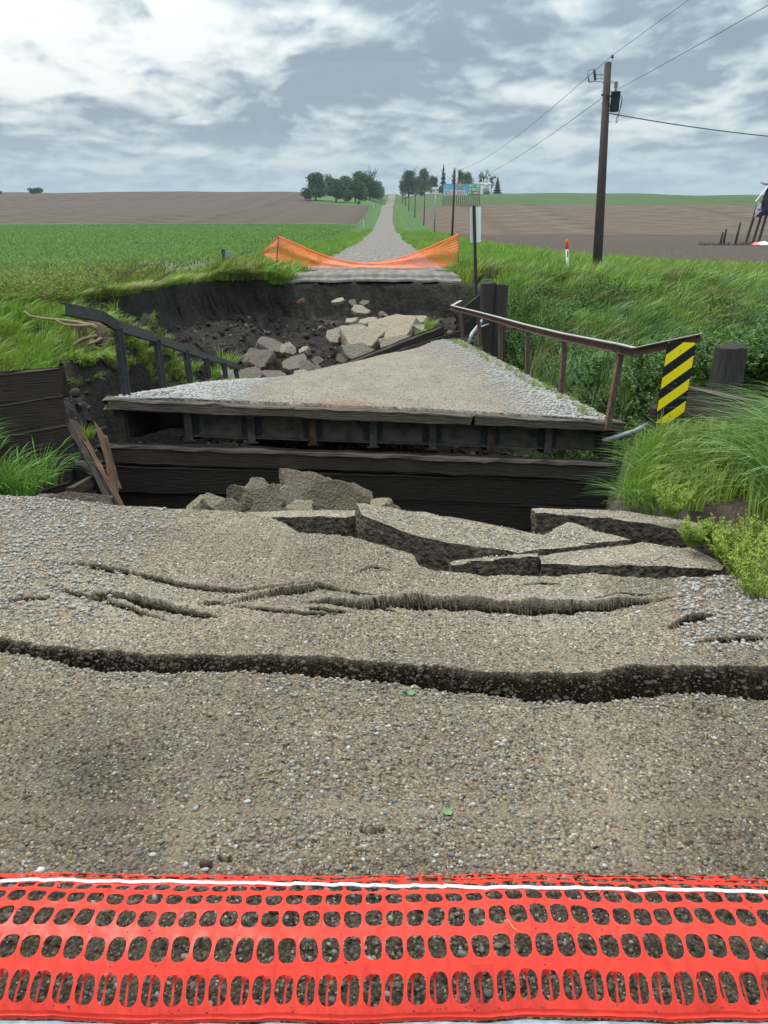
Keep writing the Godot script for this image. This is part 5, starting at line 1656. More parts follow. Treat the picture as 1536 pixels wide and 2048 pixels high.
func build_farm():
	var dk := lin(0.07, 0.12, 0.046)
	var md := lin(0.12, 0.19, 0.062)
	var lt := lin(0.14, 0.20, 0.085)
	var cn := lin(0.04, 0.068, 0.042)
	var gl := "trees left of the far road"
	gl = "trees on the farmyard lawn"
	tree(633, 520, 345, 46, 0, dk, "spreading dark tree with gaps, alone at the ploughed field end of the lawn", "shade_tree", "tree", gl)
	tree(661, 590, 349, 26, 0, md, "lighter tree peeking out between the solitary tree and the dark one", "shade_tree", "tree", gl)
	tree(673, 500, 357, 46, 0, dk, "low wide dark tree next to the solitary one on the lawn", "shade_tree", "tree", gl)
	tree(711, 495, 359, 42, 0, dk, "round dense dark tree in the middle front of the lawn trees", "shade_tree", "tree", gl)
	tree(692, 585, 351, 34, 0, md, "tree behind the gap between the two dark front trees", "shade_tree", "tree", gl)
	tree(722, 560, 342, 44, 0, md, "tall green tree rising highest behind the round front tree", "shade_tree", "tree", gl)
	tree(740, 570, 350, 36, 0, dk, "dark tree on the road side of the lawn trees", "shade_tree", "tree", gl)
	tree(755, 600, 360, 26, 0, md, "small open tree nearest the road crest on the lawn", "shade_tree", "tree", gl)
	tree(742, 640, 336, 40, 2, lt, "pale bare grey tree showing above the lawn trees", "bare_tree", "tree", gl, true)
	tree(764, 615, 374, 18, 3, dk, "dark bush beside the road crest", "bush", "shrub", gl)
	tree(752, 630, 386, 40, 3, dk, "low dark hedge behind the lawn trees by the road", "bush", "shrub", gl)
	tree(718, 462, 398, 9, 3, cn, "small dark shrub alone on the front of the lawn", "bush", "shrub", gl)
	var gr := "trees around the farm behind the billboard"
	tree(816, 610, 336, 34, 0, dk, "big dark tree beside the road crest across from the lawn", "shade_tree", "tree", gr)
	tree(833, 640, 346, 20, 0, lt, "light green tree next to the big dark tree by the crest", "shade_tree", "tree", gr)
	tree(847, 640, 339, 28, 0, md, "tall feathery tree between the crest tree and the farmhouse", "shade_tree", "tree", gr)
	tree(864, 620, 350, 22, 0, dk, "dark tree behind the white farmhouse", "shade_tree", "tree", gr)
	tree(857, 520, 366, 16, 3, md, "green bushy young tree in front of the farmhouse", "bush", "shrub", gr)
	tree(842, 480, 379, 18, 3, dk, "round dark bush on the slope before the farm", "bush", "shrub", gr)
	tree(879, 520, 368, 13, 3, md, "young green tree beside the farmhouse and the billboard", "bush", "shrub", gr)
	tree(884, 575, 332, 17, 1, cn, "tall narrow spruce left of the pole by the billboard", "spruce_tree", "tree", gr)
	tree(905, 575, 338, 16, 1, cn, "spruce whose tip stands just above the second pole", "spruce_tree", "tree", gr)
	tree(918, 610, 338, 16, 0, md, "slim tree directly above the billboard middle", "shade_tree", "tree", gr)
	tree(930, 600, 343, 26, 0, md, "broad soft green tree above the green end of the billboard", "shade_tree", "tree", gr)
	tree(962, 620, 341, 24, 2, md, "thin open tree above the white barn", "shade_tree", "tree", gr, false)
	tree(978, 620, 350, 22, 2, dk, "thin tree between the barn and the dark cedar", "shade_tree", "tree", gr, false)
	tree(991, 570, 356, 19, 1, cn, "dark cone shaped cedar at the open end of the farm", "spruce_tree", "tree", gr)
	tree(83, 640, 374, 34, 3, dk, "dark bush clump alone on the skyline above the ploughed field", "bush", "shrub", "")
	tree(12, 640, 381, 10, 3, cn, "tiny dark bush at the very end of the skyline above the ploughed field", "bush", "shrub", "")
	tree(1147, 640, 388, 18, 3, md, "faint low bush on the pasture skyline left of the big pole", "bush", "shrub", "")
	tree(1214, 640, 391, 16, 3, md, "faint low bush on the pasture skyline behind the big pole", "bush", "shrub", "")
	# a strip of bright grass on the skyline
	var ww: Material = M.white
	# farm buildings
	var roof := mat(lin(0.36, 0.38, 0.40), 0.6, M.mix, Vector3.ONE * 0.5, false)
	house(869, 590, 10.0, 8.0, 3.4, 1.6, ww, roof, "small white farmhouse among the trees beside the pale pole", "farmhouse", "house")
	house(963, 560, 10.0, 9.0, 6.6, 1.2, ww, roof, "white barn behind the green end of the billboard", "barn", "barn")
	var t := 548.0
	var x := (969.0 - 768.0) / 1538.0 * t
	var y := land_y(x, t * K)
	var base := Vector3(x, y, -t * K)
	var o := thing("grain_bin", "round grey grain bin in front of the white barn", "grain bin", base)
	var b := B.new(base, true)
	b.tube([base + Vector3(0, -0.5, 0), base + Vector3(0, 5.6, 0)], [2.0], 20)
	part(o, "wall", b.done(), M.zinc)
	b = B.new(base, true)
	b.tube([base + Vector3(0, 5.6, 0), base + Vector3(0, 7.0, 0)], [2.1, 0.2], 20)
	part(o, "roof", b.done(), M.zinc)
	house(977, 550, 3.6, 3.0, 1.8, 0.6, ww, roof, "tiny white shed between the grain bin and the cedar", "shed", "shed")


func house(u: float, t: float, w: float, dp: float, h: float, rise: float, wall: Material, roof: Material, label: String, called: String, category: String):
	var x := (u - 768.0) / 1538.0 * t
	var base := Vector3(x, land_y(x, t * K) - 0.4, -t * K)
	var o := thing(called, label, category, base)
	var b := B.new()
	b.box(Vector3(0, h / 2, 0), Vector3(w, h, dp))
	for e in [-1.0, 1.0]:
		b.tri(Vector3(e * w / 2, h, dp / 2), Vector3(e * w / 2, h, -dp / 2), Vector3(e * w / 2, h + rise, 0))
	part(o, "wall", b.done(), wall)
	b = B.new()
	for e in [-1.0, 1.0]:
		b.hexa([Vector3(-w / 2 - 0.3, h + 0.01, e * (dp / 2 + 0.3)), Vector3(w / 2 + 0.3, h + 0.01, e * (dp / 2 + 0.3)), Vector3(w / 2 + 0.3, h + rise + 0.01, 0), Vector3(-w / 2 - 0.3, h + rise + 0.01, 0),
			Vector3(-w / 2 - 0.3, h + 0.2, e * (dp / 2 + 0.3)), Vector3(w / 2 + 0.3, h + 0.2, e * (dp / 2 + 0.3)), Vector3(w / 2 + 0.3, h + rise + 0.2, 0), Vector3(-w / 2 - 0.3, h + rise + 0.2, 0)])
	part(o, "roof", b.done(), roof)
	for k in (3 if w > 5 else 1):
		b = B.new()
		b.box(Vector3(-w * 0.3 + w * 0.3 * k, h * 0.5, dp / 2 + 0.03), Vector3(1.0, 1.4, 0.06))
		part(o, "door" if k == 1 else "window", b.done(), M.tank)


# ---------------------------------------------------------------- billboards
func text_part(parent: Node3D, called: String, s: String, height: float, at: Vector3, m: Material, width := 0.0):
	var t := TextMesh.new()
	var f := SystemFont.new()
	f.font_names = PackedStringArray(["Droid Sans"])
	f.font_weight = 700
	t.font = f
	t.font_size = 64
	t.pixel_size = height / 46.0
	t.depth = 0.05
	t.text = s
	var o := part(parent, called, t, m)
	o.position = at
	if width > 0.0:
		var w := t.get_aabb().size.x
		if w > 0.01: o.scale.x = width / w
	return o


func build_boards():
	var t := 312.0
	var x := (921.0 - 768.0) / 1538.0 * t
	var d := t * K
	var y := land_y(x, d)
	var base := Vector3(x, y, -d)
	var o := thing("billboard", "wide truck wash billboard, sky blue with a green end, on a row of posts", "billboard", base)
	var w := 14.7
	var h := 4.4
	var by := 3.6
	var sky_blue := mat(Color.WHITE, 0.5)
	var grad := GradientTexture2D.new()
	var g := Gradient.new()
	g.colors = PackedColorArray([lin(0.10, 0.33, 0.60), lin(0.42, 0.58, 0.70)])
	grad.gradient = g
	grad.fill_from = Vector2(0.7, 0.0)
	grad.fill_to = Vector2(0.4, 1.0)
	grad.width = 64; grad.height = 64
	sky_blue.albedo_texture = grad
	var bl := sheet(2, 2, func(i, j): return Vector3(-w / 2 + i * w * 0.66, by + j * h, 0.0), null, true)
	part(o, "blue_panel", bl, sky_blue)
	var bx := B.new()
	bx.box(Vector3(-w / 2 + w * 0.83, by + h / 2, -0.09), Vector3(w * 0.34, h, 0.18))
	part(o, "green_panel", bx.done(), mat(lin(0.05, 0.36, 0.14), 0.5))
	bx = B.new()
	bx.box(Vector3(-w * 0.17, by + h / 2, -0.1), Vector3(w * 0.66, h, 0.18))
	bx.box(Vector3(0, by + h / 2, -0.25), Vector3(w, h * 0.9, 0.1))
	part(o, "backing", bx.done(), M.pole)
	var red := mat(lin(0.55, 0.05, 0.05), 0.5)
	bx = B.new()
	bx.box(Vector3(-w * 0.16, by + 1.15, 0.06), Vector3(7.3, 1.5, 0.1))
	part(o, "white_banner", bx.done(), M.white)
	bx = B.new()
	bx.box(Vector3(-w * 0.17, by + 0.95, 0.03), Vector3(7.7, 1.4, 0.05))
	part(o, "banner_shadow_bar", bx.done(), mat(lin(0.02, 0.05, 0.16), 0.5))
	text_part(o, "lettering", "TRUCK WASH", 1.15, Vector3(-w * 0.16, by + 1.15, 0.14), red, 6.8)
	text_part(o, "lettering", "EXIT 142", 1.0, Vector3(w * 0.335, by + 3.65, 0.05), M.white, 4.4)
	text_part(o, "lettering", "20 MILES", 1.0, Vector3(w * 0.335, by + 2.35, 0.05), M.white, 4.4)
	text_part(o, "lettering", "AT", 1.0, Vector3(w * 0.215, by + 1.0, 0.05), M.white, 1.2)
	bx = B.new()
	bx.box(Vector3(w * 0.385, by + 0.95, 0.06), Vector3(2.6, 1.0, 0.1))
	part(o, "red_badge", bx.done(), red)
	bx = B.new()
	bx.box(Vector3(w * 0.385, by + 1.05, 0.13), Vector3(2.0, 0.25, 0.03))
	bx.box(Vector3(w * 0.385, by + 0.72, 0.13), Vector3(1.6, 0.12, 0.03))
	part(o, "badge_bar", bx.done(), M.white)
	# the star emblem that stands above the upper edge
	var star := PackedVector2Array()
	for k in 10:
		var a := PI / 2 + TAU * k / 10.0
		star.append(Vector2(cos(a), sin(a)) * (1.5 if k % 2 == 0 else 0.6))
	bx = B.new()
	prism(star, 0.03, 0.12, bx, Transform3D(Basis.IDENTITY, Vector3(-0.05 * w + 0.1, by + 3.6, 0)))
	part(o, "star", bx.done(), mat(lin(0.55, 0.42, 0.06), 0.5))
	bx = B.new()
	var sc := Vector3(-0.05 * w + 0.1, by + 3.0, 0.16)
	bx.bar(sc + Vector3(-1.1, -0.8, 0), sc + Vector3(1.0, 0.9, 0), 0.22, 0.08, Vector3.BACK)
	bx.bar(sc + Vector3(1.1, -0.8, 0.05), sc + Vector3(-1.0, 0.9, 0.05), 0.22, 0.08, Vector3.BACK)
	part(o, "crossed_brushes", bx.done(), mat(lin(0.30, 0.26, 0.08), 0.5))
	for k in 20:
		bx = B.new()
		var px := -w / 2 + w * k / 19.0
		bx.box(Vector3(px, by / 2 - 0.3, -0.3), Vector3(0.22, by + 1.0, 0.22))
		part(o, "post", bx.done(), M.pole)
	# the wrecked billboard at the edge of the tilled field
	t = 118.0
	d = t * K
	var px2 := func(u: float) -> float: return (u - 768.0) / 1538.0 * t
	var up := func(v: float) -> float: return 1.6 + t * 0.0006098 * (455.0 - v)
	var gy: float = up.call(474.0)
	base = Vector3(px2.call(1530.0), land_y(px2.call(1530.0), d), -d)
	o = thing("wrecked_billboard", "collapsed billboard frame with a torn vinyl sheet hanging from leaning posts", "billboard", base)
	var legs := [[1495, 474, 1510, 410], [1509, 474, 1528, 380], [1520, 474, 1537, 385], [1545, 474, 1552, 380], [1563, 474, 1570, 382]]
	for l in legs:
		bx = B.new(base)
		bx.bar(Vector3(px2.call(l[0] * 1.0), land_y(px2.call(l[0] * 1.0), d) - 0.3, -d), Vector3(px2.call(l[2] * 1.0), up.call(l[3] * 1.0), -d - 0.4), 0.3, 0.3, Vector3.BACK)
		part(o, "post", bx.done(), M.pole)
	var vinyl_black := mat(lin(0.02, 0.022, 0.03), 0.5)
	var corner := [Vector3(px2.call(1521.0), up.call(371.0), -d + 0.5), Vector3(px2.call(1575.0), up.call(392.0), -d + 1.6), Vector3(px2.call(1568.0), up.call(424.0), -d + 0.7), Vector3(px2.call(1500.0), up.call(436.0), -d + 0.6)]
	var torn := func(i, j):
		var a: Vector3 = corner[3].lerp(corner[2], i / 15.0)
		var b: Vector3 = corner[0].lerp(corner[1], i / 15.0)
		var p := a.lerp(b, j / 11.0)
		return p + Vector3(0, 0.25 * n1.get_noise_2d(i * 0.4, 3) * (1.0 - j / 11.0) * 2.0, 0.5 * n1.get_noise_2d(i * 0.22, j * 0.2)) - base
	part(o, "torn_sheet", sheet(16, 12, torn), vinyl_black)
	var strip := func(i, j):
		var a := Vector3(px2.call(1498.0 + i * 2.2), up.call(436.0 - i * 2.0), -d + 0.95)
		var b := Vector3(px2.call(1501.5 + i * 1.4), up.call(404.0 + i * 0.7), -d + 0.95)
		return a.lerp(b, j / 7.0) + Vector3(0, 0, 0.3 * n1.get_noise_2d(i * 0.7, j * 0.5)) - base
	var dapple := func(i, j): return [Color(0.65, 0.66, 0.62), Color(0.62, 0.45, 0.58), Color(0.06, 0.06, 0.07), Color(0.62, 0.62, 0.55)][int(absf(n1.get_noise_2d(i * 1.3, j * 0.9)) * 9.0) % 4]
	part(o, "printed_flap", sheet(7, 8, strip, dapple), mat(Color.WHITE, 0.5, null, Vector3.ONE, true, null, 0.0, true))
	bx = B.new(base)
	bx.hexa([corner[0] + Vector3(-0.3, 0.0, 0.3), corner[1] + Vector3(0, 0.0, 0.5), corner[1] + Vector3(0, 0.4, -3.0), corner[0] + Vector3(0, 0.3, -3.0), corner[0] + Vector3(-0.3, 0.18, 0.3), corner[1] + Vector3(0, 0.18, 0.5), corner[1] + Vector3(0, 0.58, -3.0), corner[0] + Vector3(0, 0.48, -3.0)])
	part(o, "folded_top", bx.done(), M.zinc)
	bx = B.new(base)
	bx.bar(Vector3(px2.call(1498.0), up.call(404.0), -d + 0.8), corner[0] + Vector3(-0.1, 0.05, 0.4), 0.25, 0.12)
	part(o, "pale_edge", bx.done(), M.white)
	for s in [[1446, 464, "shortest of the broken posts in the row"], [1452, 458, "second broken post from the open end of the row"], [1476, 445, "leaning tallest broken post next to the wrecked billboard"]]:
		var p := Vector3(px2.call(s[0] * 1.0 - 1.0), 0, -d)
		p.y = land_y(p.x, d) - 0.2
		var q := Vector3(px2.call(s[0] * 1.0 + (3.0 if s[0] == 1476 else 1.0)), up.call(s[1] * 1.0), -d)
		bx = B.new(p, true)
		bx.tube([p, q], [0.2, 0.16], 8)
		solo("broken_post", bx.done(), M.pole, s[2] + " in the field", "post", p)
	# vinyl lying on the ground
	var cloths := [[1476.0, 1510.0, lin(0.70, 0.74, 0.78), "white and pale blue vinyl sheet lying on the field below the wrecked billboard", 0.65], [1473.0, 1484.0, lin(0.75, 0.16, 0.14), "red torn vinyl scrap beside the white sheet on the field", 0.5], [1500.0, 1509.0, lin(0.80, 0.62, 0.12), "yellow torn vinyl scrap at the end of the white sheet", 0.66], [1507.0, 1545.0, lin(0.55, 0.60, 0.62), "second pale vinyl sheet with dark folds at the frame edge", 0.5]]
	var at := 0
	for c in cloths:
		var x0: float = px2.call(c[0])
		var x1: float = px2.call(c[1])
		var mid := Vector3((x0 + x1) / 2, land_y((x0 + x1) / 2, d - 6), -d + 6 + at * 0.3)
		var cloth := func(i, j):
			var xx: float = lerpf(x0, x1, i / 17.0)
			var dd: float = d - 6.0 - at * 0.3 + 1.5 * (j / 9.0 - 0.5) + 0.3 * n1.get_noise_2d(i * 0.3, at)
			return Vector3(xx, land_y(xx, dd) + 0.1 + c[4] * sin(PI * j / 9.0) * (0.7 + 0.5 * n1.get_noise_2d(i * 0.25, j * 0.3 + at)) * sin(PI * (i + 0.6) / 18.2), -dd) - mid
		solo("torn_vinyl", sheet(18, 10, cloth), mat(c[2], 0.5), c[3], "vinyl sheet", mid)
		at += 1
	# low ridge of dead stalks behind the scraps
	var r0 := B.new()
	for k in 260:
		var u := lerpf(1388.0, 1560.0, k / 260.0) + rnd(-2, 2)
		var xx: float = px2.call(u)
		var p := Vector3(xx, land_y(xx, d - 3.0) - 0.1, -d + 3.0 + rnd(-1, 1))
		r0.tri(p + Vector3(-0.08, 0, 0), p + Vector3(0.08, 0, 0), p + Vector3(rnd(-0.3, 0.3), rnd(0.25, 0.8), rnd(-0.3, 0.3)))
	solo("dead_stalks", r0.done(), M.twig, "low line of dead brown stalks along the edge of the tilled field", "dead grass", Vector3.ZERO, "", "stuff")



# ---------------------------------------------------------------- debris
func build_debris():
	# two splintered planks standing in the gap by the dark wing wall
	timber("broken_plank", "long splintered plank leaning in the gap beside the dark wing wall", "plank", Vector3(-2.44, -0.79, -6.579), Vector3(-3.064, -0.24, -7.423), 0.17, 0.06, M.wood_dark, 0.018, 0.2, "", Vector3(0, 0.3, 1))
	timber("broken_plank", "raw brown splinter lying along the long leaning plank", "plank", Vector3(-2.395, -0.709, -6.556), Vector3(-2.945, -0.249, -7.26), 0.05, 0.04, M.wood_raw, 0.018, 0.25, "", Vector3(0, 0.3, 1))
	timber("broken_plank", "shorter upright splintered board against the end of the timber wall", "plank", Vector3(-2.594, -0.824, -7.1), Vector3(-2.876, -0.317, -7.608), 0.12, 0.05, M.wood_raw, 0.02, 0.25, "", Vector3(0, 0.3, 1))
	timber("broken_plank", "pale broken plank end sticking out behind the leaning planks", "plank", Vector3(-3.288, -0.812, -8.277), Vector3(-3.053, -0.76, -8.297), 0.14, 0.1, M.wood_grey, 0.012, 0.1)
	timber("broken_plank", "second pale plank end under the first behind the leaning planks", "plank", Vector3(-3.239, -0.893, -8.141), Vector3(-3.007, -0.851, -8.156), 0.12, 0.1, M.wood_grey, 0.012, 0.1)
	timber("broken_plank", "black beam lying across the gap behind the leaning planks", "plank", Vector3(-3.389, -0.804, -7.96), Vector3(-2.881, -0.802, -7.428), 0.18, 0.16, M.wood_black, 0.012, 0.1)
	timber("broken_plank", "thin grey board at the bottom of the gap by the wing wall", "plank", Vector3(-3.103, -0.856, -7.195), Vector3(-2.841, -0.76, -7.55), 0.1, 0.05, M.wood_grey, 0.012, 0.1)
	# planks fallen on the far end of the bridge
	timber("fallen_beam", "long dark beam lying along the far edge of the sunken deck", "beam", Vector3(-1.161, -1.654, -18.628), Vector3(1.508, -0.887, -20.404), 0.2, 0.22, M.wood_dark, 0.012, 0.08)
	timber("fallen_beam", "second thinner beam beside the long one at the far edge of the deck", "beam", Vector3(-0.959, -1.661, -18.945), Vector3(1.61, -0.962, -20.697), 0.14, 0.12, M.wood_black, 0.012, 0.08)
	timber("fallen_beam", "grey beam with a pale upper edge next to the far corner of the deck", "beam", Vector3(0.393, -1.327, -19.069), Vector3(1.933, -0.918, -19.647), 0.24, 0.1, M.pile, 0.01, 0.04)
	# earth lump at the end of the wing wall
	M.earth = mat(lin(0.11, 0.082, 0.06), 1.0, M.mix, Vector3.ONE * 2.0, false, M.rough_h, 3.0)
	chunk(chunk_mesh(0.2, 0.16, 7), Vector3(-2.21, -0.248, -5.181), Vector3(0.3, 0.2, -0.12), "brown wedge of earth lying at the foot of the dark wing wall", "", M.earth)
	chunk(chunk_mesh(0.12, 0.1, 6), Vector3(-2.487, -0.261, -5.282), Vector3(0.3, 0.2, 0.1), "small dark lump between the grass clump and the wing wall foot", "", M.chunk_dirt)
	# roots and branches washed against the left bank
	var o := thing("driftwood", "tangled washed-up root with long pale branches on the bank above the dark railing end", "driftwood", Vector3(-5.54, -0.457, -15.232))
	var b := B.new(o.position, true)
	b.tube([Vector3(-7.022, 0.073, -15.429), Vector3(-6.905, -0.018, -15.395), Vector3(-6.617, -0.053, -15.275), Vector3(-6.236, -0.069, -15.163), Vector3(-5.947, -0.105, -15.149), Vector3(-5.61, -0.177, -15.123), Vector3(-5.454, -0.28, -15.191)], [0.02, 0.022, 0.025, 0.03, 0.035, 0.05], 6)
	part(o, "branch", b.done(), M.root)
	b = B.new(o.position, true)
	b.tube([Vector3(-6.227, -0.046, -14.958), Vector3(-6.056, -0.135, -14.925), Vector3(-5.811, -0.165, -15.021), Vector3(-5.61, -0.159, -15.129)], [0.015, 0.02, 0.03], 6)
	part(o, "branch", b.done(), M.root)
	b = B.new(o.position, true)
	b.tube([Vector3(-6.036, 0.011, -15.299), Vector3(-5.745, -0.08, -15.265), Vector3(-5.503, -0.217, -15.215), Vector3(-5.474, -0.398, -15.148), Vector3(-5.559, -0.549, -15.198)], [0.03, 0.05, 0.10, 0.12, 0.08], 8)
	part(o, "root_stump", b.done(), M.twig)
	b = B.new(o.position, true)
	b.tube([Vector3(-5.905, -0.509, -14.787), Vector3(-5.763, -0.398, -14.934), Vector3(-5.562, -0.358, -15.056), Vector3(-5.393, -0.384, -15.259), Vector3(-5.237, -0.531, -15.632), Vector3(-5.167, -0.712, -15.991), Vector3(-5.109, -0.839, -16.37)], [0.03, 0.035, 0.04, 0.04, 0.045, 0.035, 0.01], 6)
	part(o, "branch", b.done(), M.root)
	b = B.new(o.position, true)
	b.tube([Vector3(-5.629, -0.492, -14.793), Vector3(-5.477, -0.434, -14.921), Vector3(-5.447, -0.394, -15.043)], [0.02, 0.03], 6)
	part(o, "branch", b.done(), M.root)
	b = B.new(o.position)
	for k in 46:
		var p := Vector3(-5.792, -0.165, -15.021) + Vector3(rnd(-0.09, 0.09), 0, rnd(-0.08, 0.08))
		var q := p + Vector3(rnd(-0.05, 0.05), -rnd(0.25, 0.62), rnd(-0.05, 0.05))
		b.tri(p + Vector3(-0.006, 0, 0), p + Vector3(0.006, 0, 0), q)
	var hung := part(o, "hanging_grass", b.done(), mat(lin(0.14, 0.12, 0.055), 0.9))
	tag(hung, "", "", "", "stuff")
	# a scrap of white plastic
	var c := Vector3(-5.435, -0.48, -15.117)
	var plas := func(i, j):
		var p := Vector3((i / 6.0 - 0.5) * 0.22, (j / 4.0 - 0.5) * 0.1 + 0.06 * pow(i / 6.0, 2.0), 0.0)
		return p + Vector3(0, 0.04 * n1.get_noise_2d(i * 0.8, j), 0.06 * n1.get_noise_2d(i * 0.7, j * 0.8 + 9.0))
	solo("plastic_scrap", sheet(7, 5, plas), M.white, "torn white plastic scrap hanging on the washed-up root", "plastic scrap", c)
	# flood branches lying at the edge of the corn
	var heaps := [["large bare branch lying towards the corn field above the black bank", Vector3(-7.73, -0.759, -22.051), 2.6, 0.9, 14], ["brown brush heap under the bare branch", Vector3(-8.837, -0.622, -26.367), 1.2, 0.35, 22], ["dark brush heap farther out on the flattened grass", Vector3(-10.372, -0.444, -31.764), 1.6, 0.5, 24], ["small dark brush lump lying right of the brush heaps", Vector3(-7.742, -0.445, -28.565), 0.6, 0.15, 8], ["dead weed stalks standing in the yellowish weeds by the frame edge", Vector3(-9.626, -0.388, -23.254), 0.9, 0.6, 12]]
	for s in heaps:
		var base: Vector3 = s[1]
		base.y = near_y(base.x, -base.z) if -base.z < 31.0 else land_y(base.x, -base.z)
		var hb := B.new(base, true)
		for k in s[4]:
			var p: Vector3 = base + Vector3(rnd(-0.35, 0.35) * s[2], 0.03, rnd(-0.3, 0.3) * s[2])
			var a := rnd(-0.5, 0.9)
			var l: float = s[2] * rnd(0.4, 1.0)
			var q := p + Vector3(cos(a) * l * 0.5 * (1 if k % 3 else -1), s[3] * rnd(0.2, 0.7), -sin(a) * l * 0.4)
			var e := q + Vector3(rnd(-0.1, 0.5) * l, s[3] * rnd(0.0, 0.6), rnd(-0.3, 0.3) * l)
			hb.tube([p, q, e], [0.02, 0.014, 0.004], 5)
			for w in 3:
				var f := p.lerp(q, rnd(0.3, 1.0))
				hb.tube([f, f + Vector3(rnd(-0.3, 0.3), rnd(0.05, 0.4) * s[3], rnd(-0.2, 0.2)) * l], [0.008, 0.002], 4)
		solo("flood_brush", hb.done(), M.twig, s[0], "dead branches", base)
	# earth lump and stump in the right-hand grass
	chunk(chunk_mesh(0.5, 0.35, 7), Vector3(8.524, -0.741, -23.657) + Vector3(0, 0.1, 0), Vector3(0.35, 0.1, -0.1), "flat grey-brown slab lying in the grass slope beyond the striped marker", "", M.chunk_dirt)
	chunk(chunk_mesh(0.45, 0.4, 7), Vector3(7.641, -0.428, -26.972) + Vector3(0, 0.1, 0), Vector3(0.5, 0.4, -0.3), "brown clod of earth in the grass just below the big pole", "", M.chunk_dirt)
	# small green leaves blown onto the road
	for s in [[822, 1391, 0.3, "small green leaf lying close to the long crack"], [895, 1624, 1.2, "small green leaf lying on the gravelly road nearer the net"]]:
		var g := at_road(s[0], s[1])
		var lf := func(i, j):
			var u: float = i / 6.0 * 2.0 - 1.0
			var v: float = j / 4.0 * 2.0 - 1.0
			var wid: float = 0.016 * sqrt(maxf(0.0, 1.0 - u * u)) + 0.001
			return Vector3(u * 0.019, 0.004 + 0.006 * u * u + 0.005 * absf(v), v * wid * (1.0 - 0.4 * u) * 0.8)
		var lo := solo("fallen_leaf", sheet(7, 5, lf), mat(lin(0.14, 0.24, 0.10), 0.6), s[3], "leaf", g)
		lo.rotation.y = s[2]
	for s in [[505, 1550, 0.4, 0.09, "wisp of dry straw lying on the road left of the middle"], [1200, 1815, 0.05, 0.05, "short dry straw lying on the orange net"], [1030, 1895, -1.2, 0.05, "curved dry straw caught lower on the orange net"]]:
		var g := at_road(s[0], s[1])
		if s[1] > 1750: g = hump(g.x * 0.86, 3.5 if s[1] < 1850 else 2.2) + Vector3(0, 0.006, 0)
		var sb := B.new(g, true)
		for k in (5 if s[1] < 1700 else 1):
			var p := g + Vector3(rnd(-0.02, 0.02), 0.004, rnd(-0.02, 0.02)) * (1.0 if s[1] < 1700 else 0.0)
			var a: float = s[2] + (rnd(-0.6, 0.6) if s[1] < 1700 else 0.0)
			sb.tube([p, p + Vector3(cos(a), 0.06, -sin(a)) * s[3] * 0.5, p + Vector3(cos(a + 0.3), 0.02, -sin(a + 0.3)) * s[3]], [0.0016, 0.0014, 0.0006], 4)
		solo("dry_straw", sb.done(), mat(lin(0.36, 0.27, 0.13), 0.8), s[4], "straw", g)
	# a dark stone and a white pebble that stand out
	var st := B.new()
	var gk := at_road(412, 1735)
	solo("dark_stone", pebble_mesh(0.019, 91), mat(lin(0.06, 0.035, 0.028), 0.9), "large dark reddish stone lying just above the orange net", "stone", gk + Vector3(0, 0.005, 0))
	solo("pale_stone", pebble_mesh(0.014, 92), mat(lin(0.50, 0.50, 0.46), 0.8), "large pale stone lying on the road just above the net near the frame edge", "stone", at_road(82, 1742) + Vector3(0, 0.003, 0))


func at_road(u: float, v: float) -> Vector3:   # the place on the near road along a direction from where the photographer stood
	var dx := (u - 768.0) / 1538.0
	var dy := (1024.0 - v) / 1538.0
	var cp := cos(deg_to_rad(20.3))
	var sp := sin(deg_to_rad(20.3))
	var r := Vector3(dx, dy * cp - sp, -(cp + dy * sp))
	var p := r * (-1.6 / r.y)
	return Vector3(p.x, road_at(p.x, -p.z), p.z)


# ---------------------------------------------------------------- loose gravel
func pebble_mesh(r: float, sd: int) -> ArrayMesh:
	var b := B.new(Vector3.ZERO, true)
	var k := RandomNumberGenerator.new()
	k.seed = sd
	var v := []
	var sq := Vector3(1.0, 0.62, 0.8)
	var lat := [[-0.85, 0.5], [0.1, 1.0], [0.75, 0.62]]
	var rows := []
	for l in lat:
		var row := []
		for i in 6:
			var a: float = TAU * (i + 0.5 * lat.find(l)) / 6.0
			row.append(Vector3(cos(a) * l[1], l[0], sin(a) * l[1]) * sq * r * k.randf_range(0.82, 1.15))
		rows.append(row)
	for q in 2:
		for i in 6: b.quad(rows[q][(i + 1) % 6], rows[q][i], rows[q + 1][i], rows[q + 1][(i + 1) % 6])
	var top := Vector3(0, r * 0.62, 0)
	for i in 6: b.tri(top, rows[2][(i + 1) % 6], rows[2][i])
	return b.done()


func stone_tint() -> Color:
	var k := rng.randf()
	var c := Color(0.24, 0.21, 0.165)
	if k < 0.30: c = Color(0.30, 0.265, 0.21)
	elif k < 0.48: c = Color(0.19, 0.175, 0.155)
	elif k < 0.60: c = Color(0.42, 0.40, 0.36)
	elif k < 0.63: c = Color(0.5, 0.48, 0.44)
	elif k < 0.72: c = Color(0.27, 0.19, 0.135)
	elif k < 0.76: c = Color(0.13, 0.135, 0.14)
	elif k < 0.81: c = Color(0.36, 0.27, 0.15)
	return c * rnd(0.8, 1.15)


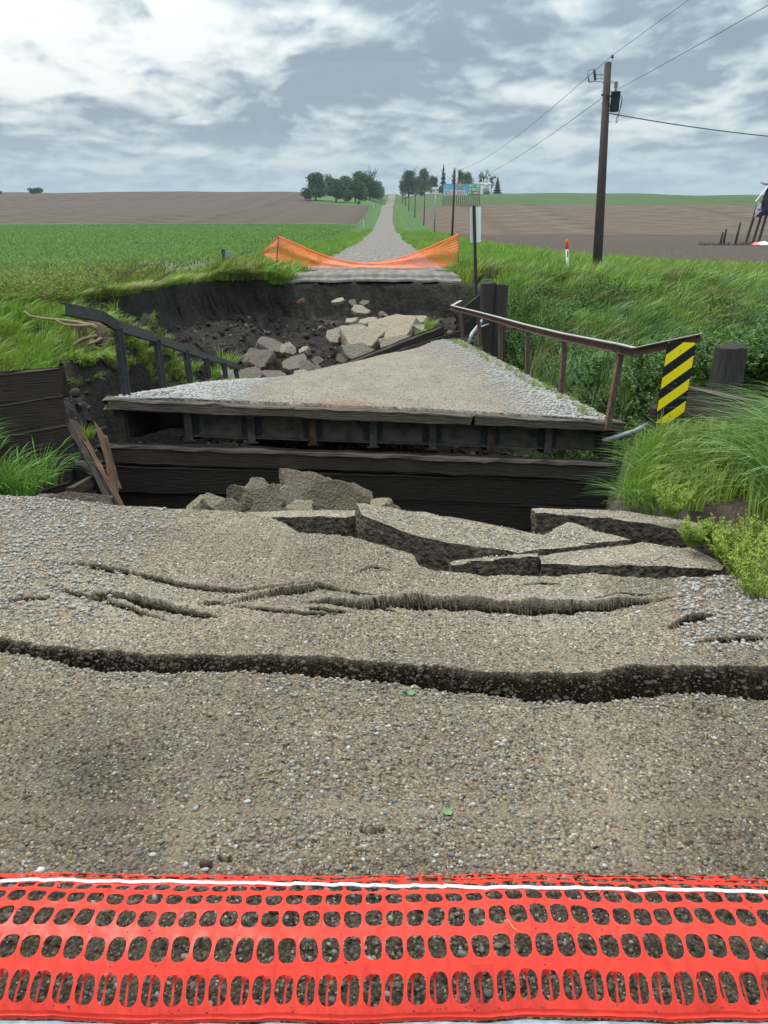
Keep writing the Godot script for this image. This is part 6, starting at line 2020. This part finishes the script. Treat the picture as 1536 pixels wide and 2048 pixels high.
func build_gravel():
	var meshes := [pebble_mesh(1.0, 3), pebble_mesh(1.0, 4), pebble_mesh(1.0, 5)]
	var places := [[], [], []]
	var tints := [[], [], []]
	var cols := {}
	# on the near road: sorted by column so that the cracks are looked up once per column
	for i in 420:
		var x := -2.7 + 5.2 * (i + rng.randf()) / 420.0
		var col := road_col(x)
		for k in 190:
			var d := rnd(1.0, col[2] - 0.01)
			if d > col[0] - 0.005 and d < col[1] + 0.005: continue
			var keep := 1.0 - 0.72 * wear(x, d)
			if rng.randf() > keep: continue
			var h := road_h(x, d, col)
			if dirt > 0.3: continue
			var mid_strip := smoothstep(0.75, 0.3, absf(x + 0.1)) * smoothstep(2.7, 2.2, d)
			if mid_strip > 0.3 and rng.randf() < 0.1:
				put(places, tints, k % 3, Vector3(x + 0.01, h + 0.001, -d), rnd(0.005, 0.0105), stone_tint())
			var s := 0.0020 + 0.0036 * pow(rng.randf(), 2.0) + (0.007 * rng.randf() if rng.randf() < 0.03 else 0.0)
			if d > 2.6: s *= 1.15
			put(places, tints, k % 3, Vector3(x, h + s * 0.15, -d), s, stone_tint())
	# crumbs along the long crack
	for k in 2600:
		var x := rnd(-2.6, 2.3)
		var col := road_col(x)
		var f := rng.randf()
		var s := rnd(0.003, 0.009) if k % 6 else rnd(0.01, 0.02)
		if k % 2: put(places, tints, k % 3, Vector3(x, road_h(x, col[0] - 0.07 * f * f, col) + s * 0.2, -col[0] + 0.07 * f * f), s, stone_tint())
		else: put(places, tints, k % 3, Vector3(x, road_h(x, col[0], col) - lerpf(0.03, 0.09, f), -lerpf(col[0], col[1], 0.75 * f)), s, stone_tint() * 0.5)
	for k in 2800:   # stones that stick out of the broken face of the long crack
		var x := rnd(-2.6, 2.3)
		var col := road_col(x)
		var f := pow(rng.randf(), 0.7)
		var s := rnd(0.0025, 0.007) if k % 9 else rnd(0.008, 0.014)
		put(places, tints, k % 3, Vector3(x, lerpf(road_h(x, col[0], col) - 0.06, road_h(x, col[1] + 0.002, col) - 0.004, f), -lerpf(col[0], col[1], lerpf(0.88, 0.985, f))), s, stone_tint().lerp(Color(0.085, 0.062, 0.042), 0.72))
	# loose windrows on both shoulders
	for k in 9000:
		var d := rnd(2.6, 4.95)
		var e := interp(EDGE, 1.8)
		var x := 0.0
		if k % 2:
			x = 2.3 - pow(rng.randf(), 1.5) * (1.15 - 0.3 * (d - 2.6))
			if d > 4.15: continue
		else:
			d = rnd(2.9, 5.0)
			x = -2.75 + pow(rng.randf(), 1.7) * 1.5
		var col := road_col(x)
		if d > col[2] - 0.02 or (d > col[0] and d < col[1]): continue
		var s := rnd(0.005, 0.013)
		put(places, tints, k % 3, Vector3(x, road_h(x, d, col) + s * 0.4, -d), s, stone_tint().lerp(Color(0.5, 0.49, 0.46), 0.45))
	# on the bridge
	for k in 26000:
		var s := rng.randf()
		var r := pow(rng.randf(), 1.5)
		var dense := maxf(smoothstep(0.74, 0.92, s), 1.0 - smoothstep(0.12, 0.3, s))
		if rng.randf() > 0.16 + dense: continue
		var q := rnd(0.007, 0.012) + 0.016 * dense * rng.randf()
		put(places, tints, k % 3, deck_top(s, r) + Vector3(0, q * 0.3, 0), q, stone_tint().lerp(Color(0.52, 0.51, 0.49), 0.35 + 0.3 * dense))
	# on the tilted slabs
	for t in slabs_top:
		var flat := PackedVector2Array()
		for p in t: flat.append(Vector2(p.x, p.z))
		var ix := Geometry2D.triangulate_polygon(flat)
		for k in range(0, ix.size(), 3):
			var a: Vector3 = t[ix[k]]
			var b: Vector3 = t[ix[k + 1]]
			var c: Vector3 = t[ix[k + 2]]
			for j in int((b - a).cross(c - a).length() * 0.5 * 2600.0):
				var u := rng.randf()
				var w := rng.randf()
				if u + w > 1.0:
					u = 1.0 - u; w = 1.0 - w
				var q := rnd(0.003, 0.007)
				put(places, tints, j % 3, a + (b - a) * u + (c - a) * w, q, stone_tint().lerp(Color(0.45, 0.43, 0.39), 0.3))
	for i in 3:
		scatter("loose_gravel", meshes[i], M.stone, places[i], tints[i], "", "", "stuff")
	# specks of mud and grit caught on the orange net
	var np := []
	var nt := []
	for k in 520:
		var w := 1.0 + (k % 7) * 1.0 + rnd(-0.14, 0.14) if k % 3 else rnd(0.0, 0.12)
		var g := hump(rnd(-1.7, 1.7), w)
		var q := 0.0006 + 0.0016 * pow(rng.randf(), 3.0)
		np.append(Transform3D(Basis.from_euler(Vector3(0, rnd(0, 6), 0)).scaled(Vector3(q * 1.5, q, q)), g + Vector3(0, q * 0.4, 0)))
		nt.append(Color(0.09, 0.06, 0.045) * rnd(0.5, 1.4))
	scatter("mud_specks", meshes[0], M.stone, np, nt, "", "", "stuff")
	# clods of black soil on the far slope and in the pit
	var cp := []
	var ct := []
	for k in 11000:
		var x := rnd(-7.5, 3.2)
		var d := rnd(9.0, 27.0)
		var s := rim(x, d)
		if s < 0.5 + 1.2 * rng.randf(): continue
		var q := 0.015 + 0.09 * pow(rng.randf(), 3.5)
		cp.append(Transform3D(Basis.from_euler(Vector3(rnd(0, 6), rnd(0, 6), 0)).scaled(Vector3.ONE * q), Vector3(x, near_y(x, d) + q * 0.2, -d)))
		var v := rnd(0.5, 1.2)
		ct.append(Color(v, v, v).lerp(Color(2.0, 1.75, 1.45), rng.randf() * smoothstep(-3.5, 0.5, x)) if rng.randf() < 0.9 else Color(3.0, 2.7, 2.3))
	scatter("soil_clods", pebble_mesh(1.0, 6), M.clod, cp, ct, "", "", "stuff")


func put(places: Array, tints: Array, i: int, at: Vector3, s: float, c: Color):
	var bs := Basis.from_euler(Vector3(rnd(-0.5, 0.5), rnd(0, TAU), rnd(-0.5, 0.5))).scaled(Vector3(s * rnd(0.8, 1.3), s, s))
	places[i].append(Transform3D(bs, at))
	tints[i].append(c)


# ---------------------------------------------------------------- grass and weeds
func clump_mesh(n: int, h: float, spread: float, bend: float, wind: Vector2, width: float, segs: int, sd: int, heads := false) -> ArrayMesh:
	var r := RandomNumberGenerator.new()
	r.seed = sd
	var v := PackedVector3Array()
	var c := PackedColorArray()
	var ix := PackedInt32Array()
	for k in n:
		var a := r.randf() * TAU
		var root := Vector3(cos(a), 0, sin(a)) * spread * sqrt(r.randf())
		var out2 := Vector2(cos(a), sin(a)) * bend * r.randf_range(0.3, 1.2) + wind * r.randf_range(0.5, 1.2)
		var hh := h * r.randf_range(0.55, 1.1)
		var side := Vector3(-sin(a + r.randf_range(-1, 1)), 0, cos(a + r.randf_range(-1, 1)))
		var t := r.randf_range(0.55, 1.4)
		var col := Color(t * r.randf_range(0.85, 1.2), t, t * r.randf_range(0.7, 1.2))
		var head := heads and k % 5 == 0
		var k0 := v.size()
		for j in segs + 1:
			var f := float(j) / segs
			var droop := f * f
			var p := root + Vector3(out2.x * droop, f - 0.32 * droop * f * minf(1.5, out2.length()), out2.y * droop) * hh
			var w := width * (1.0 - pow(f, 1.6)) + width * 0.08
			if head: w = width * (0.35 if f < 0.72 else 0.9 * sin(PI * clampf((f - 0.68) / 0.34, 0.05, 0.95)))
			v.append(p - side * w); v.append(p + side * w)
			var cc := col
			if head and f > 0.7: cc = Color(col.r * 2.2, col.g * 1.35, col.b * 2.0)
			c.append(cc); c.append(cc)
			if j:
				var q := k0 + j * 2
				ix.append_array([q - 2, q, q - 1, q - 1, q, q + 1])
	return indexed(v, ix, c)


func sprig_mesh(stems: int, h: float, spread: float, leaves: int, leaf: float, sd: int, wide := 0.28) -> ArrayMesh:   # a leafy weed
	var r := RandomNumberGenerator.new()
	r.seed = sd
	var b := B.new()
	for k in stems:
		var a := r.randf() * TAU
		var root := Vector3(cos(a), 0, sin(a)) * spread * 0.4 * sqrt(r.randf())
		var tip := root + Vector3(cos(a) * spread * r.randf_range(0.3, 1.1), h * r.randf_range(0.6, 1.1), sin(a) * spread * r.randf_range(0.3, 1.1))
		var t := r.randf_range(0.75, 1.25)
		b.col = Color(t * 0.8, t * 0.8, t * 0.7)
		var x := Vector3(0.003, 0, 0)
		b.tri(root - x, root + x, tip)
		for j in leaves:
			var f := r.randf_range(0.2, 1.0)
			var p := root.lerp(tip, f)
			var ang := r.randf() * TAU
			var dir := Vector3(cos(ang), r.randf_range(0.2, 1.3), sin(ang)).normalized() * leaf * r.randf_range(0.6, 1.2) * (1.15 - 0.6 * f)
			var s := dir.cross(Vector3.UP).normalized() * leaf * wide * r.randf_range(0.7, 1.2)
			var g := t * r.randf_range(0.8, 1.2)
			b.col = Color(g * lerpf(0.85, 1.25, f), g * lerpf(0.9, 1.15, f), g * 0.8)
			b.tri(p, p + dir * 0.5 - s, p + dir)
			b.tri(p, p + dir, p + dir * 0.5 + s)
	return b.done()


func ground(x: float, d: float) -> float:
	return near_y(x, d) if d < 31.0 else land_y(x, d)


func sow(n: int, x0: float, x1: float, d0: float, d1: float, ok: Callable, size: Callable, tint: Callable) -> Array:
	var places := []
	var tints := []
	for k in n:
		var d := d0 * pow(d1 / d0, rng.randf())
		var x := rnd(x0, x1)
		if absf(x) > 0.56 * d + 3.5: continue
		if not ok.call(x, d): continue
		var s: float = size.call(x, d)
		var bs := Basis.from_euler(Vector3(rnd(-0.2, 0.2), rnd(-1.5, 1.5), rnd(-0.2, 0.2))).scaled(Vector3(s, s * rnd(0.75, 1.25), s))
		places.append(Transform3D(bs, Vector3(x, ground(x, d) - 0.02, -d)))
		tints.append(tint.call(x, d))
	return [places, tints]


func build_grass():
	var bright := Color(0.25, 0.395, 0.065)
	var deep := Color(0.125, 0.245, 0.06)
	var bluish := Color(0.2, 0.34, 0.125)
	var yellow := Color(0.25, 0.33, 0.065)
	var dry := Color(0.30, 0.23, 0.11)
	var mid := clump_mesh(22, 0.5, 0.17, 0.4, Vector2(0.7, 0.15), 0.010, 4, 21)
	var patchy := func(x, d): return n1.get_noise_2d(x * 0.22, d * 0.22)
	# the overgrown bank on the pole side
	var s := sow(26000, 3.0, 26.0, 8.6, 32.0, func(x, d): return (x > 3.6 + 0.3 * sin(d) and (d > 11.0 or x > 5.0)) and n1.get_noise_2d(x * 0.6 + 4.0, d * 0.4) < 0.3 or d > 27.3 and x > 3.0, func(x, d): return 0.85 + 0.5 * absf(patchy.call(x, d)) + 0.012 * d, func(x, d):
		var c := deep.lerp(bluish, smoothstep(-0.1, 0.4, patchy.call(x + 40.0, d)))
		c = c.lerp(bright, smoothstep(17.0, 27.0, d + 8.0 * patchy.call(x, d)))
		return c.lerp(dry, 0.6 * smoothstep(0.2, 0.45, patchy.call(x * 2.0 + 9.0, d * 2.0))).lerp(Color(0.30, 0.38, 0.27), 0.7 if rng.randf() < 0.12 else 0.0) * rnd(0.6, 1.35))
	scatter("bank_grass", mid, M.leaf_a, s[0], s[1], "", "", "stuff")
	# the left bank
	s = sow(15000, -22.0, -3.2, 10.0, 32.0, func(x, d): return (rim(x, d) < -0.02 or x < (-6.3 if d < 18.6 and d > 12.0 else -7.3) - 0.4 * patchy.call(x, d)) and x < -3.35, func(x, d): return 0.7 + 0.4 * absf(patchy.call(x, d)) + (0.8 if x > -5.6 and d > 24.5 and d < 29.0 else 0.0), func(x, d):
		var c := bright.lerp(yellow, smoothstep(-0.1, 0.35, patchy.call(x, d)))
		return c.lerp(dry, 0.5 * smoothstep(0.25, 0.5, patchy.call(x * 2.0 + 9.0, d * 2.0))) * rnd(0.8, 1.2))
	scatter("bank_grass", mid, M.leaf_a, s[0], s[1], "", "", "stuff")
	# taller stalks with seed heads, some of them dry
	var stalk := clump_mesh(9, 0.8, 0.2, 0.3, Vector2(0.45, 0.1), 0.009, 5, 29, true)
	s = sow(5200, -20.0, 26.0, 9.0, 52.0, func(x, d): return (x > 3.8 and (d > 11.0 or x > 5.0)) or (x < -6.4 and d > 17.5 and d < 30.0 and rim(x, d) < -0.1), func(x, d): return rnd(0.6, 1.05), func(x, d): return (dry if rng.randf() < 0.3 else bluish.lerp(yellow, rng.randf())) * rnd(0.7, 1.3))
	scatter("seeding_grass", stalk, M.leaf_a, s[0], s[1], "", "", "stuff")
	# sods on the ledge and hanging over the cliff edge
	var hang := clump_mesh(16, 0.42, 0.12, 0.9, Vector2(0.2, 0.9), 0.011, 4, 33)
	var hp := []
	var ht := []
	for k in RIM.size():
		var a := RIM[k]
		var e := RIM[(k + 1) % RIM.size()]
		if a.y < 16.0 or a.x > 3.0 or a.x < -14.0: continue
		for j in int((e - a).length() * 9.0):
			var q := a.lerp(e, rng.randf())
			if absf(q.x + 0.35) < 3.1: continue
			var dir := (e - a).normalized()
			var into := Vector2(dir.y, -dir.x)
			if rim(q.x + into.x * 0.3, q.y + into.y * 0.3) < 0: into = -into
			q -= into * 0.08
			hp.append(Transform3D(Basis.from_euler(Vector3(0, atan2(into.x, -into.y), 0)).scaled(Vector3.ONE * rnd(0.7, 1.3) * (1.4 if q.x > -5.8 and q.x < -3.0 else 1.0)), Vector3(q.x, near_y(q.x, q.y) - 0.03, -q.y)))
			ht.append((bright if rng.randf() < 0.6 else dry).lerp(yellow, rng.randf() * 0.5))
	for k in LEDGE.size() - 1:
		for j in 110:
			var q: Vector2 = LEDGE[k].lerp(LEDGE[k + 1], rng.randf()) + Vector2(rnd(-0.18, 0.18), rnd(-0.18, 0.18))
			hp.append(Transform3D(Basis.from_euler(Vector3(0, rnd(-0.8, 0.8), 0)).scaled(Vector3.ONE * rnd(0.4, 0.8)), Vector3(q.x, near_y(q.x, q.y) - 0.03, -q.y)))
			ht.append(bright.lerp(yellow, rng.randf()))
	scatter("overhanging_grass", hang, M.leaf_a, hp, ht, "", "", "stuff")
	# tufts that stand alone in the washed-out hole
	var tuft := clump_mesh(90, 0.42, 0.16, 0.6, Vector2(0.25, 0.2), 0.009, 4, 45)
	var spots := [[Vector3(-4.619, -1.336, -17.253), 0.9, "grass tuft behind the second post of the dark railing"], [Vector3(-4.333, -1.338, -17.465), 0.8, "grass tuft between the middle posts of the dark railing"], [Vector3(-3.78, -1.462, -18.486), 1.3, "tall grass tuft behind the far end of the dark railing"], [Vector3(-3.956, -1.582, -18.015), 0.8, "low grass tuft below the tall one at the railing's far end"], [Vector3(-3.72, -0.759, -9.363), 0.5, "small grass tuft beside the top of the leaning splintered plank"], [Vector3(1.287, -1.015, -22.49), 0.9, "grass tuft growing on the fallen road chunks near the far piles"], [Vector3(0.941, -1.165, -22.008), 0.5, "small flattened tuft on the fallen road chunks"], [Vector3(-1.571, -0.094, -4.598), 0.22, "tiny grass sprout at the smooth road edge by the hole"], [Vector3(-3.408, -1.784, -18.153), 0.5, "little grass tuft right at the far sunken corner of the deck"]]
	var first: Node3D = null
	for q in spots:
		var o := solo("grass_tuft", tuft, leaf_mat(bright.linear_to_srgb()), q[2], "grass tuft", q[0] - Vector3(0, 0.12, 0), "grass tufts in the washout")
		o.scale = Vector3.ONE * q[1]
		o.rotation.y = rnd(0, 1.5)
	# tall arching grass at the near right corner
	var tall := clump_mesh(34, 0.95, 0.18, 0.4, Vector2(-0.7, 0.25), 0.0095, 7, 51, true)
	var tp := []
	var tt := []
	for k in 190:
		var x := rnd(1.7, 5.0)
		var d := rnd(4.45, 7.2)
		if rim(x, d) > -0.08: continue
		if d < 4.85 and x < 2.35: continue
		var q := rnd(0.6, 0.92)
		q *= lerpf(0.42, 1.0, smoothstep(0.44, 0.58, x / d))
		tp.append(Transform3D(Basis.from_euler(Vector3(0, rnd(-0.5, 0.5), 0)).scaled(Vector3.ONE * q), Vector3(x, near_y(x, d) - 0.04, -d)))
		tt.append(Color(0.17, 0.33, 0.10).lerp(Color(0.27, 0.42, 0.15), rng.randf()) * rnd(0.8, 1.2))
	for k in 44:
		var x := rnd(1.7, 2.6)
		var d := rnd(4.75, 6.6)
		if rim(x, d) > 0.03 or rim(x, d) < -0.25: continue
		tp.append(Transform3D(Basis.from_euler(Vector3(0, rnd(-0.5, 0.5), 0)).scaled(Vector3(1.0, 0.8, 1.0) * rnd(0.26, 0.42)), Vector3(x, near_y(x - 0.1, d) - 0.03, -d)))
		tt.append(Color(0.2, 0.36, 0.11) * rnd(0.8, 1.2))
	scatter("tall_grass", tall, M.leaf_a, tp, tt, "", "", "stuff")
	# and the clump before the dark wing wall
	tp = []
	tt = []
	var lt := clump_mesh(70, 0.38, 0.12, 0.6, Vector2(0.55, 0.2), 0.005, 6, 53, true)
	for k in 24:
		var x := rnd(-4.0, -2.72)
		var d := rnd(5.45, 6.0)
		tp.append(Transform3D(Basis.from_euler(Vector3(0, rnd(-0.6, 0.6), 0)).scaled(Vector3.ONE * rnd(0.7, 1.1)), Vector3(x, maxf(near_y(x, d), -0.3) - 0.06, -d)))
		tt.append(Color(0.17, 0.33, 0.06) * rnd(0.85, 1.2))
	scatter("tall_grass", lt, M.leaf_a, tp, tt, "", "", "stuff")
	# short grass beside the near road
	s = sow(9000, -6.0, 7.0, 2.6, 8.4, func(x, d): return (x > 2.35 or d > 4.8 and x > 1.6) and (rim(x, d) < -0.05) or x < -2.85 and rim(x, d) < 0.0 and rng.randf() < 0.7, func(x, d): return rnd(0.35, 0.6), func(x, d): return bright.lerp(yellow, rng.randf()) * rnd(0.8, 1.1))
	scatter("short_grass", mid, M.leaf_a, s[0], s[1], "", "", "stuff")
	# yellow-green weeds on the right shoulder
	var wl := leaf_mat(lin(0.24, 0.33, 0.06))
	var weeds := [[Vector3(1.755, -0.06, -4.434), 0.85, "yellow-green bushy weed growing behind the broad slab"], [Vector3(1.694, -0.04, -3.895), 0.65, "yellow-green weed in the gravel at the end of the broad slab"], [Vector3(1.809, -0.04, -3.91), 0.65, "small yellow-green weed between the slab end and the tall grass"], [Vector3(1.777, -0.04, -3.667), 0.85, "yellow-green weed beside the low gravelled slab"], [Vector3(1.76, -0.03, -3.406), 1.0, "yellow-green weed at the corner of the low gravelled slab"], [Vector3(1.74, -0.03, -3.162), 1.15, "largest yellow-green weed at the edge of the gravel shoulder"], [Vector3(1.943, -0.03, -3.44), 1.0, "yellow-green weed partly cut by the picture edge"], [Vector3(1.954, -0.04, -3.772), 0.9, "yellow-green weed under the arching tall grass"]]
	for q in weeds:
		var o := thing("weed_plant", q[2], "weed", q[0], "yellow-green weeds on the shoulder")
		part(o, "leaves", sprig_mesh(60, 0.22 * q[1], 0.12 * q[1], 30, 0.028, rng.randi() % 999, 0.13), wl)
	# broad-leaved weeds on the bank
	var sp := sprig_mesh(16, 0.5, 0.35, 30, 0.065, 71, 0.35)
	s = sow(3600, 3.0, 16.0, 8.9, 24.0, func(x, d): return patchy.call(x + 70.0, d) > 0.08 or (x < 5.6 and d < 14.0 and x > 3.1), func(x, d): return rnd(0.6, 1.2), func(x, d): return Color(0.06, 0.13, 0.036).lerp(Color(0.11, 0.20, 0.055), rng.randf()))
	scatter("bank_weeds", sp, M.leaf_a, s[0], s[1], "", "", "stuff")
	s = sow(900, -20.0, -7.0, 17.0, 27.0, func(x, d): return rim(x, d) < 0.3, func(x, d): return rnd(0.5, 1.0), func(x, d): return Color(0.16, 0.24, 0.05).lerp(Color(0.25, 0.30, 0.065), rng.randf()))
	scatter("bank_weeds", sp, M.leaf_a, s[0], s[1], "", "", "stuff")
	# small grass that sprouted along the edges of the bridge deck
	var dp := []
	var dt := []
	for k in 190:
		var r := rng.randf()
		var q := rnd(0.94, 0.995) if k % 4 else rnd(0.02, 0.12)
		if k % 4 == 0: r = rnd(0.3, 1.0)
		dp.append(Transform3D(Basis.from_euler(Vector3(0, rnd(-0.8, 0.8), 0)).scaled(Vector3.ONE * rnd(0.08, 0.26)), deck_top(q, r)))
		dt.append(bright.lerp(yellow, rng.randf()))
	scatter("deck_grass", mid, M.leaf_a, dp, dt, "", "", "stuff")
	# young corn in rows
	var leafy := clump_mesh(7, 0.32, 0.02, 0.75, Vector2(0.12, 0), 0.018, 3, 61)
	var cp := []
	var ct := []
	for row in 230:
		var x := -9.0 - row * 0.76
		var d := 26.5
		while d < 270.0:
			d += rnd(0.2, 0.36) * (1.0 if d < 60.0 else 1.8 if d < 110.0 else 4.0)
			if x < -0.56 * d - 3.0: continue
			if d < 31.0 and rim(x, d) > -1.5 - 0.5 * sin(x): continue
			if d < 48.0 and rng.randf() < 0.45: continue
			var q := rnd(0.7, 1.15) * (1.0 if d < 110.0 else 1.5)
			cp.append(Transform3D(Basis.from_euler(Vector3(0, rnd(0, TAU), 0)).scaled(Vector3.ONE * q), Vector3(x + rnd(-0.05, 0.05), ground(x, d), -d)))
			ct.append(Color(0.20, 0.37, 0.075) * rnd(0.8, 1.2))
	scatter("young_corn", leafy, M.leaf_a, cp, ct, "", "", "stuff")
	# the verges of the far road, and the strip of grass before the tilled field
	var big := clump_mesh(14, 0.5, 0.32, 0.4, Vector2(0.35, 0), 0.022, 2, 63)
	var side := func(x, d):
		var o: float = absf(x - road_x(d))
		return o > 3.0 + 0.25 * sin(d * 2.0) and o < 13.0 or x > 3.0 and d < 54.0
	s = sow(24000, -16.0, 34.0, 31.0, 200.0, func(x, d): return side.call(x, d) and (x > -8.6 or d < 33.0), func(x, d): return rnd(0.6, 1.1) + 0.002 * d, func(x, d): return bright.lerp(deep, clampf(0.4 + patchy.call(x, d), 0, 1) * 0.7) * rnd(0.8, 1.2))
	scatter("verge_grass", big, M.leaf_a, s[0], s[1], "", "", "stuff")
	# the thin shrub by the marker panel
	var base := Vector3(3.175, 0.16, -23.458)
	base.y = near_y(base.x, -base.z)
	var o2 := thing("thin_shrub", "thin twiggy shrub growing beside the pale marker panel above the far piles", "shrub", base)
	var b := B.new(Vector3.ZERO, true)
	for k in 22:
		var a := rnd(0, TAU)
		var q := Vector3(cos(a) * rnd(0.1, 0.5), rnd(0.5, 0.9), sin(a) * 0.3)
		b.tube([Vector3(rnd(-0.15, 0.15), 0, 0), q, q + Vector3(rnd(-0.3, 0.3), rnd(0.2, 0.55), rnd(-0.2, 0.2))], [0.013, 0.008, 0.003], 5)
	part(o2, "stems", b.done(), M.trunk)
	part(o2, "leaves", sprig_mesh(24, 1.2, 0.5, 16, 0.06, 77, 0.22), leaf_mat(lin(0.09, 0.15, 0.05)))
